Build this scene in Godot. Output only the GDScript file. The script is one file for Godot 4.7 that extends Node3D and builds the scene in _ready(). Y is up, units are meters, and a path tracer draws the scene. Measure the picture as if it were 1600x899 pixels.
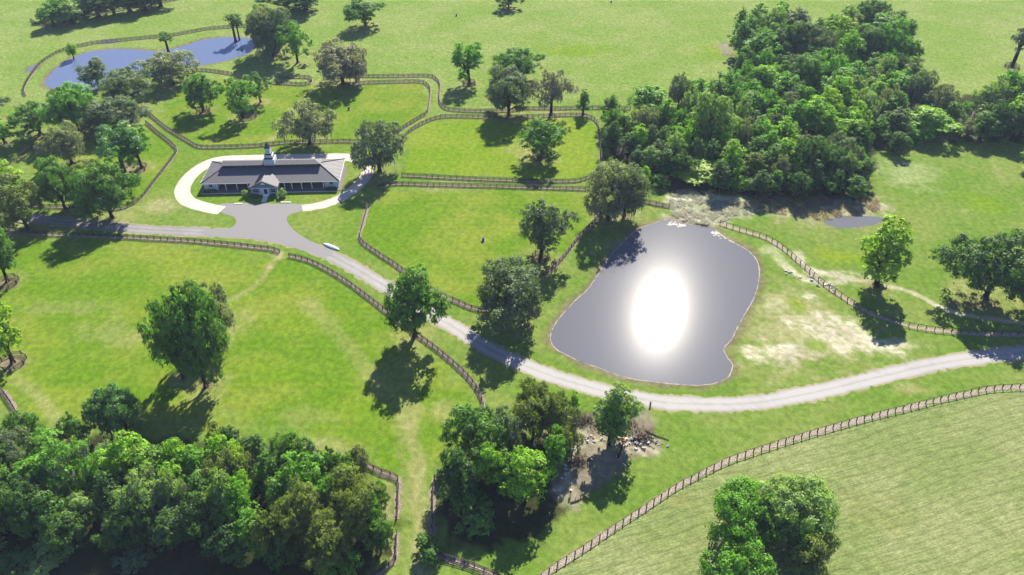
extends Node3D
# A horse farm seen from the air: barn, board fences, two ponds, a curving lane, oaks and woodland. Distances in metres, y up, north is -z.
var pond_outlines := {
	"large_pond": [50.9, -215.8, 48.3, -215.1, 43.9, -212.8, 39.4, -209.9, 36.2, -206.0, 33.7, -202.1, 30.8, -198.0, 27.8, -193.0, 25.2, -187.3, 21.4, -179.6, 17.0, -173.5, 13.2, -167.6, 10.5, -162.3, 9.6, -157.1, 10.8, -153.4, 14.0, -150.5, 17.4, -148.1, 21.8, -145.7, 25.9, -143.4, 30.2, -141.8, 34.1, -140.9, 39.5, -140.1, 45.3, -139.6, 48.1, -139.8, 51.9, -140.9, 54.6, -142.7, 55.9, -145.0, 56.8, -147.6, 56.0, -150.5, 55.9, -153.4, 58.3, -156.6, 60.8, -161.0, 64.3, -167.1, 68.0, -173.2, 70.7, -179.0, 72.2, -183.0, 73.5, -188.2, 73.8, -193.0, 72.4, -198.0, 69.1, -202.1, 66.0, -206.3, 64.5, -209.9, 62.6, -211.4, 58.4, -212.1, 54.3, -214.0],
	"far_pond": [-200.5, -322.5, -201.4, -329.3, -202.1, -336.9, -201.1, -344.1, -199.4, -350.1, -195.8, -355.4, -191.0, -358.1, -184.2, -359.7, -176.1, -359.3, -168.1, -357.7, -162.5, -357.0, -158.8, -359.3, -153.8, -364.0, -148.4, -370.5, -141.7, -373.8, -134.9, -374.7, -127.0, -373.8, -122.2, -370.5, -120.4, -365.7, -120.2, -359.3, -121.4, -352.4, -126.6, -347.1, -132.6, -342.7, -138.8, -339.8, -145.4, -336.2, -153.3, -330.6, -163.3, -323.8, -172.4, -315.9, -179.4, -313.4, -186.4, -314.0, -193.7, -315.3, -197.9, -318.5],
	"marsh_pool": [99.3, -213.2, 102.9, -215.5, 107.5, -217.0, 112.7, -217.0, 117.7, -216.6, 120.6, -215.5, 118.5, -213.2, 114.8, -211.4, 110.4, -210.3, 105.1, -209.5, 101.4, -210.6],
	"field_puddle": [-214.0, -333.4, -214.6, -337.6, -213.4, -339.8, -210.9, -340.5, -208.7, -338.4, -208.8, -334.8, -210.6, -332.7],
	"fence_puddle": [-194.4, -365.7, -194.2, -369.7, -190.3, -371.4, -186.7, -370.5, -186.0, -367.3, -189.0, -365.7, -191.7, -364.8],
}
var road_line := [-177.6, -216.6, -164.8, -215.8, -154.1, -215.1, -140.8, -212.8, -121.3, -209.7, -106.6, -208.1, -92.2, -207.0, -79.8, -205.6, -69.1, -202.5, -58.3, -197.3, -48.4, -190.1, -38.8, -182.0, -28.6, -173.2, -21.0, -166.3, -15.1, -161.5, -6.7, -153.9, 1.6, -148.1, 9.6, -143.4, 15.8, -140.7, 23.5, -137.6, 31.0, -135.4, 38.5, -134.0, 46.2, -133.6, 53.9, -133.6, 61.8, -134.6, 70.1, -136.6, 78.7, -138.9, 87.4, -141.6, 96.4, -144.3, 105.6, -147.0, 114.6, -149.0, 121.7, -150.3, 132.3, -151.7, 149.8, -153.4]
var apron_outline := [-97.9, -221.6, -96.1, -223.9, -90.5, -224.5, -78.2, -224.1, -68.8, -223.7, -68.8, -219.6, -71.4, -218.1, -72.4, -215.5, -70.7, -211.4, -67.9, -207.7, -63.4, -203.5, -58.8, -200.0, -54.3, -196.7, -56.7, -194.0, -64.3, -198.0, -73.0, -202.1, -83.5, -204.5, -91.6, -204.9, -96.3, -206.0, -97.0, -208.5, -91.7, -208.8, -88.7, -210.3, -88.1, -213.2, -89.9, -216.2, -93.4, -218.1]
var loop_left := [-94.7, -220.0, -99.6, -221.6, -104.2, -223.6, -107.7, -225.9, -110.2, -229.2, -111.8, -233.3, -112.3, -238.8, -111.3, -245.0, -108.6, -250.9, -104.0, -254.0, -92.3, -254.9, -76.3, -255.6, -61.3, -255.9, -56.3, -254.7]
var loop_right := [-56.3, -254.7, -52.6, -251.9, -50.7, -247.7, -50.8, -242.3, -52.5, -236.3, -55.0, -230.8, -59.0, -225.9, -63.8, -222.8, -68.7, -221.2]
var fence_runs := [
	["dark board fence along the south side of the grey lane, west of the gate gap", [-175.1, -212.1, -161.6, -209.5, -147.9, -206.1, -135.5, -205.3, -123.3, -204.5, -110.9, -203.3, -98.7, -202.1, -86.3, -200.2, -78.1, -198.7, -72.9, -197.7, -70.3, -196.3]],
	["long dark board fence curving beside the lane from the gate gap to the wooded corner", [-67.0, -194.3, -61.1, -192.1, -54.6, -187.6, -48.0, -182.0, -41.5, -175.5, -35.3, -169.0, -30.3, -163.9, -25.5, -158.9, -20.0, -153.4, -14.6, -147.4, -10.7, -142.3, -8.5, -138.3, -7.1, -134.0, -6.7, -130.9]],
	["dark board fence turning the corner beside the grassy lane, under the tree group", [-13.4, -113.3, -15.4, -112.3, -16.9, -111.4, -17.0, -107.6, -16.7, -102.7, -16.2, -95.0, -15.4, -92.6, -12.7, -91.5, -9.5, -90.5, -6.3, -89.2, -3.1, -87.7, 0.0, -85.7]],
	["short four board fence running into the woodland tip beside the grassy lane", [-34.3, -116.0, -31.9, -114.7, -28.9, -113.1, -24.9, -111.2, -24.5, -107.6, -24.0, -102.7, -24.0, -100.8]],
	["low dark board fence at the foot of the grassy lane, south of the gap", [-23.6, -97.5, -23.3, -93.5, -23.2, -91.2, -25.2, -89.2, -27.4, -87.5]],
	["long dark board fence curving between the hayfield and the lane verge", [2.5, -84.4, 5.4, -87.1, 8.4, -89.6, 12.8, -92.6, 16.7, -95.4, 20.5, -98.2, 24.5, -101.1, 28.4, -103.8, 32.2, -106.6, 36.0, -109.3, 39.9, -111.6, 43.8, -113.8, 48.2, -116.2, 52.6, -118.0, 59.3, -120.6, 67.9, -123.7, 75.7, -126.4, 83.0, -128.8, 89.8, -130.9, 96.7, -132.9, 103.7, -135.1, 110.8, -137.0, 115.6, -138.3, 120.3, -138.9, 126.0, -139.2, 135.6, -139.6]],
	["dark board fence on the east bank of the large pond, crossing the sandy stream", [66.2, -212.1, 70.6, -209.2, 75.9, -206.0, 79.3, -203.5, 82.8, -198.0, 84.7, -193.0, 86.9, -187.6, 88.9, -181.7, 92.4, -175.5, 96.0, -170.1, 100.3, -166.0, 104.9, -163.3, 107.4, -162.0, 112.1, -160.7, 116.9, -159.9, 123.3, -159.2, 135.8, -158.6, 149.3, -158.4]],
	["dark board fence round the paddock west of the large pond, along the lane side", [-47.4, -224.3, -47.4, -221.6, -47.5, -211.4, -47.3, -204.2, -45.1, -200.4, -41.2, -196.3, -36.9, -192.1, -33.0, -188.2, -26.7, -181.4, -19.5, -175.2, -15.2, -172.4, -11.5, -169.9, -7.9, -168.7, -4.4, -169.3, 0.0, -172.7, 7.4, -182.0, 14.3, -191.7, 18.6, -200.0, 21.3, -205.3, 25.4, -211.7, 28.6, -217.7]],
	["straight dark board fence north of the waterer paddock, lower of two parallel runs", [-45.7, -234.2, -42.6, -235.6, -39.4, -236.5, -24.7, -235.6, -10.9, -235.0, 0.0, -234.4, 10.9, -233.7, 22.1, -233.1, 29.2, -232.5]],
	["dark board fence looping round the small bright paddock above the parallel runs", [-38.3, -242.3, -31.1, -241.5, -22.2, -240.6, -11.0, -239.5, 0.0, -238.8, 15.4, -238.0, 23.2, -238.8, 27.8, -242.3, 30.8, -248.2, 32.0, -253.7, 32.8, -265.9, 33.3, -277.2, 32.7, -284.3, 29.0, -288.8, 20.2, -289.3, 10.1, -288.2, 0.0, -287.6, -7.5, -287.6, -25.2, -288.2, -30.1, -286.5, -34.7, -282.1, -39.0, -275.7, -40.8, -269.4, -41.4, -264.4]],
	["outer of the two fences bending round the barn's rear paddock, on the meadow side", [-81.1, -324.5, -74.5, -326.2, -66.3, -326.9, -55.3, -326.9, -45.1, -327.2, -36.0, -327.2, -32.4, -323.8, -30.5, -317.2, -30.1, -307.7, -29.3, -300.4, -26.4, -295.1, -20.4, -293.3, -11.0, -292.8, 0.0, -293.3, 6.4, -295.1, 19.2, -295.1, 26.9, -295.7, 35.9, -295.7, 47.4, -295.1]],
	["inner fence of the barn's rear paddock, with a rounded corner beside the green oak", [-69.0, -317.9, -62.5, -319.9, -47.7, -321.2, -39.5, -321.2, -36.1, -318.5, -34.2, -312.7, -33.7, -300.4, -33.8, -291.6, -36.4, -287.1, -40.7, -280.5, -44.4, -273.6, -48.3, -267.9]],
	["dark board fence along the grass strip directly behind the barn", [-49.9, -265.4, -60.9, -267.4, -73.4, -266.9, -84.5, -266.4, -94.6, -263.9, -106.1, -262.9, -115.2, -263.1, -120.5, -267.4, -131.9, -277.8, -142.9, -289.9, -149.2, -298.0]],
	["dark board fence curving down beside the oaks west of the barn, to the lane", [-142.0, -282.7, -133.2, -273.0, -127.5, -266.9, -122.9, -260.9, -122.4, -255.1, -122.7, -245.9, -123.1, -237.6, -123.6, -227.1, -126.1, -222.4, -128.6, -220.8, -135.8, -220.4, -144.2, -221.6, -153.9, -222.0, -159.9, -222.8]],
	["faint board fence round the outer bank of the far blue pond", [-200.8, -307.7, -204.6, -314.0, -207.5, -324.5, -209.9, -338.4, -209.8, -345.6, -207.6, -355.4, -202.6, -360.9, -195.6, -365.7, -185.7, -368.9, -171.1, -373.0, -161.5, -376.3, -148.5, -384.0, -141.1, -385.8, -126.4, -389.3, -114.3, -392.0]],
	["short fence loop by the pond end of the rear paddock, beside the dark oaks", [-102.0, -319.9, -95.0, -319.2, -88.1, -318.5, -85.4, -321.2, -87.7, -325.8, -96.5, -325.8, -99.9, -325.2]],
	["short fence between the far blue pond and the small round oak", [-139.8, -332.0, -136.9, -333.4, -129.5, -332.0, -121.7, -329.3]],
	["faint far fence before the wood in the top meadow", [-241.0, -396.5, -234.8, -390.2, -229.4, -390.2, -224.3, -396.5, -206.3, -407.7, -184.6, -422.4, -178.5, -427.5, -168.6, -433.7]],
	["dark board fence bending round the undergrowth at the west edge of the front pasture", [-130.1, -139.6, -125.4, -138.1, -122.7, -135.9, -119.0, -132.1, -115.9, -128.2, -113.5, -125.4]],
	["shaded fence running from the grove down to the west edge of the picture", [-168.5, -276.2, -173.2, -270.4, -175.2, -265.4, -177.1, -257.5, -178.5, -251.9, -180.4, -240.1]],
	["short dark board fence from the grey oaks to the reed bed", [43.4, -225.1, 45.5, -224.3, 48.0, -223.2, 51.6, -222.0]],
]
var tree_rows := [
	["oak_tree", "oak", -25.8, -158.4, 22.0, 15.5, "mid", "dark green oak on the lane fence, throwing a broad shadow onto the front pasture", "lone trees of the pasture"],
	["oak_tree", "oak", 8.6, -193.7, 20.6, 16.4, "greyoak", "grey green round oak in the waterer paddock, in a small ring fence", "lone trees of the pasture"],
	["oak_tree", "oak_big", -75.4, -139.6, 32.1, 14.1, "mid", "large dark oak standing in the front pasture, taller of two grown together", "lone trees of the pasture"],
	["oak_tree", "oak", -82.1, -142.7, 23.9, 8.4, "mid", "dark oak grown together with the taller oak of the front pasture, on its barn side", "lone trees of the pasture"],
	["mossy_oak_tree", "moss", -76.8, -157.1, 19.6, 10.5, "greymoss", "grey mossy oak leaning out behind the large pasture oak", "lone trees of the pasture"],
	["oak_tree", "oak_big", -0.9, -164.9, 18.1, 18.9, "greyoak", "wide grey green oak between the lane and the large pond", "lone trees of the pasture"],
	["mossy_oak_tree", "moss", 30.8, -215.1, 20.9, 17.1, "greymoss", "grey mossy oak at the paddock corner, nearer to the barn", "lone trees of the pasture"],
	["mossy_oak_tree", "moss", 36.1, -216.6, 19.2, 14.4, "greyoak", "grey oak at the paddock corner, next to the large pond's shore", "lone trees of the pasture"],
	["mossy_oak_tree", "moss", 33.9, -229.6, 14.0, 8.3, "greymoss", "small grey tree behind the pair of mossy oaks at the paddock corner", "lone trees of the pasture"],
	["broadleaf_tree", "maple", 104.4, -180.2, 22.9, 14.6, "lime", "bright lime green tree by the sandy stream, with a slim trunk", "lone trees of the pasture"],
	["oak_tree", "oak_big", 133.0, -174.4, 20.4, 23.0, "dark", "wide dark green oak by the sandy trail east of the pond", "lone trees of the pasture"],
	["oak_tree", "oak", 143.6, -170.4, 11.1, 10.3, "dark", "dark low tree at the east edge, beside the wide dark oak", "lone trees of the pasture"],
	["mossy_oak_tree", "moss", -46.5, -245.5, 19.1, 18.3, "greyoak", "dark mossy oak at the east end of the barn's loop drive", "lone trees of the pasture"],
	["mossy_oak_tree", "moss", -75.1, -265.9, 16.6, 18.4, "greymoss", "pale grey oak on the fence behind the barn", "lone trees of the pasture"],
	["mossy_oak_tree", "moss", -71.8, -319.9, 18.1, 21.6, "lilac", "brownish grey mossy oak, wider of the pair on the rear paddock fence", "lone trees of the pasture"],
	["mossy_oak_tree", "moss", -66.4, -321.8, 16.2, 12.2, "lilac", "brownish grey mossy oak, narrower of the pair on the rear paddock fence", "lone trees of the pasture"],
	["oak_tree", "oak_open", -18.2, -319.9, 18.6, 14.8, "green", "green oak with a ring fence, alone beside the rear paddock corner", "lone trees of the pasture"],
	["oak_tree", "oak", -72.3, -389.3, 13.4, 19.0, "mid", "round green oak alone in the top meadow with its shadow beneath", "lone trees of the pasture"],
	["mossy_oak_tree", "moss", -144.4, -319.9, 13.7, 21.1, "greymoss", "pale grey wide oak on the south bank of the far blue pond", "lone trees of the pasture"],
	["oak_tree", "oak", -123.0, -293.3, 15.3, 14.4, "mid", "small round oak with a ring of mulch, nearest the far blue pond", "lone trees of the pasture"],
	["oak_tree", "oak_open", -105.4, -287.6, 17.2, 14.1, "green", "fresh green oak in the rear paddock, ringed with mulch", "lone trees of the pasture"],
	["oak_tree", "oak_open", -102.3, -301.6, 13.1, 10.1, "mid", "dark green tree just behind the fresh green paddock oak", "lone trees of the pasture"],
	["oak_tree", "oak", 10.4, -255.6, 14.9, 17.5, "mid", "low round oak inside the small bright paddock", "lone trees of the pasture"],
	["oak_tree", "oak_big", 1.6, -323.2, 14.1, 18.6, "mid", "wide oak at the meadow edge, top of the three by the fence", "lone trees of the pasture"],
	["oak_tree", "oak_big", -1.3, -289.9, 18.5, 19.1, "greyoak", "grey green broad oak on the fence above the small bright paddock", "lone trees of the pasture"],
	["mossy_oak_tree", "lilac", 15.5, -291.0, 18.6, 14.8, "lilac", "lilac grey open oak on the double fence above the small paddock", "lone trees of the pasture"],
	["young_tree", "cone", 28.1, -290.5, 10.8, 5.9, "mid", "small pointed dark green tree at the paddock fence corner", "lone trees of the pasture"],
	["oak_tree", "oak", -178.3, -273.0, 13.3, 16.4, "mid", "round oak with a bare trunk by the shaded western fence", "lone trees of the pasture"],
	["oak_tree", "oak_big", -165.6, -276.2, 18.6, 17.5, "green", "fresh green oak, largest west of the far pond's near end", "lone trees of the pasture"],
	["oak_tree", "oak_big", -150.2, -276.2, 13.1, 20.8, "greyoak", "grey green spreading oak in the grove south of the far pond", "lone trees of the pasture"],
	["oak_tree", "oak_big", -153.1, -296.8, 16.1, 19.0, "greyoak", "grey green oak on the pond bank, second from the pale grey oak", "lone trees of the pasture"],
	["oak_tree", "oak", -173.8, -315.9, 12.0, 12.5, "greyoak", "grey green oak overlapping the west half of the far blue pond", "lone trees of the pasture"],
	["oak_tree", "oak", -182.2, -301.6, 6.1, 10.1, "greyoak", "small grey oak at the west end of the far blue pond", "lone trees of the pasture"],
	["oak_tree", "oak_open", -136.4, -245.5, 18.7, 17.4, "waxy", "dark waxy oak in a mulch ring west of the barn", "lone trees of the pasture"],
	["oak_tree", "oak_open", -131.1, -248.2, 16.4, 12.3, "green", "slim green oak sharing the mulch ring with the dark waxy oak", "lone trees of the pasture"],
	["mossy_oak_tree", "moss", -157.2, -251.4, 15.2, 13.3, "greymoss", "thin pale grey tree between the western oaks", "lone trees of the pasture"],
	["oak_tree", "oak_big", -146.2, -221.2, 17.5, 12.6, "mid", "dark round oak behind the great oak on the lane", "lone trees of the pasture"],
	["oak_tree", "oak_big", -128.8, -215.8, 19.6, 16.8, "mid", "great rounded oak beside the lane west of the barn", "lone trees of the pasture"],
	["oak_tree", "oak_big", -139.2, -227.6, 14.0, 12.4, "olive", "olive topped oak tucked behind the great oak on the lane", "lone trees of the pasture"],
	["oak_tree", "oak_big", -153.3, -209.9, 17.6, 16.9, "olive", "olive green oak at the west end of the lane", "lone trees of the pasture"],
	["oak_tree", "oak", -145.5, -182.0, 17.7, 11.8, "mid", "mid green oak with a leaning trunk and ring fence, west edge of the front pasture", "lone trees of the pasture"],
	["broadleaf_tree", "maple", -127.2, -148.1, 20.9, 9.5, "lime", "lime green young tree in a ring fence at the picture's west edge", "lone trees of the pasture"],
	["broadleaf_tree", "maple", -188.5, -266.4, 11.9, 10.2, "bright", "bright green tree at the west edge by the shaded fence", "lone trees of the pasture"],
	["broadleaf_tree", "maple", -167.3, -227.6, 14.0, 12.4, "lime", "lime green flat topped tree behind the oak at the lane's west end", "lone trees of the pasture"],
	["oak_tree", "oak", -202.0, -284.3, 10.7, 14.5, "greyoak", "grey green tree at the west edge, above the round oak", "lone trees of the pasture"],
	["broadleaf_tree", "maple", -198.4, -347.8, 7.4, 5.1, "bright", "tiny bright green tree on the far pond's west bank", "lone trees of the pasture"],
	["pine_tree", "pine", -158.1, -355.4, 9.6, 8.6, "mid", "small pine leaning on the north bank of the far blue pond", "lone trees of the pasture"],
	["pine_tree", "pine", -130.9, -368.9, 13.0, 9.4, "dark", "dark pine at the east end of the far blue pond", "lone trees of the pasture"],
	["pine_tree", "pine", -129.5, -370.5, 11.0, 6.5, "dark", "second slimmer pine at the east end of the far blue pond", "lone trees of the pasture"],
	["pine_tree", "pine", -122.8, -370.5, 8.9, 5.9, "dark", "low dark pine next to the two pines at the pond end", "lone trees of the pasture"],
	["oak_tree", "oak_big", -108.3, -350.1, 21.5, 18.6, "greyoak", "grey green oak, biggest of the clump at the far pond's east end", "lone trees of the pasture"],
	["mossy_oak_tree", "moss", -112.7, -356.2, 21.1, 13.2, "lilac", "lilac grey tree within the clump at the far pond's east end", "lone trees of the pasture"],
	["broadleaf_tree", "maple", -118.5, -376.3, 16.2, 12.5, "green", "fresh green treetop rising behind the clump at the far pond's east end", "lone trees of the pasture"],
	["oak_tree", "oak_open", -95.9, -342.7, 19.0, 12.8, "green", "green tree with a tall bare trunk beside the far pond clump", "lone trees of the pasture"],
	["oak_tree", "oak", -108.0, -364.0, 15.0, 11.6, "green", "green tree in the middle of the far pond clump", "lone trees of the pasture"],
	["pine_tree", "pine_moss", 221.2, -337.6, 19.7, 10.4, "greyoak", "tall drooping tree alone in the east meadow, with a bare trunk", "lone trees of the pasture"],
	["oak_tree", "oak", 183.9, -248.2, 9.1, 8.8, "lime", "lime green tree at the east edge above the dark oak", "lone trees of the pasture"],
	["oak_tree", "oak", 172.3, -224.3, 11.1, 8.2, "greyoak", "grey green low tree at the east edge of the upper meadow", "lone trees of the pasture"],
	["bare_tree", "bare", 156.4, -194.7, 13.7, 7.5, "lilac", "bare grey tree at the east edge beside the wide dark oak", "lone trees of the pasture"],
	["oak_tree", "oak", -1.7, -415.4, 8.5, 12.9, "dark", "oak whose foot only shows at the top of the far meadow", "lone trees of the pasture"],
	["broadleaf_tree", "maple", 23.5, -123.5, 17.1, 9.7, "pale", "pale green tree on the debris mound beside the lane", "lone trees of the pasture"],
	["woodland_tree", "tall", 22.1, -121.2, 15.0, 5.7, "green", "narrow dark green tree in front of the pale tree on the debris mound", "lone trees of the pasture"],
	["woodland_tree", "tall", 37.8, -282.0, 14.0, 7.9, "mid", "middle-sized mid green upright tree, lower middle west of the woodland by the large pond", "woodland beside the large pond"],
	["woodland_tree", "tall", 41.6, -269.3, 13.0, 6.1, "mid", "slim mid green upright tree, lower middle west of the woodland by the large pond", "woodland beside the large pond"],
	["woodland_tree", "tall", 36.5, -260.4, 13.0, 7.4, "dark", "middle-sized dark green upright tree, lower middle west of the woodland by the large pond", "woodland beside the large pond"],
	["woodland_tree", "tall", 45.0, -256.9, 14.0, 7.9, "bright", "middle-sized yellow green upright tree, lower middle west of the woodland by the large pond", "woodland beside the large pond"],
	["woodland_tree", "tall", 53.4, -283.9, 17.0, 15.8, "green", "tall fresh green upright tree, lower middle west of the woodland by the large pond", "woodland beside the large pond"],
	["mossy_oak_tree", "moss", 48.8, -268.8, 14.0, 9.1, "greymoss", "middle-sized pale grey mossy tree, lower middle west of the woodland by the large pond", "woodland beside the large pond"],
	["mossy_oak_tree", "moss", 66.1, -293.5, 17.0, 9.7, "greyoak", "tall grey green mossy tree, upper middle west of the woodland by the large pond", "woodland beside the large pond"],
	["woodland_tree", "tall", 53.6, -256.4, 13.0, 6.4, "mid", "slim mid green upright tree, lower middle west of the woodland by the large pond", "woodland beside the large pond"],
	["woodland_tree", "tall", 50.0, -256.4, 13.0, 5.9, "greyoak", "slim grey green upright tree, lower middle west of the woodland by the large pond", "woodland beside the large pond"],
	["woodland_tree", "tall", 58.6, -257.4, 14.0, 6.6, "bright", "slim yellow green upright tree, lower middle west of the woodland by the large pond", "woodland beside the large pond"],
	["oak_tree", "oak", 57.5, -250.1, 13.0, 8.7, "pale", "middle-sized pale green rounded tree, lower middle west of the woodland by the large pond", "woodland beside the large pond"],
	["woodland_tree", "tall", 61.9, -253.8, 15.0, 4.4, "bright", "slim yellow green upright tree, lower middle west of the woodland by the large pond", "woodland beside the large pond"],
	["woodland_tree", "tall", 64.4, -258.8, 16.0, 5.9, "bright", "tall yellow green upright tree, lower middle west of the woodland by the large pond", "woodland beside the large pond"],
	["oak_tree", "oak_big", 71.8, -263.7, 21.0, 15.8, "pale", "tall pale green broad tree, lower middle west of the woodland by the large pond", "woodland beside the large pond"],
	["oak_tree", "oak", 65.2, -249.2, 11.0, 4.8, "pale", "small pale green rounded tree, pond side west of the woodland by the large pond", "woodland beside the large pond"],
	["woodland_tree", "tall", 47.6, -244.1, 11.0, 6.7, "pale", "small pale green upright tree, pond side west of the woodland by the large pond", "woodland beside the large pond"],
	["woodland_tree", "tall", 45.5, -235.7, 8.0, 4.2, "bright", "small yellow green upright tree, pond side west of the woodland by the large pond", "woodland beside the large pond"],
	["shrub", "shrub", 49.7, -235.8, 5.0, 6.6, "mid", "little mid green bushy tree, pond side west of the woodland by the large pond", "woodland beside the large pond"],
	["woodland_tree", "tall", 74.2, -239.5, 16.0, 8.4, "bright", "tall yellow green upright tree, pond side west of the woodland by the large pond", "woodland beside the large pond"],
	["shrub", "shrub", 75.6, -233.7, 5.0, 6.1, "green", "little fresh green bushy tree, pond side mid-west of the woodland by the large pond", "woodland beside the large pond"],
	["woodland_tree", "tall", 69.4, -232.0, 12.0, 7.8, "dark", "middle-sized dark green upright tree, pond side west of the woodland by the large pond", "woodland beside the large pond"],
	["mossy_oak_tree", "moss", 85.7, -272.6, 16.0, 7.1, "pale", "tall pale green mossy tree, lower middle mid-west of the woodland by the large pond", "woodland beside the large pond"],
	["woodland_tree", "tall", 92.1, -281.6, 17.0, 10.4, "green", "tall fresh green upright tree, lower middle mid-west of the woodland by the large pond", "woodland beside the large pond"],
	["woodland_tree", "tall", 99.4, -271.5, 16.0, 9.7, "green", "tall fresh green upright tree, lower middle mid-west of the woodland by the large pond", "woodland beside the large pond"],
	["mossy_oak_tree", "moss", 83.6, -258.8, 15.0, 6.9, "greymoss", "slim pale grey mossy tree, lower middle mid-west of the woodland by the large pond", "woodland beside the large pond"],
	["woodland_tree", "tall", 87.2, -257.3, 15.0, 7.4, "mid", "middle-sized mid green upright tree, lower middle mid-west of the woodland by the large pond", "woodland beside the large pond"],
	["woodland_tree", "tall", 97.5, -257.8, 16.0, 9.8, "bright", "tall yellow green upright tree, lower middle mid-west of the woodland by the large pond", "woodland beside the large pond"],
	["woodland_tree", "tall", 105.4, -270.4, 17.0, 9.1, "green", "tall fresh green upright tree, lower middle mid-east of the woodland by the large pond", "woodland beside the large pond"],
	["woodland_tree", "tall", 111.6, -270.3, 18.0, 12.7, "bright", "tall yellow green upright tree, lower middle mid-east of the woodland by the large pond", "woodland beside the large pond"],
	["broadleaf_tree", "maple", 119.1, -277.6, 18.0, 11.4, "lime", "tall lime green airy tree, lower middle mid-east of the woodland by the large pond", "woodland beside the large pond"],
	["woodland_tree", "tall", 114.9, -266.6, 17.0, 9.5, "bright", "tall yellow green upright tree, lower middle mid-east of the woodland by the large pond", "woodland beside the large pond"],
	["woodland_tree", "tall", 121.3, -259.8, 17.0, 11.3, "bright", "tall yellow green upright tree, lower middle mid-east of the woodland by the large pond", "woodland beside the large pond"],
	["broadleaf_tree", "maple", 127.2, -267.7, 17.0, 8.6, "lime", "tall lime green airy tree, lower middle mid-east of the woodland by the large pond", "woodland beside the large pond"],
	["mossy_oak_tree", "moss", 134.6, -280.4, 15.0, 9.4, "pale", "middle-sized pale green mossy tree, lower middle east of the woodland by the large pond", "woodland beside the large pond"],
	["mossy_oak_tree", "moss", 113.9, -244.2, 15.0, 11.8, "greyoak", "wide grey green mossy tree, pond side mid-east of the woodland by the large pond", "woodland beside the large pond"],
	["broadleaf_tree", "maple", 94.1, -241.5, 15.0, 10.3, "bright", "middle-sized yellow green airy tree, pond side mid-west of the woodland by the large pond", "woodland beside the large pond"],
	["woodland_tree", "tall", 88.5, -240.6, 14.0, 9.8, "mid", "middle-sized mid green upright tree, pond side mid-west of the woodland by the large pond", "woodland beside the large pond"],
	["woodland_tree", "tall", 82.5, -238.9, 13.0, 8.4, "olive", "middle-sized olive green upright tree, pond side mid-west of the woodland by the large pond", "woodland beside the large pond"],
	["woodland_tree", "tall", 95.9, -236.3, 12.0, 5.6, "bright", "slim yellow green upright tree, pond side mid-west of the woodland by the large pond", "woodland beside the large pond"],
	["mossy_oak_tree", "moss", 90.4, -235.0, 12.0, 6.9, "greymoss", "slim pale grey mossy tree, pond side mid-west of the woodland by the large pond", "woodland beside the large pond"],
	["oak_tree", "oak_big", 100.3, -239.4, 17.0, 11.6, "dark", "tall dark green broad tree, pond side mid-west of the woodland by the large pond", "woodland beside the large pond"],
	["oak_tree", "oak_big", 106.5, -237.9, 14.0, 11.6, "dark", "wide dark green broad tree, pond side mid-east of the woodland by the large pond", "woodland beside the large pond"],
	["woodland_tree", "tall", 118.9, -236.8, 11.0, 7.4, "dark", "small dark green upright tree, pond side mid-east of the woodland by the large pond", "woodland beside the large pond"],
	["woodland_tree", "tall", 100.7, -231.1, 12.0, 9.1, "dark", "middle-sized dark green upright tree, pond side mid-west of the woodland by the large pond", "woodland beside the large pond"],
	["woodland_tree", "tall", 87.9, -230.4, 10.0, 5.5, "green", "small fresh green upright tree, pond side mid-west of the woodland by the large pond", "woodland beside the large pond"],
	["woodland_tree", "tall", 113.6, -226.8, 9.0, 7.3, "mid", "small mid green upright tree, pond side mid-east of the woodland by the large pond", "woodland beside the large pond"],
	["oak_tree", "oak", 106.8, -229.7, 9.0, 9.1, "dark", "small dark green rounded tree, pond side mid-east of the woodland by the large pond", "woodland beside the large pond"],
	["shrub", "shrub", 79.0, -233.3, 5.0, 6.5, "bright", "little yellow green bushy tree, pond side mid-west of the woodland by the large pond", "woodland beside the large pond"],
	["woodland_tree", "tall", 82.6, -228.7, 11.0, 7.7, "dark", "small dark green upright tree, pond side mid-west of the woodland by the large pond", "woodland beside the large pond"],
	["oak_tree", "oak", 93.9, -227.9, 10.0, 8.2, "dark", "small dark green rounded tree, pond side mid-west of the woodland by the large pond", "woodland beside the large pond"],
	["woodland_tree", "tall", 109.0, -376.2, 15.0, 5.9, "mid", "slim mid green upright tree, far mid-east of the woodland by the large pond", "woodland beside the large pond"],
	["woodland_tree", "tall", 116.9, -378.6, 16.0, 10.5, "green", "tall fresh green upright tree, far mid-east of the woodland by the large pond", "woodland beside the large pond"],
	["woodland_tree", "tall", 110.5, -364.5, 16.0, 9.5, "green", "tall fresh green upright tree, far mid-east of the woodland by the large pond", "woodland beside the large pond"],
	["woodland_tree", "tall", 104.2, -350.8, 17.0, 11.1, "mid", "tall mid green upright tree, far mid-west of the woodland by the large pond", "woodland beside the large pond"],
	["oak_tree", "oak", 121.6, -368.0, 16.0, 12.8, "pale", "tall pale green rounded tree, far mid-east of the woodland by the large pond", "woodland beside the large pond"],
	["broadleaf_tree", "maple", 127.5, -376.8, 16.0, 10.5, "green", "tall fresh green airy tree, far mid-east of the woodland by the large pond", "woodland beside the large pond"],
	["woodland_tree", "tall", 134.8, -369.7, 16.0, 13.5, "greyoak", "tall grey green upright tree, far east of the woodland by the large pond", "woodland beside the large pond"],
	["woodland_tree", "tall", 140.7, -361.1, 16.0, 8.2, "pale", "tall pale green upright tree, far east of the woodland by the large pond", "woodland beside the large pond"],
	["woodland_tree", "tall", 148.8, -366.6, 15.0, 9.0, "green", "middle-sized fresh green upright tree, far east of the woodland by the large pond", "woodland beside the large pond"],
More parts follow.
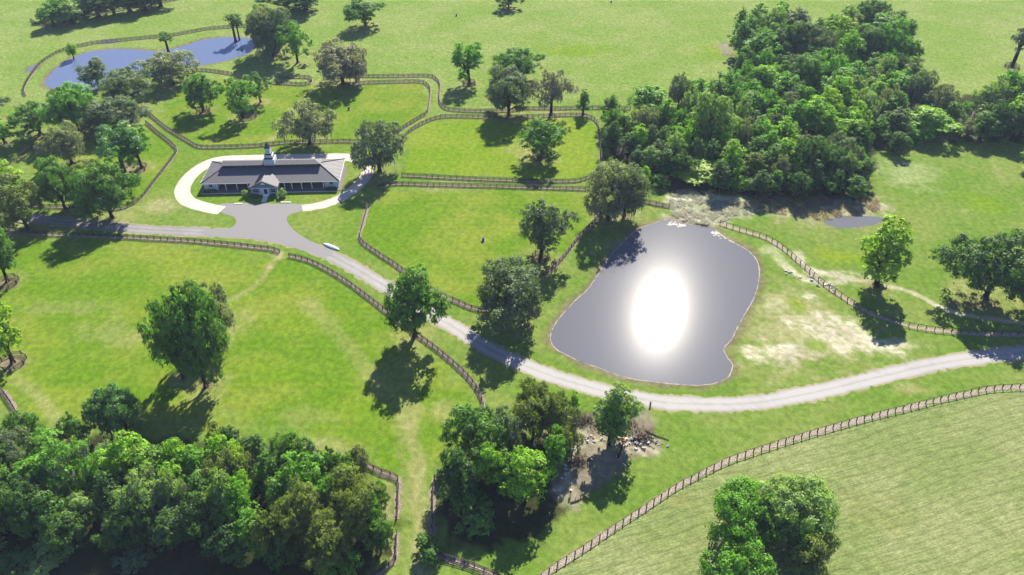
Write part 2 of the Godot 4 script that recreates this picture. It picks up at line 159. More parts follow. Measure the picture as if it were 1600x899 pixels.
	["broadleaf_tree", "maple", 159.3, -373.2, 16.0, 12.3, "pale", "tall pale green airy tree, far east of the woodland by the large pond", "woodland beside the large pond"],
	["broadleaf_tree", "maple", 152.0, -359.4, 16.0, 13.2, "lime", "tall lime green airy tree, far east of the woodland by the large pond", "woodland beside the large pond"],
	["oak_tree", "oak_big", 171.7, -378.6, 16.0, 17.0, "dark", "tall dark green broad tree, far east of the woodland by the large pond", "woodland beside the large pond"],
	["woodland_tree", "tall", 171.7, -363.3, 17.0, 16.5, "green", "tall fresh green upright tree, far east of the woodland by the large pond", "woodland beside the large pond"],
	["woodland_tree", "tall", 181.1, -368.0, 16.0, 12.2, "mid", "tall mid green upright tree, far east of the woodland by the large pond", "woodland beside the large pond"],
	["woodland_tree", "tall", 182.9, -360.6, 15.0, 7.6, "mid", "middle-sized mid green upright tree, far east of the woodland by the large pond", "woodland beside the large pond"],
	["oak_tree", "oak_big", 166.9, -343.9, 18.0, 18.2, "green", "tall fresh green broad tree, far east of the woodland by the large pond", "woodland beside the large pond"],
	["woodland_tree", "tall", 111.0, -342.0, 17.0, 13.9, "green", "tall fresh green upright tree, far mid-east of the woodland by the large pond", "woodland beside the large pond"],
	["woodland_tree", "tall", 118.1, -344.8, 16.0, 11.6, "dark", "tall dark green upright tree, far mid-east of the woodland by the large pond", "woodland beside the large pond"],
	["oak_tree", "oak_big", 130.4, -347.6, 17.0, 14.7, "greyoak", "tall grey green broad tree, far east of the woodland by the large pond", "woodland beside the large pond"],
	["mossy_oak_tree", "moss", 137.9, -343.6, 17.0, 14.0, "greyoak", "tall grey green mossy tree, far east of the woodland by the large pond", "woodland beside the large pond"],
	["broadleaf_tree", "maple", 146.0, -335.4, 18.0, 10.7, "bright", "tall yellow green airy tree, far east of the woodland by the large pond", "woodland beside the large pond"],
	["oak_tree", "oak", 124.1, -346.4, 16.0, 12.2, "dark", "tall dark green rounded tree, far mid-east of the woodland by the large pond", "woodland beside the large pond"],
	["oak_tree", "oak_big", 155.3, -340.8, 18.0, 15.7, "dark", "tall dark green broad tree, far east of the woodland by the large pond", "woodland beside the large pond"],
	["woodland_tree", "tall", 102.8, -306.8, 16.0, 13.4, "bright", "tall yellow green upright tree, upper middle mid-west of the woodland by the large pond", "woodland beside the large pond"],
	["woodland_tree", "tall", 87.4, -299.7, 16.0, 9.3, "green", "tall fresh green upright tree, upper middle mid-west of the woodland by the large pond", "woodland beside the large pond"],
	["woodland_tree", "tall", 92.4, -291.0, 16.0, 8.6, "green", "tall fresh green upright tree, upper middle mid-west of the woodland by the large pond", "woodland beside the large pond"],
	["woodland_tree", "tall", 109.3, -297.2, 16.0, 11.4, "green", "tall fresh green upright tree, upper middle mid-east of the woodland by the large pond", "woodland beside the large pond"],
	["oak_tree", "oak_big", 121.7, -310.9, 17.0, 15.7, "mid", "tall mid green broad tree, upper middle mid-east of the woodland by the large pond", "woodland beside the large pond"],
	["oak_tree", "oak", 130.6, -308.2, 17.0, 13.4, "green", "tall fresh green rounded tree, upper middle east of the woodland by the large pond", "woodland beside the large pond"],
	["oak_tree", "oak", 132.0, -318.2, 16.0, 11.5, "green", "tall fresh green rounded tree, upper middle east of the woodland by the large pond", "woodland beside the large pond"],
	["woodland_tree", "tall", 138.5, -308.1, 16.0, 10.6, "green", "tall fresh green upright tree, upper middle east of the woodland by the large pond", "woodland beside the large pond"],
	["woodland_tree", "tall", 128.8, -297.9, 17.0, 14.2, "green", "tall fresh green upright tree, upper middle mid-east of the woodland by the large pond", "woodland beside the large pond"],
	["broadleaf_tree", "maple", 128.3, -290.5, 17.0, 12.3, "bright", "tall yellow green airy tree, upper middle mid-east of the woodland by the large pond", "woodland beside the large pond"],
	["oak_tree", "oak", 155.3, -315.8, 14.0, 9.1, "pale", "middle-sized pale green rounded tree, upper middle east of the woodland by the large pond", "woodland beside the large pond"],
	["woodland_tree", "tall", 146.0, -297.6, 14.0, 8.2, "bright", "middle-sized yellow green upright tree, upper middle east of the woodland by the large pond", "woodland beside the large pond"],
	["woodland_tree", "tall", 153.2, -296.6, 17.0, 9.8, "green", "tall fresh green upright tree, upper middle east of the woodland by the large pond", "woodland beside the large pond"],
	["mossy_oak_tree", "moss", 157.7, -293.5, 16.0, 8.6, "greyoak", "tall grey green mossy tree, upper middle east of the woodland by the large pond", "woodland beside the large pond"],
	["mossy_oak_tree", "moss", 145.4, -286.2, 15.0, 7.9, "greymoss", "middle-sized pale grey mossy tree, upper middle east of the woodland by the large pond", "woodland beside the large pond"],
	["woodland_tree", "tall", 73.7, -291.0, 16.0, 9.1, "green", "tall fresh green upright tree, upper middle west of the woodland by the large pond", "woodland beside the large pond"],
	["woodland_tree", "tall", 81.9, -294.7, 16.0, 9.2, "mid", "tall mid green upright tree, upper middle mid-west of the woodland by the large pond", "woodland beside the large pond"],
	["woodland_tree", "tall", 90.7, -251.0, 14.0, 8.2, "green", "middle-sized fresh green upright tree, lower middle mid-west of the woodland by the large pond", "woodland beside the large pond"],
	["woodland_tree", "tall", 57.8, -274.8, 15.0, 7.7, "green", "middle-sized fresh green upright tree, lower middle west of the woodland by the large pond", "woodland beside the large pond"],
	["mossy_oak_tree", "moss", 68.2, -281.0, 16.0, 7.8, "pale", "tall pale green mossy tree, lower middle west of the woodland by the large pond", "woodland beside the large pond"],
	["woodland_tree", "tall", 41.6, -254.5, 11.0, 7.3, "dark", "small dark green upright tree, lower middle west of the woodland by the large pond", "woodland beside the large pond"],
	["woodland_tree", "tall", 53.2, -241.8, 11.0, 8.0, "dark", "small dark green upright tree, pond side west of the woodland by the large pond", "woodland beside the large pond"],
	["oak_tree", "oak", 59.7, -240.9, 10.0, 8.0, "dark", "small dark green rounded tree, pond side west of the woodland by the large pond", "woodland beside the large pond"],
	["woodland_tree", "tall", 44.1, -246.9, 10.0, 6.2, "dark", "small dark green upright tree, pond side west of the woodland by the large pond", "woodland beside the large pond"],
	["broadleaf_tree", "maple", 65.0, -241.1, 6.0, 19.0, "lime", "wide lime green bush like tree at the reed bed, on the woodland's south edge", "woodland beside the large pond"],
	["bare_tree", "bare", 38.4, -250.2, 9.0, 6.3, "white", "dead white bare tree on the woodland's west edge above the mossy oaks", "woodland beside the large pond"],
	["mossy_oak_tree", "moss", 162.5, -297.8, 16.0, 9.8, "greyoak", "tall grey green mossy tree, rear west of the wood arm by the east meadow", "east woodland arm"],
	["mossy_oak_tree", "moss", 166.9, -287.9, 14.0, 11.2, "greymoss", "middle-sized pale grey mossy tree, rear middle of the wood arm by the east meadow", "east woodland arm"],
	["woodland_tree", "tall", 147.3, -280.4, 15.0, 10.4, "mid", "middle-sized mid green upright tree, rear west of the wood arm by the east meadow", "east woodland arm"],
	["woodland_tree", "tall", 156.4, -272.5, 13.0, 15.9, "bright", "wide yellow green upright tree, front west of the wood arm by the east meadow", "east woodland arm"],
	["shrub", "shrub", 151.7, -268.1, 8.0, 10.2, "green", "little fresh green bushy tree, front west of the wood arm by the east meadow", "east woodland arm"],
	["woodland_tree", "tall", 167.3, -278.0, 13.0, 8.3, "mid", "middle-sized mid green upright tree, rear middle of the wood arm by the east meadow", "east woodland arm"],
	["bare_tree", "bare", 172.8, -274.7, 12.0, 11.4, "lilac", "middle-sized lilac grey bare tree, front middle of the wood arm by the east meadow", "east woodland arm"],
	["mossy_oak_tree", "moss", 185.1, -287.5, 17.0, 11.1, "pale", "tall pale green mossy tree, rear middle of the wood arm by the east meadow", "east woodland arm"],
	["broadleaf_tree", "maple", 194.8, -293.0, 18.0, 11.8, "green", "tall fresh green airy tree, rear east of the wood arm by the east meadow", "east woodland arm"],
	["woodland_tree", "tall", 187.9, -273.6, 18.0, 11.2, "bright", "tall yellow green upright tree, front middle of the wood arm by the east meadow", "east woodland arm"],
	["woodland_tree", "tall", 175.4, -269.3, 12.0, 10.2, "mid", "middle-sized mid green upright tree, front middle of the wood arm by the east meadow", "east woodland arm"],
	["oak_tree", "oak", 182.3, -271.5, 14.0, 11.7, "dark", "wide dark green rounded tree, front middle of the wood arm by the east meadow", "east woodland arm"],
	["oak_tree", "oak", 186.3, -267.7, 12.0, 10.1, "dark", "middle-sized dark green rounded tree, front middle of the wood arm by the east meadow", "east woodland arm"],
	["mossy_oak_tree", "moss", 169.3, -272.3, 8.0, 10.3, "greymoss", "small pale grey mossy tree, front middle of the wood arm by the east meadow", "east woodland arm"],
	["woodland_tree", "tall", 202.4, -293.5, 17.0, 11.8, "mid", "tall mid green upright tree, rear east of the wood arm by the east meadow", "east woodland arm"],
	["woodland_tree", "tall", 143.0, -270.9, 13.0, 11.2, "dark", "middle-sized dark green upright tree, front west of the wood arm by the east meadow", "east woodland arm"],
	["oak_tree", "oak", 139.3, -260.4, 8.0, 9.0, "dark", "small dark green rounded tree, front west of the wood arm by the east meadow", "east woodland arm"],
	["woodland_tree", "tall", -226.1, -389.0, 12.0, 11.4, "green", "middle-sized fresh green upright tree, west of the far wood in the top meadow", "far wood in the top meadow"],
	["broadleaf_tree", "maple", -223.5, -393.4, 13.0, 13.6, "green", "wide fresh green airy tree, west of the far wood in the top meadow", "far wood in the top meadow"],
	["woodland_tree", "tall", -218.2, -391.5, 13.0, 12.2, "pale", "wide pale green upright tree, west of the far wood in the top meadow", "far wood in the top meadow"],
	["woodland_tree", "tall", -221.2, -400.0, 9.0, 9.0, "greyoak", "small grey green upright tree, west of the far wood in the top meadow", "far wood in the top meadow"],
	["woodland_tree", "tall", -218.1, -407.2, 13.0, 12.5, "mid", "wide mid green upright tree, west of the far wood in the top meadow", "far wood in the top meadow"],
	["woodland_tree", "tall", -209.2, -402.0, 14.0, 15.2, "dark", "wide dark green upright tree, middle of the far wood in the top meadow", "far wood in the top meadow"],
	["broadleaf_tree", "maple", -202.9, -406.0, 14.0, 13.9, "mid", "wide mid green airy tree, middle of the far wood in the top meadow", "far wood in the top meadow"],
	["woodland_tree", "tall", -196.5, -410.0, 14.0, 14.0, "dark", "wide dark green upright tree, middle of the far wood in the top meadow", "far wood in the top meadow"],
	["woodland_tree", "tall", -189.2, -412.1, 14.0, 15.5, "dark", "wide dark green upright tree, middle of the far wood in the top meadow", "far wood in the top meadow"],
	["woodland_tree", "tall", -183.3, -417.5, 13.0, 14.2, "dark", "wide dark green upright tree, middle of the far wood in the top meadow", "far wood in the top meadow"],
	["shrub", "shrub", -233.9, -396.5, 7.0, 5.5, "mid", "little mid green bushy tree, west of the far wood in the top meadow", "far wood in the top meadow"],
	["woodland_tree", "tall", -116.2, -411.9, 15.0, 21.1, "dark", "wide dark green upright tree, east of the far wood in the top meadow", "far wood in the top meadow"],
	["woodland_tree", "tall", -106.5, -411.9, 15.0, 17.6, "dark", "wide dark green upright tree, east of the far wood in the top meadow", "far wood in the top meadow"],
	["oak_tree", "oak_big", -88.5, -124.1, 14.0, 9.6, "waxy", "middle-sized dark waxy broad tree, pasture side west of the wood below the front pasture", "south west woodland"],
	["oak_tree", "oak", -91.8, -123.1, 13.0, 7.1, "waxy", "middle-sized dark waxy rounded tree, pasture side west of the wood below the front pasture", "south west woodland"],
	["oak_tree", "oak", -96.8, -120.0, 11.0, 6.4, "mid", "small mid green rounded tree, pasture side west of the wood below the front pasture", "south west woodland"],
	["oak_tree", "oak", -108.8, -118.2, 13.0, 8.4, "mid", "middle-sized mid green rounded tree, pasture side west of the wood below the front pasture", "south west woodland"],
	["oak_tree", "oak_big", -105.7, -112.2, 14.0, 9.7, "greyoak", "middle-sized grey green broad tree, pasture side west of the wood below the front pasture", "south west woodland"],
	["woodland_tree", "tall", -100.6, -113.1, 13.0, 9.1, "green", "middle-sized fresh green upright tree, pasture side west of the wood below the front pasture", "south west woodland"],
	["mossy_oak_tree", "moss", -92.7, -106.8, 16.0, 13.1, "green", "tall fresh green mossy tree, middle west of the wood below the front pasture", "south west woodland"],
	["woodland_tree", "tall", -98.5, -105.4, 15.0, 9.3, "green", "middle-sized fresh green upright tree, middle west of the wood below the front pasture", "south west woodland"],
	["broadleaf_tree", "maple", -79.8, -109.3, 17.0, 11.2, "bright", "tall yellow green airy tree, middle mid-west of the wood below the front pasture", "south west woodland"],
	["woodland_tree", "tall", -75.1, -108.9, 15.0, 7.5, "mid", "middle-sized mid green upright tree, middle mid-west of the wood below the front pasture", "south west woodland"],
	["mossy_oak_tree", "moss", -72.7, -100.7, 17.0, 9.9, "pale", "tall pale green mossy tree, middle mid-west of the wood below the front pasture", "south west woodland"],
	["mossy_oak_tree", "moss", -68.8, -101.0, 15.0, 5.3, "pale", "slim pale green mossy tree, middle mid-west of the wood below the front pasture", "south west woodland"],
	["broadleaf_tree", "maple", -70.9, -110.3, 15.0, 6.9, "bright", "slim yellow green airy tree, middle mid-west of the wood below the front pasture", "south west woodland"],
	["woodland_tree", "tall", -67.7, -109.8, 14.0, 6.7, "green", "slim fresh green upright tree, middle mid-west of the wood below the front pasture", "south west woodland"],
	["broadleaf_tree", "maple", -86.2, -99.3, 12.0, 6.1, "pale", "slim pale green airy tree, shaded south west of the wood below the front pasture", "south west woodland"],
	["oak_tree", "oak_big", -96.9, -100.2, 14.0, 9.9, "dark", "middle-sized dark green broad tree, middle west of the wood below the front pasture", "south west woodland"],
	["woodland_tree", "tall", -69.6, -105.2, 15.0, 5.9, "bright", "slim yellow green upright tree, middle mid-west of the wood below the front pasture", "south west woodland"],
	["oak_tree", "oak", -97.9, -96.9, 11.0, 6.6, "mid", "small mid green rounded tree, shaded south west of the wood below the front pasture", "south west woodland"],
	["broadleaf_tree", "maple", -61.3, -111.3, 15.0, 7.0, "bright", "slim yellow green airy tree, middle mid-east of the wood below the front pasture", "south west woodland"],
	["broadleaf_tree", "maple", -57.5, -109.8, 14.0, 5.5, "lime", "slim lime green airy tree, middle mid-east of the wood below the front pasture", "south west woodland"],
	["woodland_tree", "tall", -62.4, -118.3, 10.0, 4.6, "dark", "small dark green upright tree, pasture side mid-west of the wood below the front pasture", "south west woodland"],
	["shrub", "shrub", -66.5, -120.1, 8.0, 4.0, "olive", "little olive green bushy tree, pasture side mid-west of the wood below the front pasture", "south west woodland"],
	["woodland_tree", "tall", -54.2, -113.4, 13.0, 6.5, "dark", "slim dark green upright tree, pasture side mid-east of the wood below the front pasture", "south west woodland"],
	["oak_tree", "oak", -47.3, -111.5, 14.0, 7.9, "mid", "middle-sized mid green rounded tree, middle mid-east of the wood below the front pasture", "south west woodland"],
	["woodland_tree", "tall", -42.4, -111.0, 12.0, 5.0, "dark", "slim dark green upright tree, middle mid-east of the wood below the front pasture", "south west woodland"],
	["mossy_oak_tree", "moss", -60.2, -106.7, 15.0, 9.1, "olive", "middle-sized olive green mossy tree, middle mid-east of the wood below the front pasture", "south west woodland"],
	["woodland_tree", "tall", -51.3, -107.7, 14.0, 6.0, "mid", "slim mid green upright tree, middle mid-east of the wood below the front pasture", "south west woodland"],
	["broadleaf_tree", "maple", -42.9, -102.9, 17.0, 11.7, "green", "tall fresh green airy tree, middle mid-east of the wood below the front pasture", "south west woodland"],
	["oak_tree", "oak", -37.2, -109.8, 12.0, 7.0, "mid", "slim mid green rounded tree, middle east tip of the wood below the front pasture", "south west woodland"],
	["mossy_oak_tree", "moss", -32.9, -112.0, 10.0, 4.7, "greymoss", "small pale grey mossy tree, pasture side east tip of the wood below the front pasture", "south west woodland"],
	["oak_tree", "oak", -33.0, -102.4, 15.0, 10.0, "olive", "middle-sized olive green rounded tree, middle east tip of the wood below the front pasture", "south west woodland"],
	["broadleaf_tree", "maple", -55.1, -102.3, 14.0, 4.7, "bright", "slim yellow green airy tree, middle mid-east of the wood below the front pasture", "south west woodland"],
	["oak_tree", "oak", -57.7, -99.1, 16.0, 7.4, "pale", "tall pale green rounded tree, shaded south mid-east of the wood below the front pasture", "south west woodland"],
	["oak_tree", "oak", -55.0, -97.5, 15.0, 7.9, "green", "middle-sized fresh green rounded tree, shaded south mid-east of the wood below the front pasture", "south west woodland"],
	["oak_tree", "oak_big", -41.2, -95.6, 17.0, 9.9, "olive", "tall olive green broad tree, shaded south east tip of the wood below the front pasture", "south west woodland"],
	["oak_tree", "oak", -46.3, -92.3, 15.0, 7.1, "olive", "middle-sized olive green rounded tree, shaded south mid-east of the wood below the front pasture", "south west woodland"],
	["oak_tree", "oak_big", -41.4, -92.1, 15.0, 6.6, "olive", "slim olive green broad tree, shaded south east tip of the wood below the front pasture", "south west woodland"],
	["oak_tree", "oak_big", -30.9, -96.2, 16.0, 8.6, "olive", "tall olive green broad tree, shaded south east tip of the wood below the front pasture", "south west woodland"],
	["oak_tree", "oak", -27.4, -102.8, 9.0, 4.0, "mid", "small mid green rounded tree, middle east tip of the wood below the front pasture", "south west woodland"],
	["oak_tree", "oak", -27.6, -96.1, 13.0, 7.1, "mid", "middle-sized mid green rounded tree, shaded south east tip of the wood below the front pasture", "south west woodland"],
	["oak_tree", "oak_big", -35.7, -90.4, 14.0, 9.7, "olive", "middle-sized olive green broad tree, shaded south east tip of the wood below the front pasture", "south west woodland"],
	["oak_tree", "oak", -26.2, -92.9, 9.0, 5.7, "mid", "small mid green rounded tree, shaded south east tip of the wood below the front pasture", "south west woodland"],
	["woodland_tree", "tall", -50.7, -92.9, 15.0, 7.2, "green", "middle-sized fresh green upright tree, shaded south mid-east of the wood below the front pasture", "south west woodland"],
	["shrub", "shrub", -31.7, -88.5, 7.0, 5.0, "green", "little fresh green bushy tree, shaded south east tip of the wood below the front pasture", "south west woodland"],
	["shrub", "shrub", -35.6, -87.8, 6.0, 4.5, "green", "little fresh green bushy tree, shaded south east tip of the wood below the front pasture", "south west woodland"],
	["oak_tree", "oak", -61.8, -95.8, 13.0, 8.1, "dark", "middle-sized dark green rounded tree, shaded south mid-east of the wood below the front pasture", "south west woodland"],
	["woodland_tree", "tall", -67.6, -93.9, 12.0, 8.3, "dark", "middle-sized dark green upright tree, shaded south mid-west of the wood below the front pasture", "south west woodland"],
	["oak_tree", "oak_big", -76.1, -94.6, 13.0, 8.9, "dark", "middle-sized dark green broad tree, shaded south mid-west of the wood below the front pasture", "south west woodland"],
	["oak_tree", "oak", -87.2, -93.9, 12.0, 8.9, "dark", "middle-sized dark green rounded tree, shaded south west of the wood below the front pasture", "south west woodland"],
	["woodland_tree", "tall", -55.1, -91.0, 12.0, 7.4, "dark", "middle-sized dark green upright tree, shaded south mid-east of the wood below the front pasture", "south west woodland"],
	["woodland_tree", "tall", -82.3, -101.5, 14.0, 7.8, "dark", "middle-sized dark green upright tree, middle mid-west of the wood below the front pasture", "south west woodland"],
	["woodland_tree", "tall", -63.1, -101.5, 15.0, 6.4, "mid", "slim mid green upright tree, middle mid-west of the wood below the front pasture", "south west woodland"],
	["woodland_tree", "tall", -46.3, -99.9, 15.0, 6.3, "mid", "slim mid green upright tree, shaded south mid-east of the wood below the front pasture", "south west woodland"],
	["oak_tree", "oak", -37.7, -99.9, 14.0, 6.3, "green", "slim fresh green rounded tree, shaded south east tip of the wood below the front pasture", "south west woodland"],
	["woodland_tree", "tall", -92.1, -97.3, 13.0, 7.6, "mid", "middle-sized mid green upright tree, shaded south west of the wood below the front pasture", "south west woodland"],
	["oak_tree", "oak", -45.0, -90.3, 10.0, 6.9, "dark", "small dark green rounded tree, shaded south mid-east of the wood below the front pasture", "south west woodland"],
	["oak_tree", "oak", -107.7, -107.2, 15.0, 10.0, "mid", "middle-sized mid green rounded tree, middle west of the wood below the front pasture", "south west woodland"],
	["oak_tree", "oak", -102.7, -97.6, 15.0, 9.5, "dark", "middle-sized dark green rounded tree, shaded south west of the wood below the front pasture", "south west woodland"],
	["oak_tree", "oak_big", -8.3, -115.7, 16.0, 14.5, "mid", "big dark oak of the roadside group, at its pasture end", "roadside tree group"],
	["mossy_oak_tree", "moss", -1.1, -117.0, 15.0, 8.7, "greyoak", "grey green feathery tree behind the middle of the roadside group", "roadside tree group"],
	["oak_tree", "oak_big", 4.9, -123.3, 15.0, 11.4, "olive", "olive oak of the roadside group, nearest the lane", "roadside tree group"],
	["mossy_oak_tree", "moss", 10.1, -122.9, 14.0, 9.2, "olive", "olive tree of the roadside group, next to the debris mound", "roadside tree group"],
	["young_tree", "cone", 14.3, -128.4, 10.0, 3.8, "bright", "slim bright green sapling at the lane end of the roadside group", "roadside tree group"],
	["broadleaf_tree", "maple", -4.3, -109.0, 16.0, 6.9, "bright", "bright green narrow tree in the middle of the roadside group", "roadside tree group"],
	["oak_tree", "oak", -11.2, -105.5, 15.0, 9.3, "dark", "dark tree of the roadside group, overhanging the fence corner", "roadside tree group"],
	["broadleaf_tree", "maple", 2.8, -106.0, 16.0, 10.7, "bright", "bright green broad tree at the front of the roadside group", "roadside tree group"],
	["woodland_tree", "tall", 9.0, -112.3, 17.0, 4.9, "green", "tall slim tree with a leaning trunk at the clearing's edge", "roadside tree group"],
	["mossy_oak_tree", "moss", 12.2, -117.4, 11.0, 6.3, "olive", "thin olive tree standing over the cleared ground", "roadside tree group"],
	["shrub", "shrub", -7.6, -101.1, 6.0, 9.4, "mid", "low green bush beneath the front of the roadside group", "roadside tree group"],
	["woodland_tree", "tall", -2.0, -108.1, 14.0, 6.3, "mid", "shaded mid green tree inside the roadside group", "roadside tree group"],
	["shrub", "shrub", -16.6, -92.7, 5.0, 5.5, "mid", "low bush at the fence beside the grassy lane's foot", "roadside tree group"],
	["oak_tree", "oak_big", 46.5, -96.4, 15.0, 15.1, "green", "broad green oak on the hayfield, west half of the clump", "hayfield clump"],
	["oak_tree", "oak_big", 54.9, -97.3, 16.0, 16.0, "pale", "pale green oak on the hayfield, east half of the clump", "hayfield clump"],
	["broadleaf_tree", "maple", 55.9, -91.4, 13.0, 5.8, "bright", "small bright green tree at the heart of the hayfield clump", "hayfield clump"],
	["oak_tree", "oak", 42.4, -84.3, 13.0, 11.7, "green", "fresh green tree at the picture's foot, in front of the hayfield clump", "hayfield clump"],
	["oak_tree", "oak", 56.7, -88.5, 12.0, 9.2, "olive", "mid green tree on the east flank of the hayfield clump", "hayfield clump"],
	["oak_tree", "oak", 50.6, -93.9, 14.0, 9.4, "mid", "mid green tree between the two hayfield oaks", "hayfield clump"],
	["broadleaf_tree", "maple", 175.6, -371.2, 9.6, 7.4, "mid", "airy low mid green understorey tree, far east of the woodland by the large pond", "woodland beside the large pond"],
	["broadleaf_tree", "maple", 130.4, -367.8, 11.4, 6.5, "dark", "airy low dark green understorey tree, far east of the woodland by the large pond", "woodland beside the large pond"],
	["oak_tree", "oak", 143.8, -368.0, 9.7, 7.4, "pale", "rounded low pale green understorey tree, far east of the woodland by the large pond", "woodland beside the large pond"],
	["woodland_tree", "tall", 154.2, -365.7, 9.0, 7.9, "pale", "upright low pale green understorey tree, far east of the woodland by the large pond", "woodland beside the large pond"],
	["woodland_tree", "tall", 163.9, -365.5, 10.3, 8.9, "green", "upright low fresh green understorey tree, far east of the woodland by the large pond", "woodland beside the large pond"],
	["oak_tree", "oak", 115.4, -361.5, 9.4, 7.0, "bright", "rounded low yellow green understorey tree, far mid-east of the woodland by the large pond", "woodland beside the large pond"],
	["broadleaf_tree", "maple", 120.9, -360.0, 12.2, 8.9, "bright", "airy low yellow green understorey tree, far mid-east of the woodland by the large pond", "woodland beside the large pond"],
	["broadleaf_tree", "maple", 125.8, -360.9, 12.2, 6.8, "mid", "airy low mid green understorey tree, far mid-east of the woodland by the large pond", "woodland beside the large pond"],
	["broadleaf_tree", "maple", 132.0, -360.3, 11.9, 6.9, "greyoak", "airy low grey green understorey tree, far east of the woodland by the large pond", "woodland beside the large pond"],
	["woodland_tree", "tall", 158.0, -361.1, 8.3, 6.3, "mid", "upright low mid green understorey tree, far east of the woodland by the large pond", "woodland beside the large pond"],
	["woodland_tree", "tall", 164.9, -360.8, 9.8, 7.8, "green", "upright low fresh green understorey tree, far east of the woodland by the large pond", "woodland beside the large pond"],
	["woodland_tree", "tall", 108.4, -354.2, 10.1, 7.5, "green", "upright low fresh green understorey tree, far mid-east of the woodland by the large pond", "woodland beside the large pond"],
	["broadleaf_tree", "maple", 121.4, -355.1, 12.9, 6.8, "dark", "airy low dark green understorey tree, far mid-east of the woodland by the large pond", "woodland beside the large pond"],
	["oak_tree", "oak", 136.9, -356.5, 10.2, 6.1, "mid", "rounded low mid green understorey tree, far east of the woodland by the large pond", "woodland beside the large pond"],
	["broadleaf_tree", "maple", 143.5, -356.8, 9.4, 8.3, "green", "airy low fresh green understorey tree, far east of the woodland by the large pond", "woodland beside the large pond"],
	["broadleaf_tree", "maple", 148.1, -354.3, 9.4, 7.8, "green", "airy low fresh green understorey tree, far east of the woodland by the large pond", "woodland beside the large pond"],
	["oak_tree", "oak", 160.5, -356.8, 9.4, 7.8, "dark", "rounded low dark green understorey tree, far east of the woodland by the large pond", "woodland beside the large pond"],
	["woodland_tree", "tall", 164.8, -355.8, 11.0, 6.0, "green", "upright low fresh green understorey tree, far east of the woodland by the large pond", "woodland beside the large pond"],
	["broadleaf_tree", "maple", 171.1, -356.6, 9.0, 8.3, "pale", "airy low pale green understorey tree, far east of the woodland by the large pond", "woodland beside the large pond"],
	["woodland_tree", "tall", 113.2, -350.1, 8.6, 6.7, "mid", "upright low mid green understorey tree, far mid-east of the woodland by the large pond", "woodland beside the large pond"],
	["woodland_tree", "tall", 136.7, -350.8, 8.2, 8.0, "mid", "upright low mid green understorey tree, far east of the woodland by the large pond", "woodland beside the large pond"],
	["woodland_tree", "tall", 141.9, -349.6, 10.0, 6.0, "mid", "upright low mid green understorey tree, far east of the woodland by the large pond", "woodland beside the large pond"],
	["oak_tree", "oak", 147.6, -349.5, 12.7, 8.7, "mid", "rounded low mid green understorey tree, far east of the woodland by the large pond", "woodland beside the large pond"],
	["woodland_tree", "tall", 154.3, -350.8, 10.5, 6.8, "green", "upright low fresh green understorey tree, far east of the woodland by the large pond", "woodland beside the large pond"],
	["woodland_tree", "tall", 158.6, -349.0, 8.7, 8.6, "green", "upright low fresh green understorey tree, far east of the woodland by the large pond", "woodland beside the large pond"],
	["woodland_tree", "tall", 165.6, -350.7, 11.3, 7.7, "dark", "upright low dark green understorey tree, far east of the woodland by the large pond", "woodland beside the large pond"],
	["woodland_tree", "tall", 104.4, -344.1, 10.9, 7.2, "mid", "upright low mid green understorey tree, far mid-west of the woodland by the large pond", "woodland beside the large pond"],
	["woodland_tree", "tall", 175.7, -343.4, 8.3, 8.0, "green", "upright low fresh green understorey tree, far east of the woodland by the large pond", "woodland beside the large pond"],
	["woodland_tree", "tall", 102.7, -338.7, 11.4, 6.1, "bright", "upright low yellow green understorey tree, far mid-west of the woodland by the large pond", "woodland beside the large pond"],
	["woodland_tree", "tall", 113.7, -337.7, 10.4, 7.9, "green", "upright low fresh green understorey tree, far mid-east of the woodland by the large pond", "woodland beside the large pond"],
	["oak_tree", "oak", 119.8, -339.9, 10.0, 7.9, "dark", "rounded low dark green understorey tree, far mid-east of the woodland by the large pond", "woodland beside the large pond"],
	["woodland_tree", "tall", 127.1, -339.5, 11.2, 7.6, "mid", "upright low mid green understorey tree, far mid-east of the woodland by the large pond", "woodland beside the large pond"],
	["woodland_tree", "tall", 132.6, -337.7, 12.9, 7.8, "green", "upright low fresh green understorey tree, far east of the woodland by the large pond", "woodland beside the large pond"],
	["broadleaf_tree", "maple", 137.3, -338.8, 10.1, 7.6, "mid", "airy low mid green understorey tree, far east of the woodland by the large pond", "woodland beside the large pond"],
	["woodland_tree", "tall", 170.0, -339.7, 9.2, 8.4, "green", "upright low fresh green understorey tree, far east of the woodland by the large pond", "woodland beside the large pond"],
	["oak_tree", "oak", 175.5, -338.6, 11.5, 8.6, "mid", "rounded low mid green understorey tree, far east of the woodland by the large pond", "woodland beside the large pond"],
	["woodland_tree", "tall", 109.9, -333.2, 12.8, 6.7, "pale", "upright low pale green understorey tree, far mid-east of the woodland by the large pond", "woodland beside the large pond"],
	["woodland_tree", "tall", 119.7, -334.0, 8.8, 6.8, "mid", "upright low mid green understorey tree, far mid-east of the woodland by the large pond", "woodland beside the large pond"],
	["woodland_tree", "tall", 131.1, -333.2, 10.2, 7.4, "pale", "upright low pale green understorey tree, far east of the woodland by the large pond", "woodland beside the large pond"],
	["broadleaf_tree", "maple", 136.0, -334.3, 8.8, 8.9, "dark", "airy low dark green understorey tree, far east of the woodland by the large pond", "woodland beside the large pond"],
	["woodland_tree", "tall", 141.3, -332.0, 8.3, 6.1, "green", "upright low fresh green understorey tree, far east of the woodland by the large pond", "woodland beside the large pond"],
	["oak_tree", "oak", 153.4, -333.8, 9.0, 8.3, "green", "rounded low fresh green understorey tree, far east of the woodland by the large pond", "woodland beside the large pond"],
	["oak_tree", "oak", 165.4, -331.8, 10.5, 6.4, "green", "rounded low fresh green understorey tree, far east of the woodland by the large pond", "woodland beside the large pond"],
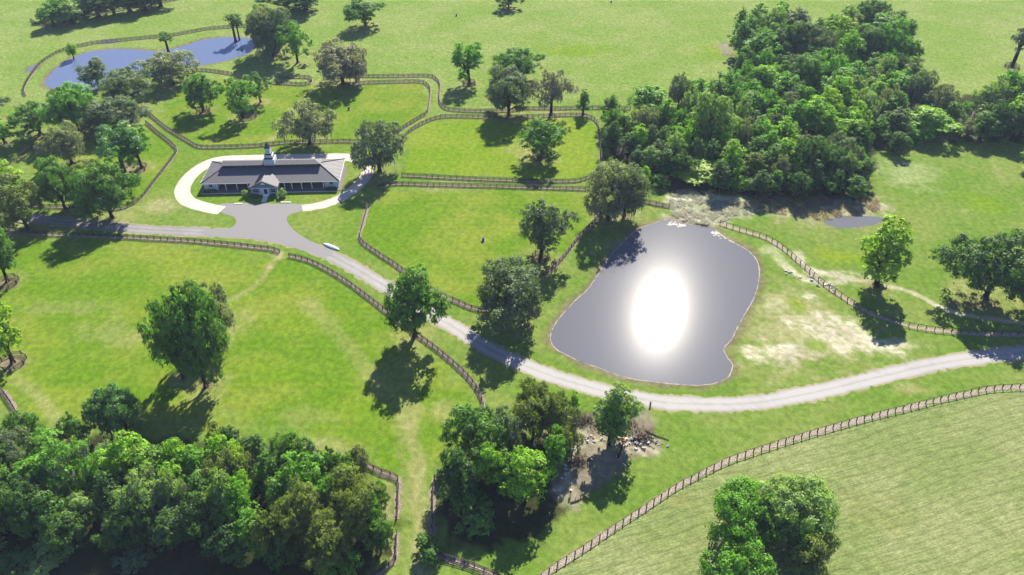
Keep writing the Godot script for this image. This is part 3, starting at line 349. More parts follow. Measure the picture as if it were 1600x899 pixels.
	["oak_tree", "oak", 170.5, -334.4, 8.5, 8.7, "green", "rounded low fresh green understorey tree, far east of the woodland by the large pond", "woodland beside the large pond"],
	["woodland_tree", "tall", 97.5, -326.0, 11.8, 6.9, "mid", "upright low mid green understorey tree, upper middle mid-west of the woodland by the large pond", "woodland beside the large pond"],
	["broadleaf_tree", "maple", 101.9, -326.6, 12.3, 6.9, "dark", "airy low dark green understorey tree, upper middle mid-west of the woodland by the large pond", "woodland beside the large pond"],
	["oak_tree", "oak", 108.3, -326.7, 11.8, 8.7, "green", "rounded low fresh green understorey tree, upper middle mid-east of the woodland by the large pond", "woodland beside the large pond"],
	["broadleaf_tree", "maple", 114.5, -328.6, 9.7, 7.2, "dark", "airy low dark green understorey tree, upper middle mid-east of the woodland by the large pond", "woodland beside the large pond"],
	["oak_tree", "oak", 125.8, -328.3, 9.6, 6.3, "bright", "rounded low yellow green understorey tree, upper middle mid-east of the woodland by the large pond", "woodland beside the large pond"],
	["woodland_tree", "tall", 130.6, -328.6, 12.0, 8.7, "mid", "upright low mid green understorey tree, upper middle east of the woodland by the large pond", "woodland beside the large pond"],
	["broadleaf_tree", "maple", 135.7, -327.6, 11.3, 7.3, "pale", "airy low pale green understorey tree, upper middle east of the woodland by the large pond", "woodland beside the large pond"],
	["woodland_tree", "tall", 142.5, -327.1, 10.1, 7.8, "bright", "upright low yellow green understorey tree, upper middle east of the woodland by the large pond", "woodland beside the large pond"],
	["woodland_tree", "tall", 147.2, -328.8, 10.8, 7.3, "bright", "upright low yellow green understorey tree, upper middle east of the woodland by the large pond", "woodland beside the large pond"],
	["woodland_tree", "tall", 154.0, -326.9, 11.6, 8.9, "mid", "upright low mid green understorey tree, upper middle east of the woodland by the large pond", "woodland beside the large pond"],
	["broadleaf_tree", "maple", 160.3, -326.0, 12.3, 8.8, "green", "airy low fresh green understorey tree, upper middle east of the woodland by the large pond", "woodland beside the large pond"],
	["oak_tree", "oak", 171.6, -328.9, 8.6, 6.5, "mid", "rounded low mid green understorey tree, upper middle east of the woodland by the large pond", "woodland beside the large pond"],
	["woodland_tree", "tall", 119.2, -322.2, 12.5, 7.7, "greyoak", "upright low grey green understorey tree, upper middle mid-east of the woodland by the large pond", "woodland beside the large pond"],
	["woodland_tree", "tall", 125.5, -320.4, 10.2, 7.3, "green", "upright low fresh green understorey tree, upper middle mid-east of the woodland by the large pond", "woodland beside the large pond"],
	["woodland_tree", "tall", 135.9, -320.4, 10.2, 7.6, "pale", "upright low pale green understorey tree, upper middle east of the woodland by the large pond", "woodland beside the large pond"],
	["woodland_tree", "tall", 143.6, -322.5, 8.6, 6.0, "mid", "upright low mid green understorey tree, upper middle east of the woodland by the large pond", "woodland beside the large pond"],
	["woodland_tree", "tall", 153.0, -321.9, 10.6, 8.9, "green", "upright low fresh green understorey tree, upper middle east of the woodland by the large pond", "woodland beside the large pond"],
	["broadleaf_tree", "maple", 164.9, -323.0, 12.8, 7.5, "dark", "airy low dark green understorey tree, upper middle east of the woodland by the large pond", "woodland beside the large pond"],
	["woodland_tree", "tall", 169.5, -321.0, 12.3, 6.6, "pale", "upright low pale green understorey tree, upper middle east of the woodland by the large pond", "woodland beside the large pond"],
	["oak_tree", "oak", 98.9, -317.1, 12.1, 7.8, "mid", "rounded low mid green understorey tree, upper middle mid-west of the woodland by the large pond", "woodland beside the large pond"],
	["woodland_tree", "tall", 108.5, -315.8, 12.1, 6.8, "bright", "upright low yellow green understorey tree, upper middle mid-east of the woodland by the large pond", "woodland beside the large pond"],
	["woodland_tree", "tall", 114.0, -317.0, 12.5, 6.9, "mid", "upright low mid green understorey tree, upper middle mid-east of the woodland by the large pond", "woodland beside the large pond"],
	["broadleaf_tree", "maple", 120.6, -316.6, 10.4, 8.9, "green", "airy low fresh green understorey tree, upper middle mid-east of the woodland by the large pond", "woodland beside the large pond"],
	["woodland_tree", "tall", 143.0, -317.5, 9.1, 7.5, "green", "upright low fresh green understorey tree, upper middle east of the woodland by the large pond", "woodland beside the large pond"],
	["broadleaf_tree", "maple", 149.0, -317.5, 8.2, 8.7, "dark", "airy low dark green understorey tree, upper middle east of the woodland by the large pond", "woodland beside the large pond"],
	["broadleaf_tree", "maple", 166.2, -316.0, 10.9, 9.0, "greyoak", "airy low grey green understorey tree, upper middle east of the woodland by the large pond", "woodland beside the large pond"],
	["oak_tree", "oak", 96.3, -311.3, 11.9, 7.8, "green", "rounded low fresh green understorey tree, upper middle mid-west of the woodland by the large pond", "woodland beside the large pond"],
	["broadleaf_tree", "maple", 114.1, -311.7, 11.5, 8.0, "dark", "airy low dark green understorey tree, upper middle mid-east of the woodland by the large pond", "woodland beside the large pond"],
	["broadleaf_tree", "maple", 143.2, -309.9, 8.2, 6.9, "mid", "airy low mid green understorey tree, upper middle east of the woodland by the large pond", "woodland beside the large pond"],
	["oak_tree", "oak", 149.5, -310.0, 10.0, 6.8, "greyoak", "rounded low grey green understorey tree, upper middle east of the woodland by the large pond", "woodland beside the large pond"],
	["woodland_tree", "tall", 158.8, -310.1, 9.9, 8.8, "bright", "upright low yellow green understorey tree, upper middle east of the woodland by the large pond", "woodland beside the large pond"],
	["woodland_tree", "tall", 91.7, -303.8, 11.1, 8.9, "mid", "upright low mid green understorey tree, upper middle mid-west of the woodland by the large pond", "woodland beside the large pond"],
	["oak_tree", "oak", 98.3, -306.1, 12.4, 8.5, "mid", "rounded low mid green understorey tree, upper middle mid-west of the woodland by the large pond", "woodland beside the large pond"],
	["broadleaf_tree", "maple", 108.6, -304.6, 9.3, 8.6, "mid", "airy low mid green understorey tree, upper middle mid-east of the woodland by the large pond", "woodland beside the large pond"],
	["broadleaf_tree", "maple", 114.0, -305.6, 13.0, 6.2, "greyoak", "airy low grey green understorey tree, upper middle mid-east of the woodland by the large pond", "woodland beside the large pond"],
	["broadleaf_tree", "maple", 118.8, -306.4, 11.7, 6.3, "pale", "airy low pale green understorey tree, upper middle mid-east of the woodland by the large pond", "woodland beside the large pond"],
	["woodland_tree", "tall", 147.8, -306.0, 11.1, 6.3, "pale", "upright low pale green understorey tree, upper middle east of the woodland by the large pond", "woodland beside the large pond"],
	["broadleaf_tree", "maple", 153.6, -305.7, 12.9, 6.1, "mid", "airy low mid green understorey tree, upper middle east of the woodland by the large pond", "woodland beside the large pond"],
	["oak_tree", "oak", 98.3, -300.6, 9.3, 8.1, "mid", "rounded low mid green understorey tree, upper middle mid-west of the woodland by the large pond", "woodland beside the large pond"],
	["oak_tree", "oak", 115.6, -298.3, 11.0, 6.2, "greyoak", "rounded low grey green understorey tree, upper middle mid-east of the woodland by the large pond", "woodland beside the large pond"],
	["oak_tree", "oak", 137.7, -298.7, 12.7, 8.9, "pale", "rounded low pale green understorey tree, upper middle east of the woodland by the large pond", "woodland beside the large pond"],
	["oak_tree", "oak", 86.6, -294.0, 11.7, 7.7, "green", "rounded low fresh green understorey tree, upper middle mid-west of the woodland by the large pond", "woodland beside the large pond"],
	["broadleaf_tree", "maple", 98.9, -293.7, 10.1, 6.0, "green", "airy low fresh green understorey tree, upper middle mid-west of the woodland by the large pond", "woodland beside the large pond"],
	["broadleaf_tree", "maple", 114.5, -293.7, 12.0, 8.5, "green", "airy low fresh green understorey tree, upper middle mid-east of the woodland by the large pond", "woodland beside the large pond"],
	["woodland_tree", "tall", 135.7, -294.2, 9.1, 6.1, "dark", "upright low dark green understorey tree, upper middle east of the woodland by the large pond", "woodland beside the large pond"],
	["woodland_tree", "tall", 141.9, -293.1, 8.8, 8.7, "green", "upright low fresh green understorey tree, upper middle east of the woodland by the large pond", "woodland beside the large pond"],
	["broadleaf_tree", "maple", 69.8, -287.2, 8.5, 7.1, "mid", "airy low mid green understorey tree, upper middle west of the woodland by the large pond", "woodland beside the large pond"],
	["oak_tree", "oak", 87.3, -287.6, 12.1, 8.2, "mid", "rounded low mid green understorey tree, upper middle mid-west of the woodland by the large pond", "woodland beside the large pond"],
	["oak_tree", "oak", 99.2, -287.5, 12.4, 8.4, "green", "rounded low fresh green understorey tree, upper middle mid-west of the woodland by the large pond", "woodland beside the large pond"],
	["woodland_tree", "tall", 108.7, -288.5, 12.9, 6.7, "greyoak", "upright low grey green understorey tree, upper middle mid-east of the woodland by the large pond", "woodland beside the large pond"],
	["woodland_tree", "tall", 120.1, -289.4, 9.6, 8.2, "pale", "upright low pale green understorey tree, upper middle mid-east of the woodland by the large pond", "woodland beside the large pond"],
	["broadleaf_tree", "maple", 63.6, -281.6, 8.2, 8.1, "dark", "airy low dark green understorey tree, lower middle west of the woodland by the large pond", "woodland beside the large pond"],
	["broadleaf_tree", "maple", 81.0, -282.5, 10.6, 7.2, "green", "airy low fresh green understorey tree, lower middle mid-west of the woodland by the large pond", "woodland beside the large pond"],
	["broadleaf_tree", "maple", 86.9, -282.9, 8.7, 7.0, "dark", "airy low dark green understorey tree, lower middle mid-west of the woodland by the large pond", "woodland beside the large pond"],
	["oak_tree", "oak", 98.0, -282.3, 10.2, 6.1, "mid", "rounded low mid green understorey tree, lower middle mid-west of the woodland by the large pond", "woodland beside the large pond"],
	["oak_tree", "oak", 103.6, -282.0, 12.6, 7.9, "greyoak", "rounded low grey green understorey tree, lower middle mid-west of the woodland by the large pond", "woodland beside the large pond"],
	["oak_tree", "oak", 108.7, -283.4, 9.5, 7.6, "pale", "rounded low pale green understorey tree, lower middle mid-east of the woodland by the large pond", "woodland beside the large pond"],
	["woodland_tree", "tall", 119.2, -282.7, 11.1, 7.3, "greyoak", "upright low grey green understorey tree, lower middle mid-east of the woodland by the large pond", "woodland beside the large pond"],
	["oak_tree", "oak", 141.4, -281.8, 10.3, 6.5, "pale", "rounded low pale green understorey tree, lower middle east of the woodland by the large pond", "woodland beside the large pond"],
	["woodland_tree", "tall", 52.5, -275.9, 9.0, 6.8, "green", "upright low fresh green understorey tree, lower middle west of the woodland by the large pond", "woodland beside the large pond"],
	["woodland_tree", "tall", 65.6, -276.1, 10.3, 8.1, "green", "upright low fresh green understorey tree, lower middle west of the woodland by the large pond", "woodland beside the large pond"],
	["oak_tree", "oak", 74.2, -275.8, 11.9, 8.3, "greyoak", "rounded low grey green understorey tree, lower middle west of the woodland by the large pond", "woodland beside the large pond"],
	["woodland_tree", "tall", 80.7, -276.1, 10.0, 8.2, "green", "upright low fresh green understorey tree, lower middle mid-west of the woodland by the large pond", "woodland beside the large pond"],
	["woodland_tree", "tall", 109.4, -278.2, 11.4, 7.4, "mid", "upright low mid green understorey tree, lower middle mid-east of the woodland by the large pond", "woodland beside the large pond"],
	["oak_tree", "oak", 126.1, -278.5, 8.0, 7.6, "bright", "rounded low yellow green understorey tree, lower middle mid-east of the woodland by the large pond", "woodland beside the large pond"],
	["oak_tree", "oak", 36.8, -270.7, 12.4, 8.1, "mid", "rounded low mid green understorey tree, lower middle west of the woodland by the large pond", "woodland beside the large pond"],
	["woodland_tree", "tall", 53.5, -271.0, 12.7, 6.9, "mid", "upright low mid green understorey tree, lower middle west of the woodland by the large pond", "woodland beside the large pond"],
	["oak_tree", "oak", 63.6, -272.0, 11.0, 6.4, "green", "rounded low fresh green understorey tree, lower middle west of the woodland by the large pond", "woodland beside the large pond"],
	["woodland_tree", "tall", 69.9, -271.0, 11.1, 8.7, "mid", "upright low mid green understorey tree, lower middle west of the woodland by the large pond", "woodland beside the large pond"],
	["woodland_tree", "tall", 90.9, -271.8, 11.1, 7.8, "greyoak", "upright low grey green understorey tree, lower middle mid-west of the woodland by the large pond", "woodland beside the large pond"],
	["broadleaf_tree", "maple", 121.6, -270.1, 12.9, 7.8, "dark", "airy low dark green understorey tree, lower middle mid-east of the woodland by the large pond", "woodland beside the large pond"],
	["woodland_tree", "tall", 130.6, -271.4, 10.2, 8.8, "green", "upright low fresh green understorey tree, lower middle east of the woodland by the large pond", "woodland beside the large pond"],
	["woodland_tree", "tall", 137.1, -270.5, 9.4, 7.3, "green", "upright low fresh green understorey tree, lower middle east of the woodland by the large pond", "woodland beside the large pond"],
	["oak_tree", "oak", 81.6, -264.4, 10.5, 6.1, "bright", "rounded low yellow green understorey tree, lower middle mid-west of the woodland by the large pond", "woodland beside the large pond"],
	["woodland_tree", "tall", 91.2, -265.6, 12.9, 8.4, "green", "upright low fresh green understorey tree, lower middle mid-west of the woodland by the large pond", "woodland beside the large pond"],
	["woodland_tree", "tall", 97.6, -267.1, 12.6, 7.0, "greyoak", "upright low grey green understorey tree, lower middle mid-west of the woodland by the large pond", "woodland beside the large pond"],
	["woodland_tree", "tall", 102.5, -266.0, 12.0, 6.9, "green", "upright low fresh green understorey tree, lower middle mid-west of the woodland by the large pond", "woodland beside the large pond"],
	["woodland_tree", "tall", 69.2, -258.8, 9.5, 6.7, "pale", "upright low pale green understorey tree, lower middle west of the woodland by the large pond", "woodland beside the large pond"],
	["broadleaf_tree", "maple", 74.2, -259.9, 10.5, 7.6, "green", "airy low fresh green understorey tree, lower middle west of the woodland by the large pond", "woodland beside the large pond"],
	["oak_tree", "oak", 91.0, -260.5, 11.4, 7.7, "bright", "rounded low yellow green understorey tree, lower middle mid-west of the woodland by the large pond", "woodland beside the large pond"],
	["oak_tree", "oak", 102.5, -260.2, 9.3, 9.0, "pale", "rounded low pale green understorey tree, lower middle mid-west of the woodland by the large pond", "woodland beside the large pond"],
	["woodland_tree", "tall", 115.0, -261.5, 12.2, 6.6, "green", "upright low fresh green understorey tree, lower middle mid-east of the woodland by the large pond", "woodland beside the large pond"],
	["woodland_tree", "tall", 70.4, -253.3, 8.2, 8.7, "pale", "upright low pale green understorey tree, lower middle west of the woodland by the large pond", "woodland beside the large pond"],
	["broadleaf_tree", "maple", 76.1, -254.2, 11.6, 9.0, "bright", "airy low yellow green understorey tree, lower middle mid-west of the woodland by the large pond", "woodland beside the large pond"],
	["broadleaf_tree", "maple", 110.2, -255.9, 9.1, 7.1, "greyoak", "airy low grey green understorey tree, lower middle mid-east of the woodland by the large pond", "woodland beside the large pond"],
	["oak_tree", "oak", 124.7, -255.5, 12.9, 8.8, "dark", "rounded low dark green understorey tree, lower middle mid-east of the woodland by the large pond", "woodland beside the large pond"],
	["broadleaf_tree", "maple", 51.9, -248.0, 11.1, 7.0, "greyoak", "airy low grey green understorey tree, pond side west of the woodland by the large pond", "woodland beside the large pond"],
	["woodland_tree", "tall", 70.1, -248.2, 11.9, 6.3, "mid", "upright low mid green understorey tree, pond side west of the woodland by the large pond", "woodland beside the large pond"],
	["woodland_tree", "tall", 75.6, -247.5, 12.3, 7.5, "pale", "upright low pale green understorey tree, pond side mid-west of the woodland by the large pond", "woodland beside the large pond"],
	["woodland_tree", "tall", 86.0, -248.5, 12.2, 7.8, "mid", "upright low mid green understorey tree, pond side mid-west of the woodland by the large pond", "woodland beside the large pond"],
	["woodland_tree", "tall", 96.4, -249.6, 11.0, 8.3, "pale", "upright low pale green understorey tree, pond side mid-west of the woodland by the large pond", "woodland beside the large pond"],
	["broadleaf_tree", "maple", 102.2, -249.1, 12.5, 8.1, "greyoak", "airy low grey green understorey tree, pond side mid-west of the woodland by the large pond", "woodland beside the large pond"],
	["woodland_tree", "tall", 109.7, -250.2, 9.0, 7.7, "pale", "upright low pale green understorey tree, lower middle mid-east of the woodland by the large pond", "woodland beside the large pond"],
	["broadleaf_tree", "maple", 114.6, -249.0, 8.7, 7.8, "green", "airy low fresh green understorey tree, pond side mid-east of the woodland by the large pond", "woodland beside the large pond"],
	["broadleaf_tree", "maple", 104.8, -243.9, 10.1, 6.7, "bright", "airy low yellow green understorey tree, pond side mid-west of the woodland by the large pond", "woodland beside the large pond"],
	["oak_tree", "oak", 120.5, -244.7, 9.9, 7.5, "green", "rounded low fresh green understorey tree, pond side mid-east of the woodland by the large pond", "woodland beside the large pond"],
	["oak_tree", "oak", 114.0, -236.3, 12.2, 6.6, "pale", "rounded low pale green understorey tree, pond side mid-east of the woodland by the large pond", "woodland beside the large pond"],
	["broadleaf_tree", "maple", -113.7, -115.9, 8.8, 8.8, "dark", "airy low dark green understorey tree, pasture side west of the wood below the front pasture", "south west woodland"],
	["woodland_tree", "tall", -115.8, -110.2, 8.7, 6.4, "greyoak", "upright low grey green understorey tree, middle west of the wood below the front pasture", "south west woodland"],
	["woodland_tree", "tall", -87.3, -112.2, 10.3, 7.5, "greyoak", "upright low grey green understorey tree, pasture side west of the wood below the front pasture", "south west woodland"],
	["woodland_tree", "tall", -114.3, -106.1, 10.5, 6.9, "green", "upright low fresh green understorey tree, middle west of the wood below the front pasture", "south west woodland"],
	["broadleaf_tree", "maple", -77.2, -105.1, 11.9, 8.9, "dark", "airy low dark green understorey tree, middle mid-west of the wood below the front pasture", "south west woodland"],
	["woodland_tree", "tall", -65.3, -105.3, 9.2, 8.6, "pale", "upright low pale green understorey tree, middle mid-west of the wood below the front pasture", "south west woodland"],
	["woodland_tree", "tall", -37.9, -104.9, 9.3, 6.2, "green", "upright low fresh green understorey tree, middle east tip of the wood below the front pasture", "south west woodland"],
	["broadleaf_tree", "maple", -105.0, -101.3, 9.7, 6.7, "green", "airy low fresh green understorey tree, middle west of the wood below the front pasture", "south west woodland"],
	["shrub", "shrub", -104.3, -91.2, 2.4, 6.6, "pale", "bushy low pale green understorey tree, shaded south west of the wood below the front pasture", "south west woodland"],
	["shrub", "shrub", -97.4, -89.6, 3.1, 7.3, "dark", "bushy low dark green understorey tree, shaded south west of the wood below the front pasture", "south west woodland"],
	["shrub", "shrub", -91.8, -91.3, 2.8, 8.6, "pale", "bushy low pale green understorey tree, shaded south west of the wood below the front pasture", "south west woodland"],
	["shrub", "shrub", -74.5, -90.5, 3.8, 6.5, "greyoak", "bushy low grey green understorey tree, shaded south mid-west of the wood below the front pasture", "south west woodland"],
	["woodland_tree", "tall", 166.7, -301.9, 8.8, 6.7, "mid", "upright low mid green understorey tree, rear middle of the wood arm by the east meadow", "east woodland arm"],
	["woodland_tree", "tall", 171.4, -298.4, 9.8, 6.6, "bright", "upright low yellow green understorey tree, rear middle of the wood arm by the east meadow", "east woodland arm"],
	["broadleaf_tree", "maple", 167.0, -292.5, 9.5, 6.6, "pale", "airy low pale green understorey tree, rear middle of the wood arm by the east meadow", "east woodland arm"],
	["oak_tree", "oak", 172.8, -291.4, 9.3, 6.0, "greyoak", "rounded low grey green understorey tree, rear middle of the wood arm by the east meadow", "east woodland arm"],
	["woodland_tree", "tall", 160.9, -288.8, 9.9, 7.1, "greyoak", "upright low grey green understorey tree, rear west of the wood arm by the east meadow", "east woodland arm"],
	["woodland_tree", "tall", 171.2, -287.7, 8.2, 6.1, "bright", "upright low yellow green understorey tree, rear middle of the wood arm by the east meadow", "east woodland arm"],
	["oak_tree", "oak", 177.1, -286.7, 7.6, 7.1, "green", "rounded low fresh green understorey tree, rear middle of the wood arm by the east meadow", "east woodland arm"],
	["broadleaf_tree", "maple", 190.5, -286.6, 7.0, 7.4, "pale", "airy low pale green understorey tree, rear east of the wood arm by the east meadow", "east woodland arm"],
	["woodland_tree", "tall", 197.9, -287.2, 9.2, 8.3, "greyoak", "upright low grey green understorey tree, rear east of the wood arm by the east meadow", "east woodland arm"],
	["oak_tree", "oak", 202.8, -286.8, 8.6, 7.1, "green", "rounded low fresh green understorey tree, rear east of the wood arm by the east meadow", "east woodland arm"],
	["broadleaf_tree", "maple", 156.1, -282.5, 8.7, 7.7, "greyoak", "airy low grey green understorey tree, rear west of the wood arm by the east meadow", "east woodland arm"],
	["broadleaf_tree", "maple", 161.0, -282.3, 7.9, 7.1, "dark", "airy low dark green understorey tree, rear west of the wood arm by the east meadow", "east woodland arm"],
	["woodland_tree", "tall", 165.3, -282.8, 9.2, 8.4, "greyoak", "upright low grey green understorey tree, rear middle of the wood arm by the east meadow", "east woodland arm"],
	["woodland_tree", "tall", 170.5, -283.8, 9.2, 7.0, "mid", "upright low mid green understorey tree, rear middle of the wood arm by the east meadow", "east woodland arm"],
	["woodland_tree", "tall", 182.0, -283.1, 9.3, 7.6, "pale", "upright low pale green understorey tree, rear middle of the wood arm by the east meadow", "east woodland arm"],
	["woodland_tree", "tall", 187.5, -283.2, 7.9, 6.6, "green", "upright low fresh green understorey tree, rear middle of the wood arm by the east meadow", "east woodland arm"],
	["woodland_tree", "tall", 197.1, -283.1, 9.4, 6.3, "green", "upright low fresh green understorey tree, rear east of the wood arm by the east meadow", "east woodland arm"],
	["broadleaf_tree", "maple", 206.5, -282.2, 6.2, 7.5, "bright", "airy low yellow green understorey tree, rear east of the wood arm by the east meadow", "east woodland arm"],
	["broadleaf_tree", "maple", 152.3, -276.5, 6.1, 8.3, "pale", "airy low pale green understorey tree, rear west of the wood arm by the east meadow", "east woodland arm"],
	["oak_tree", "oak", 156.2, -278.2, 9.1, 8.8, "green", "rounded low fresh green understorey tree, rear west of the wood arm by the east meadow", "east woodland arm"],
	["woodland_tree", "tall", 160.6, -276.2, 9.8, 7.4, "green", "upright low fresh green understorey tree, rear west of the wood arm by the east meadow", "east woodland arm"],
	["oak_tree", "oak", 182.1, -278.0, 8.9, 7.3, "greyoak", "rounded low grey green understorey tree, rear middle of the wood arm by the east meadow", "east woodland arm"],
	["woodland_tree", "tall", 192.0, -277.5, 9.1, 6.4, "bright", "upright low yellow green understorey tree, rear east of the wood arm by the east meadow", "east woodland arm"],
	["woodland_tree", "tall", 201.8, -277.4, 9.1, 8.2, "mid", "upright low mid green understorey tree, rear east of the wood arm by the east meadow", "east woodland arm"],
	["woodland_tree", "tall", 192.0, -272.5, 7.6, 7.6, "mid", "upright low mid green understorey tree, front east of the wood arm by the east meadow", "east woodland arm"],
	["broadleaf_tree", "maple", 196.1, -272.8, 8.9, 8.6, "mid", "airy low mid green understorey tree, front east of the wood arm by the east meadow", "east woodland arm"],
	["broadleaf_tree", "maple", -200.6, -445.7, 9.0, 8.1, "mid", "airy low mid green understorey tree, middle of the far wood in the top meadow", "far wood in the top meadow"],
	["broadleaf_tree", "maple", -205.3, -441.5, 6.9, 8.9, "mid", "airy low mid green understorey tree, middle of the far wood in the top meadow", "far wood in the top meadow"],
	["woodland_tree", "tall", -198.8, -442.6, 8.0, 8.8, "pale", "upright low pale green understorey tree, middle of the far wood in the top meadow", "far wood in the top meadow"],
	["oak_tree", "oak", -211.5, -438.1, 9.5, 8.1, "green", "rounded low fresh green understorey tree, middle of the far wood in the top meadow", "far wood in the top meadow"],
	["woodland_tree", "tall", -199.0, -437.6, 6.2, 8.5, "bright", "upright low yellow green understorey tree, middle of the far wood in the top meadow", "far wood in the top meadow"],
	["oak_tree", "oak", -194.9, -439.0, 9.6, 7.0, "mid", "rounded low mid green understorey tree, middle of the far wood in the top meadow", "far wood in the top meadow"],
	["woodland_tree", "tall", -215.9, -434.4, 9.3, 6.4, "green", "upright low fresh green understorey tree, west of the far wood in the top meadow", "far wood in the top meadow"],
	["oak_tree", "oak", -208.2, -434.3, 9.4, 6.3, "pale", "rounded low pale green understorey tree, middle of the far wood in the top meadow", "far wood in the top meadow"],
	["oak_tree", "oak", -203.7, -435.7, 6.9, 6.1, "bright", "rounded low yellow green understorey tree, middle of the far wood in the top meadow", "far wood in the top meadow"],
	["woodland_tree", "tall", -199.4, -434.1, 7.2, 8.1, "green", "upright low fresh green understorey tree, middle of the far wood in the top meadow", "far wood in the top meadow"],
	["broadleaf_tree", "maple", -219.8, -428.8, 6.3, 6.6, "dark", "airy low dark green understorey tree, west of the far wood in the top meadow", "far wood in the top meadow"],
	["oak_tree", "oak", -215.5, -429.6, 6.7, 7.2, "green", "rounded low fresh green understorey tree, west of the far wood in the top meadow", "far wood in the top meadow"],
	["broadleaf_tree", "maple", -207.4, -429.9, 7.9, 6.9, "dark", "airy low dark green understorey tree, middle of the far wood in the top meadow", "far wood in the top meadow"],
	["oak_tree", "oak", -203.9, -431.5, 8.4, 8.9, "green", "rounded low fresh green understorey tree, middle of the far wood in the top meadow", "far wood in the top meadow"],
	["woodland_tree", "tall", -225.3, -425.3, 9.3, 6.7, "mid", "upright low mid green understorey tree, west of the far wood in the top meadow", "far wood in the top meadow"],
	["oak_tree", "oak", -211.7, -425.9, 9.5, 6.4, "mid", "rounded low mid green understorey tree, middle of the far wood in the top meadow", "far wood in the top meadow"],
	["woodland_tree", "tall", -229.4, -420.5, 7.6, 7.2, "mid", "upright low mid green understorey tree, west of the far wood in the top meadow", "far wood in the top meadow"],
	["woodland_tree", "tall", -225.0, -421.9, 7.8, 6.4, "pale", "upright low pale green understorey tree, west of the far wood in the top meadow", "far wood in the top meadow"],
	["woodland_tree", "tall", -220.2, -421.3, 6.0, 6.2, "greyoak", "upright low grey green understorey tree, west of the far wood in the top meadow", "far wood in the top meadow"],
	["broadleaf_tree", "maple", -216.2, -422.9, 9.1, 8.4, "greyoak", "airy low grey green understorey tree, west of the far wood in the top meadow", "far wood in the top meadow"],
	["broadleaf_tree", "maple", -211.9, -421.6, 9.6, 6.1, "green", "airy low fresh green understorey tree, middle of the far wood in the top meadow", "far wood in the top meadow"],
	["woodland_tree", "tall", -232.7, -417.5, 9.0, 6.1, "green", "upright low fresh green understorey tree, west of the far wood in the top meadow", "far wood in the top meadow"],
	["woodland_tree", "tall", -225.3, -416.1, 8.8, 6.4, "greyoak", "upright low grey green understorey tree, west of the far wood in the top meadow", "far wood in the top meadow"],
	["broadleaf_tree", "maple", -220.5, -417.2, 7.8, 8.9, "pale", "airy low pale green understorey tree, west of the far wood in the top meadow", "far wood in the top meadow"],
	["woodland_tree", "tall", -234.4, -413.7, 6.4, 6.1, "green", "upright low fresh green understorey tree, west of the far wood in the top meadow", "far wood in the top meadow"],
	["broadleaf_tree", "maple", -225.3, -412.2, 9.7, 8.8, "dark", "airy low dark green understorey tree, west of the far wood in the top meadow", "far wood in the top meadow"],
	["oak_tree", "oak", -218.0, -413.0, 6.7, 8.6, "dark", "rounded low dark green understorey tree, west of the far wood in the top meadow", "far wood in the top meadow"],
	["woodland_tree", "tall", -232.6, -409.6, 9.0, 8.7, "mid", "upright low mid green understorey tree, west of the far wood in the top meadow", "far wood in the top meadow"],
	["woodland_tree", "tall", -228.0, -409.6, 9.9, 6.4, "greyoak", "upright low grey green understorey tree, west of the far wood in the top meadow", "far wood in the top meadow"],
	["oak_tree", "oak", -224.7, -407.6, 9.4, 7.4, "mid", "rounded low mid green understorey tree, west of the far wood in the top meadow", "far wood in the top meadow"],
	["oak_tree", "oak", -221.5, -410.3, 9.2, 8.2, "mid", "rounded low mid green understorey tree, west of the far wood in the top meadow", "far wood in the top meadow"],
]
var ring_rows := [
	["ring fence round the lime green young tree at the west edge", -127.2, -148.1, 3.2],
	["ring fence round the leaning oak at the west edge of the pasture", -145.2, -181.4, 3.0],
	["square ring fence round the grey oak in the waterer paddock", 8.6, -193.7, 2.6],
	["ring fence round the lone green oak by the rear paddock corner", -18.2, -319.9, 2.6],
	["ring fence round the small oak near the far pond", -123.0, -293.3, 2.6],
	["ring fence round the fresh green oak in the rear paddock", -103.9, -288.8, 3.4],
	["ring fence round the pair of oaks west of the barn", -133.6, -246.8, 4.6],
	["ring fence round the low oak in the small bright paddock", 10.4, -255.6, 3.0],
	["ring fence round the drooping tree in the east meadow", 221.2, -337.6, 3.0],
]
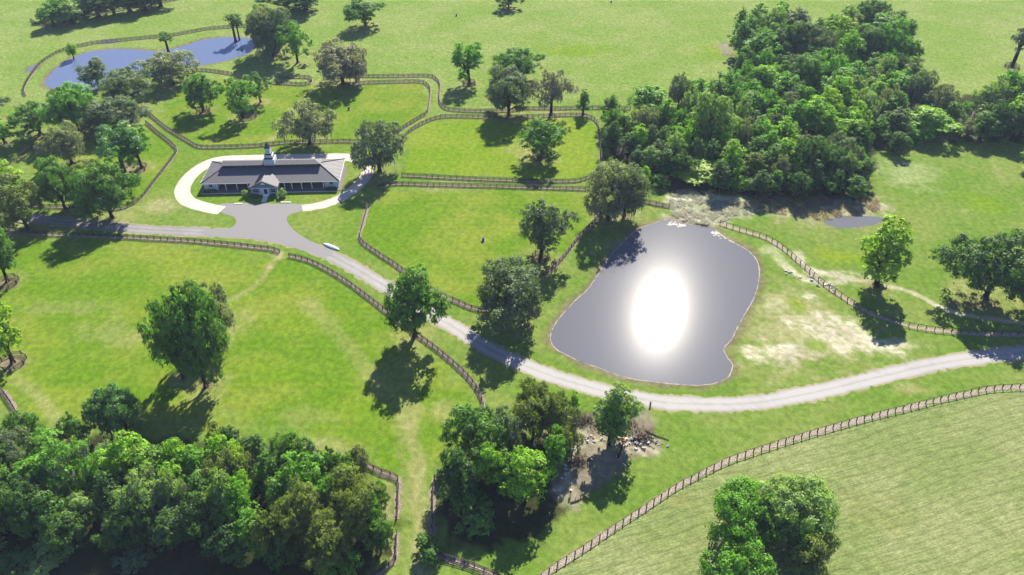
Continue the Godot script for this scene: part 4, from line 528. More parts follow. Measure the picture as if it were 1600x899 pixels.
var paint_polys := [
	["lush", [-158.4, -203.1, -134.9, -203.8, -110.5, -202.1, -85.9, -198.7, -71.3, -194.7, -56.3, -186.7, -41.2, -173.2, -27.3, -159.7, -16.2, -146.2, -8.6, -136.1, -7.6, -129.8, -15.5, -112.8, -34.5, -117.3, -47.3, -123.9, -70.9, -128.8, -102.2, -127.8, -112.3, -123.9, -133.0, -140.5, -165.9, -188.2], 6.0],
	["lush", [-119.3, -267.4, -132.3, -278.9, -141.6, -289.9, -138.3, -327.2, -102.7, -317.2, -84.4, -320.5, -65.1, -318.5, -39.5, -320.5, -34.8, -312.7, -34.2, -291.0, -41.8, -278.9, -48.9, -267.4, -83.5, -267.4, -106.3, -263.4], 3.0],
	["lush2", [-37.6, -243.7, 0.0, -239.7, 23.2, -239.7, 30.7, -249.1, 33.5, -276.2, 28.9, -287.6, 0.0, -286.0, -25.1, -286.5, -34.6, -280.5, -39.8, -271.0], 3.0],
	["lush", [-43.3, -232.5, 21.6, -231.6, 29.6, -229.6, 26.6, -214.0, 15.3, -193.0, 0.0, -173.2, -7.9, -169.3, -19.9, -175.5, -38.3, -193.0, -46.5, -204.2, -46.9, -219.6], 3.0],
	["lush", [-141.0, -281.0, -123.1, -260.9, -123.8, -227.6, -136.3, -221.6, -156.1, -223.6, -172.4, -258.5, -164.8, -278.9], 3.0],
	["lawn", [-122.1, -258.5, -117.7, -262.4, -47.5, -265.4, -43.7, -235.8, -47.5, -223.6, -47.7, -204.2, -38.1, -191.4, -46.2, -194.7, -71.7, -214.0, -105.2, -222.8, -113.4, -231.6, -128.5, -217.7, -125.1, -219.6], 4.0],
	["verge", [137.9, -265.9, 164.2, -260.9, 184.0, -253.7, 144.7, -176.1, 118.8, -179.0, 93.3, -185.1, 84.7, -194.7, 69.2, -212.1, 120.8, -214.0], 8.0],
	["reedbed", [53.8, -230.4, 59.4, -231.6, 66.6, -229.6, 74.3, -225.5, 82.1, -222.8, 77.6, -217.3, 71.9, -215.1, 66.2, -212.1, 61.8, -210.6, 58.0, -211.7, 54.0, -213.6, 51.6, -216.6, 51.9, -223.6], 2.0],
	["marsh", [54.0, -231.6, 66.6, -229.6, 85.4, -227.6, 98.8, -229.6, 123.8, -227.6, 120.5, -215.8, 99.0, -209.5, 86.0, -214.0, 72.5, -217.7, 63.1, -212.1, 51.6, -216.6], 4.0],
	["reedbed", [53.8, -230.4, 59.4, -231.6, 66.6, -229.6, 74.3, -225.5, 82.1, -222.8, 77.6, -217.3, 71.9, -215.1, 66.2, -212.1, 61.8, -210.6, 58.0, -211.7, 54.0, -213.6, 51.6, -216.6, 51.9, -223.6], 5.0],
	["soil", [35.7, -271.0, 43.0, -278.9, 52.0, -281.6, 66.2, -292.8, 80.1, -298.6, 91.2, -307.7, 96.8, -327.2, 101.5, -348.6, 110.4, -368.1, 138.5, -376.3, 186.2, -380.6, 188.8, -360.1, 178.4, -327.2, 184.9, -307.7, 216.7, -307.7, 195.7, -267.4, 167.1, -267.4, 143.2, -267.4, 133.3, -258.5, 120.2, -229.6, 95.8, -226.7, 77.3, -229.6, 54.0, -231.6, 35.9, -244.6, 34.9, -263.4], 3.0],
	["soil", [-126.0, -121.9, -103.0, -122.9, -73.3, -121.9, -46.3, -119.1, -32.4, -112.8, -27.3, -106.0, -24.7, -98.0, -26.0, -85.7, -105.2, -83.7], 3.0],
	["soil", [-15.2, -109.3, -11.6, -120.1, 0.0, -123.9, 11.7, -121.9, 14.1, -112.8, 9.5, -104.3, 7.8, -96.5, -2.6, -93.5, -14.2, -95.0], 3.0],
	["clear", [8.4, -131.9, 16.0, -131.9, 20.5, -129.8, 30.6, -131.9, 32.4, -129.8, 32.5, -123.9, 35.8, -121.0, 33.3, -119.1, 26.6, -117.8, 19.4, -109.3, 14.2, -104.3, 9.2, -104.3, 8.4, -112.8], 2.0],
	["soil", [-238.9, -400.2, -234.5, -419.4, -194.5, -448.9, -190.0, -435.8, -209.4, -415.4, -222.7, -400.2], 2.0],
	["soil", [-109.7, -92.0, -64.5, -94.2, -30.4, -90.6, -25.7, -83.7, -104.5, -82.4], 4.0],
]
var paint_blobs := [
	["dry", 76.7, -159.7, 22.2, 20.8, 0.55],
	["sand", 85.6, -161.0, 11.3, 7.3, 1.00],
	["sand", 89.9, -155.9, 11.1, 6.0, 0.95],
	["sand", 68.6, -151.4, 9.3, 5.3, 1.00],
	["sand", 27.8, -121.6, 7.3, 2.5, 0.90],
	["sand", 19.8, -121.9, 4.1, 1.9, 0.70],
	["sand", 31.1, -119.3, 4.3, 1.5, 0.90],
	["sand", 76.7, -152.6, 8.3, 3.9, 0.70],
	["sand", 77.0, -164.9, 4.2, 3.2, 0.60],
	["sand", 84.2, -175.8, 2.2, 2.9, 1.00],
	["sand", 74.1, -170.4, 5.3, 5.0, 0.30],
	["sand", 98.7, -154.6, 8.4, 4.0, 0.50],
	["lush2", 79.4, -154.4, 3.7, 3.0, 0.80],
	["lush2", 79.0, -171.0, 2.8, 4.5, 0.80],
	["sand", 86.2, -193.0, 1.9, 3.3, 0.90],
	["sand", 93.5, -185.7, 7.5, 2.5, 0.80],
	["sand", 100.1, -183.3, 5.6, 2.4, 0.70],
	["dry", -115.7, -222.8, 7.2, 5.5, 0.55],
	["dry", -61.2, -223.6, 4.2, 3.2, 0.30],
	["dry", 3.5, -260.9, 6.6, 10.8, 0.40],
	["dry", -71.8, -188.9, 1.5, 1.6, 1.20],
	["dry", -70.1, -194.7, 1.9, 2.6, 1.00],
	["dry", -43.6, -120.1, 8.7, 3.8, 0.35],
	["dry", -50.0, -129.8, 9.1, 3.7, 0.30],
	["dry", -81.3, -163.6, 13.8, 6.9, 0.35],
	["dry", -105.7, -159.7, 11.9, 6.2, 0.35],
	["dry", -29.0, -145.0, 8.1, 13.9, 0.20],
	["dry", -24.0, -127.8, 3.9, 10.0, 0.50],
	["dry", -21.5, -109.3, 3.0, 13.7, 0.45],
	["dry", -15.3, -131.9, 6.1, 4.2, 0.35],
	["dry", 7.5, -126.8, 9.0, 4.0, 0.30],
	["dry", 98.8, -138.3, 9.4, 2.2, 0.50],
	["dry", -21.9, -235.8, 13.1, 4.3, 0.30],
	["dry", -7.9, -307.7, 4.2, 8.7, 0.60],
	["dry", -8.9, -202.8, 1.0, 1.4, 0.60],
	["lush2", -23.0, -220.4, 2.7, 1.9, 1.00],
	["lush2", -14.2, -210.3, 2.2, 1.8, 1.20],
	["lush2", -2.0, -207.4, 2.4, 3.2, 0.90],
	["lush2", -23.4, -186.7, 2.6, 2.5, 0.80],
	["lush2", 29.5, -356.2, 20.6, 9.3, 0.80],
	["lush2", 100.3, -356.2, 20.6, 10.8, 0.70],
	["dry", 146.9, -219.6, 2.5, 2.3, 0.50],
	["dry", 35.5, -106.0, 5.5, 2.3, 0.40],
	["dry", 51.6, -99.5, 4.0, 7.8, 0.60],
	["dry", 75.2, -102.7, 8.1, 6.4, 0.30],
	["lush2", -55.3, -163.6, 12.1, 5.3, 0.50],
	["lush2", -61.2, -145.0, 11.3, 6.0, 0.50],
	["lush2", -110.4, -136.1, 9.3, 4.3, 0.50],
	["lush2", -89.6, -191.4, 15.2, 4.5, 0.40],
	["lush2", -36.7, -131.9, 10.7, 5.4, 0.50],
	["dry", -122.3, -170.4, 14.2, 3.9, 0.30],
	["pale", 139.0, -244.6, 11.2, 13.4, 0.60],
	["pale", 162.5, -273.6, 14.6, 7.3, 0.60],
	["lush2", 156.1, -223.6, 10.5, 8.7, 0.70],
	["lush2", 98.2, -194.7, 11.6, 5.3, 0.90],
	["mulch", 128.8, -171.0, 7.1, 3.9, 0.80],
	["clear", 99.1, -357.7, 3.6, 10.9, 1.00],
	["dry", -44.2, -327.2, 11.1, 1.7, 0.60],
	["sand", 111.1, -221.6, 12.6, 5.5, 0.60],
	["sand", 85.5, -219.6, 5.4, 3.9, 0.50],
	["clear", 10.6, -113.7, 2.5, 8.9, 0.70],
	["dry", -18.3, -96.5, 2.3, 9.1, 0.40],
	["dry", -26.9, -102.7, 1.9, 9.6, 0.50],
	["dry", -75.7, -145.0, 2.3, 4.6, 0.80],
]
var paint_lines := [
	["dry", [-71.4, -195.3, -72.9, -182.0, -78.8, -173.2], 1.2, 0.50],
	["dry", [-24.0, -127.8, -21.7, -116.4, -19.9, -102.7, -18.6, -86.4], 1.0, 0.70],
	["dry", [-20.6, -120.1, -18.3, -102.7, -16.9, -86.4], 1.0, 0.60],
	["dry", [-57.3, -173.2, -39.4, -149.7, -25.8, -129.8], 3.0, 0.10],
	["sand", [98.1, -183.0, 104.7, -180.5, 111.2, -178.5, 115.3, -174.9, 118.1, -171.0, 122.8, -167.6, 132.1, -164.9, 144.6, -162.3], 1.1, 1.00],
	["sand", [79.8, -192.1, 82.5, -186.7, 85.5, -182.6, 90.3, -181.4, 96.0, -182.0], 1.4, 0.80],
	["sand", [86.4, -196.3, 86.4, -189.8, 90.0, -186.7, 98.2, -183.3], 1.6, 0.90],
	["pale", [75.5, -196.3, 79.0, -198.7, 79.9, -194.7, 80.5, -189.8], 2.2, 0.80],
	["sand", [17.2, -126.2, 14.7, -121.9, 13.4, -117.3, 12.7, -112.8, 11.8, -110.2, 9.9, -108.0], 1.3, 1.00],
	["dry", [172.5, -253.7, 170.4, -242.3, 168.5, -231.6], 0.6, 0.60],
	["dry", [-98.8, -120.1, -115.1, -136.1, -124.6, -142.7], 2.0, 0.20],
	["dry", [-90.7, -267.4, -87.9, -276.2, -84.5, -307.7, -80.8, -323.2], 1.0, 0.60],
	["dry", [-95.0, -265.4, -89.8, -273.6, -87.2, -301.6, -82.5, -324.5], 0.8, 0.50],
]
var hay_outline := [1.8, -84.4, 5.3, -86.7, 8.4, -89.2, 16.7, -95.0, 24.5, -100.6, 32.1, -106.1, 39.8, -111.0, 48.0, -115.6, 59.2, -120.1, 75.5, -125.8, 89.6, -130.3, 103.5, -134.4, 115.4, -137.9, 125.7, -138.7, 158.3, -140.5, 130.1, -77.3, -4.7, -77.3]
var reed_outline := [54.0, -231.6, 59.6, -232.9, 66.8, -230.8, 74.5, -226.7, 82.2, -223.6, 77.7, -217.7, 72.1, -215.8, 66.3, -212.8, 62.0, -211.4, 58.1, -212.5, 54.1, -214.3, 51.7, -217.3, 52.0, -224.3]
var marsh_outline := [76.8, -227.6, 89.7, -231.6, 97.9, -226.7, 113.7, -229.2, 121.8, -226.7, 120.9, -219.6, 112.0, -218.1, 100.4, -214.0, 90.9, -216.6, 81.3, -219.6]
var boat_a := Vector3(-58.2, 0.0, -201.1)
var boat_b := Vector3(-52.3, 0.0, -197.5)
var waterer_one := Vector3(-8.9, 0.0, -202.8)
var waterer_two := Vector3(-65.3, 0.0, -295.1)
var waterer_three := Vector3(-28.2, 0.0, -403.0)
var waterer_four := Vector3(-3.1, 0.0, -267.4)
var person_at := Vector3(12.5, 0.0, -107.0)
var debris_at := Vector3(27.1, 0.0, -121.9)
var debris_two := Vector3(21.4, 0.0, -123.1)
var gate_stop_a := Vector3(-90.4, 0.0, -224.1)
var gate_stop_b := Vector3(-74.8, 0.0, -224.9)
var post_dark := Vector3(33.2, 0.0, -133.2)
var waterer_five := Vector3(52.3, 0.0, -423.4)

# ------------------------------------------------------------------ helpers
var rng := RandomNumberGenerator.new()
var used := {}
var wide_noise := FastNoiseLite.new()
var mid_noise := FastNoiseLite.new()
var fine_noise := FastNoiseLite.new()
var mats := {}


class Shape:
	var v := PackedVector3Array()
	var n := PackedVector3Array()
	var t := PackedVector2Array()
	var c := PackedColorArray()
	var i := PackedInt32Array()
	var tone := Color.WHITE

	func tri(a: Vector3, b: Vector3, d: Vector3) -> void:
		var m := (d - a).cross(b - a).normalized()
		var k := v.size()
		for p in [a, b, d]:
			v.append(p)
			n.append(m)
			t.append(Vector2(p.x, p.z) * 0.2)
			c.append(tone)
		i.append_array([k, k + 1, k + 2])

	# corners in order round the face, seen clockwise from outside
	func quad(a: Vector3, b: Vector3, d: Vector3, e: Vector3) -> void:
		var m := (d - a).cross(b - a).normalized()
		var k := v.size()
		var len_u := a.distance_to(b)
		var len_v := a.distance_to(e)
		v.append_array([a, b, d, e])
		n.append_array([m, m, m, m])
		t.append_array([Vector2(0, 0), Vector2(len_u, 0), Vector2(len_u, len_v), Vector2(0, len_v)])
		c.append_array([tone, tone, tone, tone])
		i.append_array([k, k + 1, k + 2, k, k + 2, k + 3])

	func box(o: Vector3, s: Vector3, turn := Basis()) -> void:
		var h := s * 0.5
		var p := []
		for k in 8:
			p.append(o + turn * Vector3(h.x if k & 1 else -h.x, h.y if k & 2 else -h.y, h.z if k & 4 else -h.z))
		quad(p[6], p[7], p[5], p[4])
		quad(p[3], p[2], p[0], p[1])
		quad(p[2], p[6], p[4], p[0])
		quad(p[7], p[3], p[1], p[5])
		quad(p[2], p[3], p[7], p[6])
		quad(p[4], p[5], p[1], p[0])

	func tube(points: Array, radii: Array, sides := 6) -> void:
		var base := v.size()
		for k in points.size():
			var d: Vector3 = (points[min(k + 1, points.size() - 1)] - points[max(k - 1, 0)]).normalized()
			var side := d.cross(Vector3(0.31, 0.2, 0.93)).normalized()
			var up := side.cross(d).normalized()
			for s in sides:
				var a := TAU * s / sides
				var out := side * cos(a) + up * sin(a)
				v.append(points[k] + out * radii[k])
				n.append(out)
				t.append(Vector2(float(s) / sides, k))
				c.append(tone)
		for k in points.size() - 1:
			for s in sides:
				var q := base + k * sides + s
				var r := base + k * sides + (s + 1) % sides
				i.append_array([q, q + sides, r, r, q + sides, r + sides])

	func mesh() -> ArrayMesh:
		var a := []
		a.resize(Mesh.ARRAY_MAX)
		a[Mesh.ARRAY_VERTEX] = v
		a[Mesh.ARRAY_NORMAL] = n
		a[Mesh.ARRAY_TEX_UV] = t
		a[Mesh.ARRAY_COLOR] = c
		a[Mesh.ARRAY_INDEX] = i
		var m := ArrayMesh.new()
		m.add_surface_from_arrays(Mesh.PRIMITIVE_TRIANGLES, a)
		return m


func numbered(called: String) -> String:
	var k: int = used.get(called, -1) + 1
	used[called] = k
	return called if k == 0 else "%s_%03d" % [called, k]


func tag(o: Node3D, label: String, category := "", group := "", kind := "") -> void:
	if label:
		o.set_meta("label", label)
	if category:
		o.set_meta("category", category)
	if group:
		o.set_meta("group", group)
	if kind:
		o.set_meta("kind", kind)


func part(called: String, m: Mesh, material: Material, parent: Node3D = null) -> MeshInstance3D:
	var o := MeshInstance3D.new()
	o.name = called if parent else numbered(called)
	o.mesh = m
	o.material_override = material
	if parent:
		parent.add_child(o, true)
	else:
		add_child(o)
	return o


func thing(called: String, label: String, category: String, at := Vector3.ZERO, turn := 0.0, group := "") -> Node3D:
	var o := Node3D.new()
	o.name = numbered(called)
	add_child(o)
	o.position = at
	o.rotation.y = turn
	tag(o, label, category, group)
	return o


func setting(called: String, m: Mesh, material: Material) -> MeshInstance3D:
	var o := part(called, m, material)
	o.set_meta("kind", "structure")
	return o


func lin(r: float, g: float, b: float) -> Color:
	return Color(r, g, b).linear_to_srgb()


func paint(r: float, g: float, b: float, rough := 0.8, spec := 0.4) -> StandardMaterial3D:
	var m := StandardMaterial3D.new()
	m.albedo_color = lin(r, g, b)
	m.roughness = rough
	m.metallic_specular = spec
	m.vertex_color_use_as_albedo = true
	return m


func noise_picture(freq: float, octaves: int, low: Color, high: Color, size := 512, kind := FastNoiseLite.TYPE_SIMPLEX, seed_ := 1) -> NoiseTexture2D:
	var f := FastNoiseLite.new()
	f.noise_type = kind
	f.frequency = freq
	f.fractal_octaves = octaves
	f.seed = seed_
	var r := Gradient.new()
	r.set_color(0, low)
	r.set_color(1, high)
	r.set_offset(0, 0.18)
	r.set_offset(1, 0.82)
	var t := NoiseTexture2D.new()
	t.width = size
	t.height = size
	t.seamless = true
	t.noise = f
	t.color_ramp = r
	return t


func streak_picture(seed_: int, low: Color, high: Color, lines: int) -> ImageTexture:
	var f := FastNoiseLite.new()
	f.seed = seed_
	f.frequency = 0.09
	f.fractal_octaves = 3
	var im := f.get_seamless_image(64, 1024)
	im.resize(512, 1024, Image.INTERPOLATE_CUBIC)
	f.frequency = 0.12
	f.seed = seed_ + 7
	var speck := f.get_seamless_image(512, 1024)
	var out := Image.create(512, 1024, false, Image.FORMAT_RGB8)
	for y in 1024:
		for x in 512:
			var k := clampf((im.get_pixel(x, y).r * 0.80 + speck.get_pixel(x, y).r * 0.20 - 0.22) * 1.8, 0.0, 1.0)
			if lines > 0:
				var away := absf(fposmod(y + 14.0 * sin(TAU * x / 512.0) + 20.0 * sin(y * 0.013), 1024.0 / lines) - 512.0 / lines)
				k *= 1.0 - 0.9 * smoothstep(15.0, 4.0, away) * clampf(speck.get_pixel(x, (y * 3) % 1024).r * 1.6 - 0.2, 0.0, 1.0)
			out.set_pixel(x, y, low.lerp(high, k))
	return ImageTexture.create_from_image(out)


func points_of(list: Array) -> PackedVector2Array:
	var p := PackedVector2Array()
	for k in range(0, list.size(), 2):
		p.append(Vector2(list[k], list[k + 1]))
	return p


# a smooth curve through the points, cut into even steps
func even_curve(p: PackedVector2Array, step: float) -> PackedVector2Array:
	var c := Curve2D.new()
	c.bake_interval = 0.4
	for k in p.size():
		var a := p[max(k - 1, 0)]
		var b := p[min(k + 1, p.size() - 1)]
		var arm := (b - a) / 6.0
		var before := minf(1.0, p[k].distance_to(a) * 0.45 / maxf(arm.length(), 0.01))
		var after := minf(1.0, p[k].distance_to(b) * 0.45 / maxf(arm.length(), 0.01))
		c.add_point(p[k], -arm * before, arm * after)
	var total := c.get_baked_length()
	var count := maxi(1, roundi(total / step))
	var out := PackedVector2Array()
	for k in count + 1:
		out.append(c.sample_baked(total * k / count, true))
	return out


func side_of(p: PackedVector2Array, k: int) -> Vector2:
	return (p[min(k + 1, p.size() - 1)] - p[max(k - 1, 0)]).normalized().orthogonal()


# a flat ribbon with ragged edges; across: positions from -1 to 1 with tones
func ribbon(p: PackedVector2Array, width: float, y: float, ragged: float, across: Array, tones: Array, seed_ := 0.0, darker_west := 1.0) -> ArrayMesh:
	var s := Shape.new()
	var cols := across.size()
	var run := 0.0
	for k in p.size():
		var side := side_of(p, k)
		if k:
			run += p[k].distance_to(p[k - 1])
		for j in cols:
			var reach: float = across[j] * width * 0.5
			if absf(across[j]) > 0.9:
				reach += ragged * (fine_noise.get_noise_2d(p[k].x * 2.2 + seed_ + across[j] * 40.0, p[k].y * 2.2) + 0.6 * mid_noise.get_noise_2d(p[k].x * 2.0 + across[j] * 90.0, p[k].y * 2.0)) * sign(across[j])
			var q := p[k] + side * reach
			s.v.append(Vector3(q.x, y, q.y))
			s.n.append(Vector3.UP)
			s.t.append(q * 0.2)
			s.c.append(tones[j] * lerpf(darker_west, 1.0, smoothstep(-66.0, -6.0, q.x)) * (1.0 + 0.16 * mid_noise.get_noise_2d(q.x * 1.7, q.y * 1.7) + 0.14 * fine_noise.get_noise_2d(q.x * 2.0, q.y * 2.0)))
		if k:
			for j in cols - 1:
				var a := (k - 1) * cols + j
				s.i.append_array([a, a + 1, a + cols, a + 1, a + cols + 1, a + cols])
	return s.mesh()


func flat_shape(p: PackedVector2Array, y: float, tone := Color.WHITE) -> ArrayMesh:
	var s := Shape.new()
	for q in p:
		s.v.append(Vector3(q.x, y, q.y))
		s.n.append(Vector3.UP)
		s.t.append(q * 0.2)
		s.c.append(tone)
	s.i = Geometry2D.triangulate_polygon(p)
	return s.mesh()


func closed_curve(p: PackedVector2Array, step: float, ragged := 0.0) -> PackedVector2Array:
	var q := p.duplicate()
	q.append(p[0])
	var e := even_curve(q, step)
	e.remove_at(e.size() - 1)
	if ragged > 0.0:
		for k in e.size():
			e[k] += Vector2(fine_noise.get_noise_2d(e[k].x * 2.0, e[k].y * 2.0), fine_noise.get_noise_2d(e[k].y * 2.0 + 50.0, e[k].x * 2.0)) * ragged
	return e


# ------------------------------------------------------------------ the scene
func _ready() -> void:
	rng.seed = 11
	wide_noise.frequency = 0.012
	wide_noise.fractal_octaves = 3
	mid_noise.frequency = 0.06
	mid_noise.fractal_octaves = 3
	mid_noise.seed = 3
	fine_noise.frequency = 0.28
	fine_noise.fractal_octaves = 2
	fine_noise.seed = 9

	var cam := Camera3D.new()
	cam.name = "camera"
	cam.position = Vector3(0, 140, 0)
	cam.rotation_degrees = Vector3(-38, 0, 0)
	cam.fov = 39.73
	cam.near = 1.0
	cam.far = 6000.0
	add_child(cam)
	cam.current = true

	var sky_look := ProceduralSkyMaterial.new()
	sky_look.sky_top_color = Color(0.40, 0.52, 0.78)
	sky_look.sky_horizon_color = Color(0.68, 0.78, 0.93)
	sky_look.sky_curve = 0.13
	sky_look.ground_horizon_color = Color(0.55, 0.60, 0.50)
	sky_look.ground_bottom_color = Color(0.25, 0.30, 0.16)
	sky_look.sun_angle_max = 32.0
	sky_look.sun_curve = 0.12
	sky_look.sky_energy_multiplier = SKY_POWER
	var env := Environment.new()
	env.background_mode = Environment.BG_SKY
	env.sky = Sky.new()
	env.sky.sky_material = sky_look
	env.tonemap_mode = Environment.TONE_MAPPER_LINEAR
	env.tonemap_exposure = EXPOSURE
	env.sdfgi_enabled = true
	env.ssao_enabled = true
	env.ssil_enabled = true
	env.fog_enabled = HAZE > 0.0
	env.fog_density = HAZE
	env.fog_light_color = Color(0.80, 0.88, 1.0)
	var around := WorldEnvironment.new()
	around.name = "world_environment"
	around.environment = env
	add_child(around)

	var sun := DirectionalLight3D.new()
	sun.name = "sun"
	add_child(sun)
	sun.look_at_from_position(Vector3(0.185, 0.643, -0.767) * 100.0, Vector3.ZERO)
	sun.light_energy = 1.5
	sun.light_color = Color(1.0, 0.965, 0.90)
	sun.light_angular_distance = 0.5
	sun.shadow_enabled = true

	build_ground()
	build_water()
	build_roads()
	build_barn()
	build_fences()
	build_trees()
	build_marsh()
	build_small_things()


const EXPOSURE := 3.4
const SKY_POWER := 0.66
const HAZE := 0.0001

var soil_tones := {
	"lush": [Color(0.096, 0.168, 0.011), Color(0.158, 0.194, 0.028)],
	"lush2": [Color(0.122, 0.194, 0.010), Color(0.158, 0.205, 0.022)],
	"lawn": [Color(0.106, 0.172, 0.019), Color(0.148, 0.190, 0.040)],
	"verge": [Color(0.106, 0.170, 0.026), Color(0.148, 0.188, 0.048)],
	"meadow": [Color(0.140, 0.200, 0.042), Color(0.180, 0.220, 0.070)],
	"hay": [Color(0.198, 0.230, 0.098), Color(0.252, 0.262, 0.138)],
	"reedbed": [Color(0.240, 0.250, 0.160), Color(0.430, 0.415, 0.345)],
	"marsh": [Color(0.145, 0.184, 0.048), Color(0.232, 0.213, 0.126)],
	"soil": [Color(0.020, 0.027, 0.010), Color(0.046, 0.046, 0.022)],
	"clear": [Color(0.131, 0.103, 0.086), Color(0.228, 0.197, 0.162)],
	"sand": [Color(0.330, 0.285, 0.235), Color(0.490, 0.440, 0.380)],
	"dry": [Color(0.261, 0.227, 0.116), Color(0.319, 0.270, 0.174)],
	"pale": [Color(0.251, 0.280, 0.145), Color(0.290, 0.299, 0.184)],
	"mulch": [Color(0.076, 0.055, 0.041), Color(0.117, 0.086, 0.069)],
	"bank": [Color(0.138, 0.114, 0.069), Color(0.179, 0.152, 0.103)],
}


func tone_at(kind: String, x: float, z: float) -> Color:
	var two: Array = soil_tones[kind]
	var k := clampf(0.42 + 1.1 * wide_noise.get_noise_2d(x * 2.0 + z * 0.5, z * 2.6) + 0.8 * mid_noise.get_noise_2d(x * 0.9, z * 1.3), 0.0, 1.0)
	var c: Color = two[0].lerp(two[1], k)
	return c * (1.0 + 0.22 * fine_noise.get_noise_2d(x * 1.4, z * 1.4))


func axis_lines(lo: float, hi: float, step: float, before: Array, after: Array) -> PackedFloat32Array:
	var a := PackedFloat32Array(before)
	var count := roundi((hi - lo) / step)
	for k in count + 1:
		a.append(lo + (hi - lo) * k / count)
	a.append_array(PackedFloat32Array(after))
	return a


